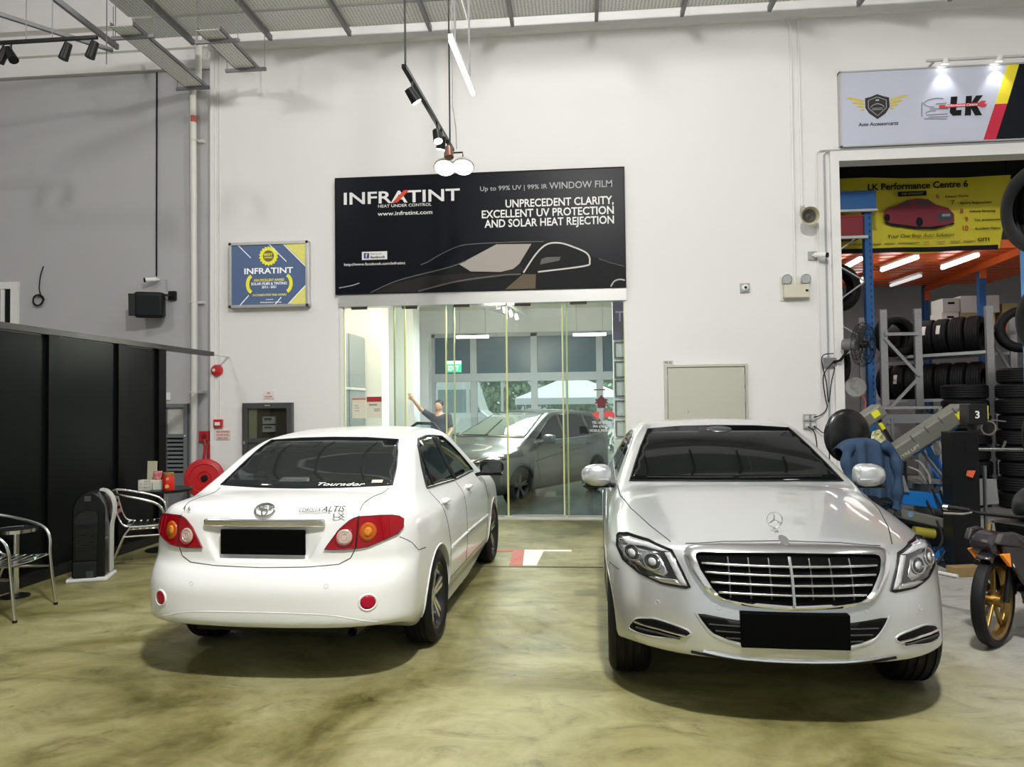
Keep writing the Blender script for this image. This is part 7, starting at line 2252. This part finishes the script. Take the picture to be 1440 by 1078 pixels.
wp('motor', MB().cyl(C0 - fd * 0.26, C0 - fd * 0.07, 0.075, 18, 0.09), mat('motor_grey', (0.16, 0.16, 0.16), 0.4), fn, smooth=True)
wp('arm', MB().tube([C0 - fd * 0.18 + Vector((0, 0, -0.05)), (3.62, 10.45, 2.20), (3.56, 10.55, 2.18)], 0.02, 8), blackm, fn, smooth=True)
wp('wall_plate', MB().bx(3.42, 3.60, 10.54, WALL - 0.062, 2.12, 2.24), mat('fan_plate', (0.2, 0.2, 0.2), 0.4), fn)
gd = thing('hose_drum', 'round grey hose drum at the workshop opening', 'hose drum', (3.97, 10.9, 1.83))
wp('drum', MB().lathe([(0.0, 0.06), (0.13, 0.055), (0.145, 0.04), (0.145, -0.05), (0, -0.05)], (3.97, 10.9, 1.83), (-0.2, -1, 0), 28), mat('drum_grey', (0.36, 0.36, 0.34), 0.5), gd, smooth=30)
wp('bracket', MB().bx(3.66, 3.95, 10.93, 10.99, 1.78, 1.88), blackm, gd)
wp('red_hose', MB().tube(smooth_poly([(4.02, 10.82, 1.72), (4.08, 10.82, 1.62), (4.06, 10.82, 1.45), (4.12, 10.82, 1.3)], 5, False), 0.012, 8), mat('hose_red', (0.4, 0.1, 0.08), 0.5), gd, smooth=True)

# ------------------------------------------------------------------ chair with denim jacket
ch = thing('workshop_chair', 'black high-backed chair under a denim jacket behind silver car', 'chair', (2.87, 8.05, 0), 0.15)
MB().ball((0, 0.06, 1.27), (0.26, 0.07, 0.29), 22, 14).build('backrest', mat('chair_black', (0.008, 0.008, 0.009), 0.25), ch, smooth=True)
MB().ball((0.02, -0.2, 0.62), (0.27, 0.27, 0.07), 20, 10).build('seat', MATS['chair_black'], ch, smooth=True)
MB().cyl((0, -0.15, 0.08), (0, -0.15, 0.58), 0.03, 12).bar((0, 0.04, 0.58), (0, 0.06, 1.05), 0.07, 0.03).build('post', blackm, ch)
for k in range(5):
    a = 2 * PI * k / 5 + 0.2
    MB().bar((0, -0.15, 0.10), (0.27 * math.cos(a), -0.15 + 0.27 * math.sin(a), 0.05), 0.045, 0.035).ball((0.27 * math.cos(a), -0.15 + 0.27 * math.sin(a), 0.027), 0.027).build('leg', blackm, ch)
jk = thing('denim_jacket', 'blue denim jacket draped over the black workshop chair', 'jacket', (2.91, 7.89, 0.5), 0.1)
jv, jf = [], []
na, nb_ = 40, 26
for i in range(na + 1):
    u = i / na * 2 - 1
    for j in range(nb_ + 1):
        v = j / nb_
        wdt = 0.235 + 0.05 * v
        fold = (0.012 + 0.03 * v) * math.sin(9 * u + 2.5 * v) + 0.015 * v * math.sin(19 * u + 1)
        if v < 0.18:
            q = v / 0.18
            y, z = 0.14 - 0.24 * q, 0.73 + 0.03 * math.sin(q * PI) - 0.10 * abs(u) ** 3
        else:
            q = (v - 0.18) / 0.82
            y, z = -0.10 - 0.05 * math.sin(q * 1.6), 0.73 - 0.10 * abs(u) ** 3 - q * (0.60 + 0.10 * math.sin(2.2 * u + 0.6) + 0.03 * math.sin(7 * u))
        jv.append((u * wdt + 0.03 * v, y + fold - 0.03 * (1 - u * u), z))
for i in range(na):
    for j in range(nb_):
        k = i * (nb_ + 1) + j
        jf.append((k, k + nb_ + 1, k + nb_ + 2, k + 1))
jm = MB().add(jv, jf)
jo = jm.build('jacket_cloth', mat('denim', (0.030, 0.065, 0.125), 0.85, noise=(14, 0.6, (0.016, 0.038, 0.08)), bump=(120, 0.2)), jk, smooth='all')
sd = jo.modifiers.new('thickness', 'SOLIDIFY')
sd.thickness = 0.008
sv = MB()
for k in range(12):
    a = k / 11
    pass
sv.tube(smooth_poly([(0.17, -0.12, 0.70), (0.27, -0.14, 0.60), (0.30, -0.16, 0.40), (0.29, -0.15, 0.18), (0.28, -0.14, 0.05)], 5, False), [0.05 + 0.012 * math.sin(k) for k in range(21)], 12)
sv.build('sleeve', MATS['denim'], jk, smooth=True)
sv = MB().tube(smooth_poly([(-0.16, -0.12, 0.70), (-0.22, -0.15, 0.55), (-0.20, -0.17, 0.35), (-0.16, -0.16, 0.22)], 5, False), [0.05 + 0.01 * math.sin(k * 1.3) for k in range(16)], 12)
sv.build('sleeve', MATS['denim'], jk, smooth=True)

# ------------------------------------------------------------------ wheel machine: blue base with tilted grey beams
bl2 = mat('machine_blue', (0.012, 0.16, 0.50), 0.35)
ol = mat('machine_grey', (0.15, 0.15, 0.125), 0.45)
ye = mat('label_yellow', (0.72, 0.70, 0.02), 0.5)
dkm = mat('machine_dark', (0.012, 0.013, 0.014), 0.45, spec=0.3)
wm = thing('wheel_machine', 'blue tyre machine with tilted grey beams behind silver car', 'machine', (3.6, 8.3, 0))
wp('base_plate', MB().bx(3.18, 4.3, 8.0, 8.75, 0.0, 0.10), bl2, wm, bevel=0.01)
wp('base_body', MB().bx(3.22, 4.2, 8.15, 8.65, 0.10, 0.42), dkm, wm, bevel=0.01)
wp('blue_platform', MB().bar((3.14, 8.05, 0.66), (3.95, 8.05, 0.56), 0.12, 0.15), bl2, wm, bevel=0.008)
wp('blue_platform', MB().bar((3.14, 8.5, 0.66), (3.95, 8.5, 0.56), 0.12, 0.15), bl2, wm, bevel=0.008)
wp('blue_side_plate', MB().prism([(3.08, 0.60), (3.18, 0.60), (3.33, 0.90), (3.22, 1.05), (3.10, 1.0)], lambda u, v, w: (u, 8.12 + w, v), 0.06), bl2, wm, bevel=0.006)
wp('grey_guard', MB().prism([(3.16, 0.72), (3.42, 0.68), (3.37, 0.86), (3.20, 0.90)], lambda u, v, w: (u, 7.96 + w, v), 0.5), mat('guard_grey', (0.20, 0.21, 0.21), 0.5), wm, bevel=0.008)
wp('guard_bracket', MB().prism([(3.20, 0.88), (3.30, 0.88), (3.30, 1.0), (3.25, 1.02)], lambda u, v, w: (u, 8.05 + w, v), 0.3), MATS['guard_grey'], wm, bevel=0.006)
wp('turntable', MB().lathe([(0.0, 0.03), (0.20, 0.03), (0.22, 0.015), (0.22, -0.015), (0, -0.015)], (3.68, 8.25, 0.78), (0, 0, 1), 32), mat('table_steel', (0.22, 0.23, 0.23), 0.35, metal=0.6), wm, smooth=30)
wp('turntable_motor', MB().cyl((3.68, 8.25, 0.42), (3.68, 8.25, 0.76), 0.10, 18), mat('motor_pale', (0.25, 0.25, 0.22), 0.5), wm, smooth=True)
tbm = wp('tilted_beam', MB().bar((3.22, 8.0, 1.035), (3.97, 8.0, 1.535), 0.24, 0.17, (-0.55, 0, 0.83)), ol, wm, bevel=0.02)
wp('beam_label', MB().bar((3.87, 7.877, 1.455), (3.96, 7.877, 1.515), 0.004, 0.09, (-0.55, 0, 0.83)), ye, tbm)
wp('beam_nose', MB().bar((3.96, 8.0, 1.53), (4.02, 8.0, 1.55), 0.20, 0.10, (-0.55, 0, 0.83)), mat('beam_nose_grey', (0.30, 0.30, 0.26), 0.4), tbm, bevel=0.02)
for k in range(4):
    p_ = Vector((3.42 + 0.14 * k, 7.876, 1.245 + 0.093 * k))
    wp('beam_joint', MB().bar(p_, p_ + Vector((0.008, 0, 0.006)), 0.004, 0.08, (-0.55, 0, 0.83)), mat('joint_dark', (0.08, 0.08, 0.07), 0.5), tbm)
R2 = Euler((PI / 2, -math.atan2(0.5, 0.75), 0))
text('TYRE LIFT', 0.03, mat('beam_text', (0.55, 0.55, 0.48), 0.5), tbm, Vector((3.30, 7.876, 1.035)) - off_of(tbm), (PI / 2, -math.atan2(0.5, 0.75), 0), 0.24, 0.01)
wp('blue_rail', MB().bar((3.45, 8.03, 1.08), (3.90, 8.03, 1.38), 0.18, 0.06, (-0.55, 0, 0.83)), bl2, wm, bevel=0.008)
tb2 = wp('tilted_beam', MB().bar((2.98, 8.35, 1.33), (3.30, 8.35, 1.55), 0.24, 0.14, (-0.55, 0, 0.83)), ol, wm, bevel=0.02)
wp('beam_label', MB().bar((3.17, 8.227, 1.475), (3.24, 8.227, 1.52), 0.004, 0.07, (-0.55, 0, 0.83)), ye, tb2)
wp('support_post', MB().cyl((3.42, 8.35, 0.42), (3.42, 8.35, 1.45), 0.02, 10).cyl((3.05, 8.4, 0.42), (3.05, 8.4, 1.36), 0.03, 10), mat('post_steel', (0.3, 0.3, 0.3), 0.3, metal=0.8), wm, smooth=True)
wp('arm', MB().bar((3.24, 8.3, 1.46), (3.40, 8.3, 1.16), 0.05, 0.04), dkm, wm)
wp('yellow_clip', MB().bar((3.26, 8.27, 1.40), (3.30, 8.27, 1.33), 0.02, 0.04), ye, wm)
wp('black_cylinder', MB().cyl((3.36, 8.1, 0.75), (3.36, 8.1, 1.0), 0.09, 18), dkm, wm, smooth=True)
wp('hydraulic_rod', MB().cyl((3.58, 8.05, 1.12), (3.83, 8.05, 0.78), 0.018, 10), mat('rod_grey', (0.25, 0.25, 0.25), 0.3, metal=0.7), wm)
wp('blue_brace', MB().prism([(3.68, 1.12), (3.76, 1.20), (3.84, 0.95), (3.84, 0.72), (3.78, 0.72)], lambda u, v, w: (u, 8.15 + w, v), 0.06), bl2, wm, bevel=0.005)
wp('clamp_jaw', MB().bar((3.66, 7.95, 1.22), (3.72, 7.95, 1.08), 0.06, 0.07).bar((3.74, 7.95, 1.25), (3.80, 7.95, 1.10), 0.04, 0.05), mat('jaw_steel', (0.45, 0.46, 0.46), 0.25, metal=0.8), wm, bevel=0.01)
wp('yellow_strap', MB().bar((3.80, 7.93, 1.22), (3.78, 7.93, 1.0), 0.03, 0.02), ye, wm)
wp('yellow_foot', MB().cyl((3.42, 7.9, 0.30), (3.62, 7.9, 0.27), 0.05, 14), mat('dull_yellow', (0.35, 0.30, 0.04), 0.5), wm, smooth=True)
wp('lower_beam', MB().bar((3.22, 7.92, 0.50), (3.95, 7.92, 0.32), 0.14, 0.10), ol, wm, bevel=0.015)
wp('beam_badge', MB().cyl((3.37, 7.848, 0.475), (3.37, 7.842, 0.475), 0.03, 16), mat('badge_blue', (0.15, 0.3, 0.45), 0.5), wm)
hz = MB()
for a, b, c in (((3.66, 8.0, 0.72), (3.70, 7.75, 0.35), (3.62, 7.7, 0.04)), ((3.74, 8.0, 0.7), (3.70, 7.72, 0.30), (3.50, 7.6, 0.03)), ((3.6, 8.0, 0.6), (3.63, 7.75, 0.25), (3.45, 7.75, 0.03))):
    hz.tube(smooth_poly([a, b, c], 8, False), 0.012, 6)
wp('hose', hz, blackm, wm, smooth=True)
wp('cable_loop', MB().tube(smooth_poly([(3.40, 8.0, 1.05), (3.52, 7.96, 1.0), (3.60, 7.95, 0.88), (3.62, 7.95, 0.78)], 6, False), 0.012, 6).tube(smooth_poly([(3.42, 8.0, 0.95), (3.52, 7.97, 0.9), (3.58, 7.96, 0.8)], 6, False), 0.010, 6), mat('cable_pale', (0.3, 0.29, 0.25), 0.5), wm, smooth=True)
# crumpled yellow and white bag
bg = thing('crumpled_bag', 'crumpled yellow and white bag next to the denim jacket', 'bag', (3.17, 8.11, 1.03))
bb = MB().ball((0, 0, 0.13), (0.075, 0.06, 0.16), 16, 12)
rg = random.Random(2)
bb.v = [(a + rg.uniform(-0.018, 0.018), b + rg.uniform(-0.018, 0.018), c + rg.uniform(-0.02, 0.02)) for a, b, c in bb.v]
bb.build('bag', mat('bag_cloth', (0.62, 0.60, 0.45), 0.7, noise=(22, 1.0, (0.25, 0.28, 0.03))), bg)
# black control column with display
cl = thing('control_column', 'black steel column with numbered box before the tyre stacks', 'machine', (3.72, 7.55, 0))
wp('column', MB().bx(3.60, 3.85, 7.45, 7.66, 0, 1.33), mat('column_black', (0.006, 0.007, 0.0075), 0.4, spec=0.2), cl, bevel=0.008)
wp('foot', MB().bx(3.55, 3.92, 7.40, 7.75, 0, 0.03), dkm, cl)
wp('slot', MB().bx(3.73, 3.79, 7.444, 7.45, 1.13, 1.19), blk, cl)
dbx = wp('display_box', MB().bx(3.80, 3.97, 7.5, 7.7, 1.40, 1.60), mat('box_black', (0.010, 0.010, 0.011), 0.35, spec=0.3), cl, bevel=0.01)
wtext('3', 0.07, wht, dbx, (3.85, 7.499, 1.46), bold=0.02)
wp('box_stem', MB().cyl((3.87, 7.6, 1.33), (3.87, 7.6, 1.42), 0.04, 12), dkm, cl)
wp('yellow_edge', MB().bx(3.965, 3.985, 7.52, 7.6, 1.45, 1.58), ye, dbx)
wp('handle_bar', MB().cyl((3.85, 7.5, 1.16), (4.25, 7.35, 1.16), 0.018, 10).cyl((4.05, 7.43, 1.16), (4.08, 7.42, 1.24), 0.012, 8), mat('bar_steel', (0.25, 0.25, 0.26), 0.25, metal=0.9), cl, smooth=True)
wp('gauge', MB().cyl((4.05, 7.75, 1.36), (4.05, 7.66, 1.36), 0.075, 20), dkm, cl, smooth=True)
wp('gauge_ring', MB().lathe([(0.06, 0), (0.075, 0), (0.075, 0.012), (0.06, 0.012)], (4.05, 7.66, 1.36), (0, -1, 0), 24, closed=True), mat('gauge_steel', (0.3, 0.3, 0.3), 0.3, metal=0.8), cl)
wp('gauge_arm', MB().bx(4.02, 4.08, 7.7, 7.76, 1.42, 1.58).bar((3.85, 7.6, 1.34), (4.05, 7.72, 1.40), 0.04, 0.04).bar((4.1, 7.7, 1.44), (4.22, 7.66, 1.42), 0.015, 0.015), mat('gauge_body', (0.14, 0.14, 0.15), 0.4, metal=0.5), cl)
wp('orange_flag', MB().prism([(3.79, 0.96), (3.86, 0.96), (3.83, 0.89), (3.78, 0.91)], lambda u, v, w: (u - 0.06, 7.42 + w, v), 0.02), mat('orange_reflector', (0.70, 0.13, 0.05), 0.4), cl)
wp('grey_panel', MB().prism([(3.90, 0.60), (4.10, 0.62), (4.08, 0.86), (3.93, 0.86)], lambda u, v, w: (u, 7.6 + w, v), 0.03), MATS['guard_grey'], cl)
wp('steel_rod', MB().cyl((3.92, 7.5, 0.1), (3.92, 7.5, 1.0), 0.018, 8), MATS['bar_steel'], cl)
wd = thing('wood_block', 'timber block on the floor beside the black column', 'block', (3.56, 7.25, 0))
wp('block', MB().box((3.58, 7.24, 0.045), (0.28, 0.12, 0.09), (0, 0, 0.2)), mat('timber', (0.30, 0.20, 0.08), 0.7, noise=(6, 0.6)), wd, bevel=0.004)
pl = thing('floor_pole', 'white pole lying on the grey floor by the silver car', 'pole', (3.3, 7.4, 0))
wp('pole', MB().cyl((3.02, 7.85, 0.018), (3.46, 7.12, 0.018), 0.018, 10), mat('pole_white', (0.6, 0.6, 0.58), 0.4), pl, smooth=True)

# ------------------------------------------------------------------ motorcycle at the right edge
mo = thing('motorcycle', 'dark grey scooter motorcycle with gold wheels at the right edge', 'motorcycle', (2.75, 5.20, 0), math.atan2(-0.40, -0.92))
STEER = math.radians(20)
gold2 = mat('gold_wheel', (0.36, 0.22, 0.06), 0.3, metal=0.85)
pan = mat('bike_panel', (0.050, 0.047, 0.046), 0.35, metal=0.4, coat=0.2)
pan2 = mat('bike_purple', (0.016, 0.012, 0.016), 0.25, coat=0.4)
blkg = mat('bike_black', (0.006, 0.006, 0.0065), 0.3, spec=0.3)


def steered(name, mb, m, **k):
    o = mb.build(name, m, mo, **k)
    o.rotation_euler = (0, 0, STEER)
    return o


for wx in (0.0, -1.24):
    st_ = wx == 0.0
    tyb = MB().lathe([(0.250, -0.035), (0.275, -0.042), (0.295, -0.03), (0.302, 0.0), (0.295, 0.03), (0.275, 0.042), (0.250, 0.035)], (wx, 0, 0.302), (0, 1, 0), 44).build('tyre', CM['rubber'], mo, smooth=True)
    rm_ = MB().lathe([(0.255, -0.036), (0.225, -0.028), (0.215, 0), (0.225, 0.028), (0.255, 0.036), (0.246, 0.015), (0.246, -0.015)], (wx, 0, 0.302), (0, 1, 0), 44, closed=True).build('rim', gold2, mo, smooth=True)
    for k in range(5):
        a = 2 * PI * k / 5 + 0.35
        MB().bar((wx + 0.03 * math.cos(a), 0, 0.302 + 0.03 * math.sin(a)), (wx + 0.215 * math.cos(a), 0, 0.302 + 0.215 * math.sin(a)), 0.022, 0.03).build('spoke', gold2, rm_, bevel=0.005)
    MB().cyl((wx, -0.05, 0.302), (wx, 0.05, 0.302), 0.04, 18).build('hub', gold2, rm_, smooth=True)
    MB().lathe([(0.05, 0), (0.115, 0), (0.115, 0.004), (0.05, 0.004)], (wx, -0.045, 0.302), (0, 1, 0), 28, closed=True).build('brake_disc', MATS['bar_steel'], rm_)
    if st_:
        tyb.rotation_euler = rm_.rotation_euler = (0, 0, STEER)
for s in (-1, 1):
    steered('fork_leg', MB().cyl((0.0, 0.075 * s, 0.302), (-0.13, 0.075 * s, 0.66), 0.020, 12), blkg, smooth=True)
    steered('fork_tube', MB().cyl((-0.11, 0.065 * s, 0.60), (-0.17, 0.065 * s, 0.78), 0.016, 12), gold2, smooth=True)
fm = MB()
fv = []
for a in np.linspace(1.05, 2.6, 16):
    for y in (-0.055, -0.04, 0.04, 0.055):
        r = 0.345 if abs(y) < 0.05 else 0.32
        fv.append((r * math.cos(a), y, 0.302 + r * math.sin(a)))
fm.add(fv, [(4 * i + j, 4 * i + 4 + j, 4 * i + 5 + j, 4 * i + j + 1) for i in range(15) for j in range(3)])
mg = steered('front_mudguard', fm, pan2, smooth='all')
mg.modifiers.new('thickness', 'SOLIDIFY').thickness = 0.008
for s in (-1, 1):
    sd_ = lambda u, v, w, s=s: (u, s * (0.085 + 0.05 * min(1, max(0, (0.1 - u) / 0.4)) + w), v)
    MB().prism([(0.06, 0.69), (0.03, 0.63), (-0.06, 0.50), (-0.16, 0.36), (-0.28, 0.25), (-0.40, 0.27), (-0.46, 0.45), (-0.34, 0.60), (-0.20, 0.68)], sd_, 0.03).build('leg_shield', pan2, mo, bevel=0.012)
    MB().prism([(0.10, 0.70), (0.06, 0.77), (-0.03, 0.775), (-0.22, 0.70), (-0.44, 0.545), (-0.56, 0.50), (-0.50, 0.46), (-0.36, 0.53), (-0.10, 0.67)], sd_, 0.045).build('side_cowl', pan, mo, bevel=0.012)
    MB().prism([(-0.05, 0.735), (-0.20, 0.67), (-0.40, 0.535), (-0.33, 0.54), (-0.14, 0.655)], lambda u, v, w, s=s: (u, s * (0.178 + w), v), 0.006).build('cowl_slot', blkg, mo)
    for k in range(3):
        MB().bar((-0.46 - 0.03 * k, s * 0.15, 0.66 - 0.02 * k), (-0.62 - 0.03 * k, s * 0.15, 0.50 - 0.02 * k), 0.012, 0.025).build('vent_fin', blkg, mo)
    MB().prism([(0.07, 0.63), (0.00, 0.64), (-0.01, 0.545)], lambda u, v, w, s=s: (u, s * (0.10 + w), v), 0.03).build('turn_signal', mat('signal_orange', (0.80, 0.25, 0.02), 0.3, emit=0.1), mo, bevel=0.005)
MB().prism([(0.09, 0.62), (0.12, 0.69), (0.06, 0.76), (-0.06, 0.765), (-0.10, 0.66), (0.02, 0.60)], lambda u, v, w: (u, w - 0.09, v), 0.18).build('front_cowl', pan2, mo, bevel=0.04, seg=3)
text('GS', 0.055, wht, mo, (-0.02, 0.128, 0.545), (PI / 2, 0.12, PI), 0.14, 0.012, 0.3)
MB().prism([(-0.30, 0.30), (-0.42, 0.55), (-0.62, 0.66), (-1.45, 0.76), (-1.55, 0.70), (-1.10, 0.52), (-0.95, 0.30)], lambda u, v, w: (u, w - 0.11, v), 0.22).build('body', pan2, mo, bevel=0.05, seg=3)
MB().prism([(-0.60, 0.69), (-0.75, 0.76), (-1.35, 0.82), (-1.45, 0.77), (-1.0, 0.70)], lambda u, v, w: (u, w - 0.12, v), 0.24).build('seat', blkg, mo, bevel=0.04, seg=3)
bk_ = MB().prism([(-0.16, 0.68), (-0.14, 0.80), (-0.58, 0.82), (-0.54, 0.66), (-0.46, 0.64), (-0.24, 0.64)], lambda u, v, w: (u, w - 0.10, v), 0.28).build('carrier_basket', blkg, mo, bevel=0.02, seg=3)
MB().bx(-0.59, -0.13, -0.105, 0.185, 0.795, 0.812).build('basket_rim', mat('basket_rim_grey', (0.02, 0.02, 0.021), 0.3), bk_, bevel=0.006)
MB().ball((-0.40, 0.05, 0.91), (0.20, 0.15, 0.15), 20, 14).build('black_bag', mat('bag_black', (0.008, 0.008, 0.009), 0.4, spec=0.3), mo, smooth=True)
MB().lathe([(0.055, 0), (0.07, 0), (0.07, 0.015), (0.055, 0.015)], (-0.40, 0.18, 0.94), (0, 1, 0.3), 24, closed=True).build('bag_ring', MATS['gauge_body'], mo, smooth=True)
steered('handlebar', MB().tube([(-0.16, -0.30, 0.87), (-0.16, -0.12, 0.85), (-0.16, 0.12, 0.85), (-0.16, 0.31, 0.87)], 0.013, 10), blkg, smooth=True)
for s in (-1, 1):
    steered('grip', MB().cyl((-0.16, s * 0.18, 0.862), (-0.16, s * 0.32, 0.87), 0.019, 12), blkg, smooth=True)
    steered('bar_end', MB().cyl((-0.16, s * 0.32, 0.87), (-0.163, s * 0.355, 0.872), 0.021, 12), MATS['chrome_small'], smooth=True)
    steered('lever', MB().tube([(-0.13, s * 0.16, 0.855), (-0.09, s * 0.20, 0.845), (-0.10, s * 0.33, 0.835)], 0.008, 8), alu, smooth=True)
steered('mirror_stalk', MB().tube([(-0.15, 0.16, 0.87), (-0.13, 0.20, 0.98), (-0.10, 0.24, 1.04)], 0.007, 8), blkg, smooth=True)
MB().cyl((-0.52, -0.12, 0.30), (-0.52, 0.12, 0.30), 0.12, 20).bx(-0.80, -0.45, -0.10, 0.10, 0.22, 0.40).build('engine', mat('engine_grey', (0.08, 0.08, 0.085), 0.4, metal=0.6), mo, smooth=True, bevel=0.01)
MB().cyl((-0.34, 0.13, 0.26), (-0.34, 0.18, 0.26), 0.035, 16).build('engine_cap', MATS['chrome_small'], mo, smooth=True)
MB().ball((-0.33, 0.16, 0.35), (0.045, 0.03, 0.03), 12, 8).build('yellow_cap', mat('cap_yellow', (0.65, 0.50, 0.04), 0.4), mo, smooth=True)
MB().tube([(-0.45, -0.12, 0.22), (-0.7, -0.15, 0.20), (-1.0, -0.17, 0.28), (-1.4, -0.17, 0.40)], [0.02, 0.025, 0.045, 0.05], 12).build('exhaust', MATS['bar_steel'], mo, smooth=True)
MB().tube([(-0.62, 0.10, 0.22), (-0.66, 0.20, 0.06), (-0.68, 0.24, 0.0)], 0.012, 8).build('side_stand', blkg, mo)
for s in (-1, 1):
    MB().bar((-1.24, s * 0.07, 0.302), (-0.80, s * 0.07, 0.34), 0.03, 0.05).build('swing_arm', blkg, mo)
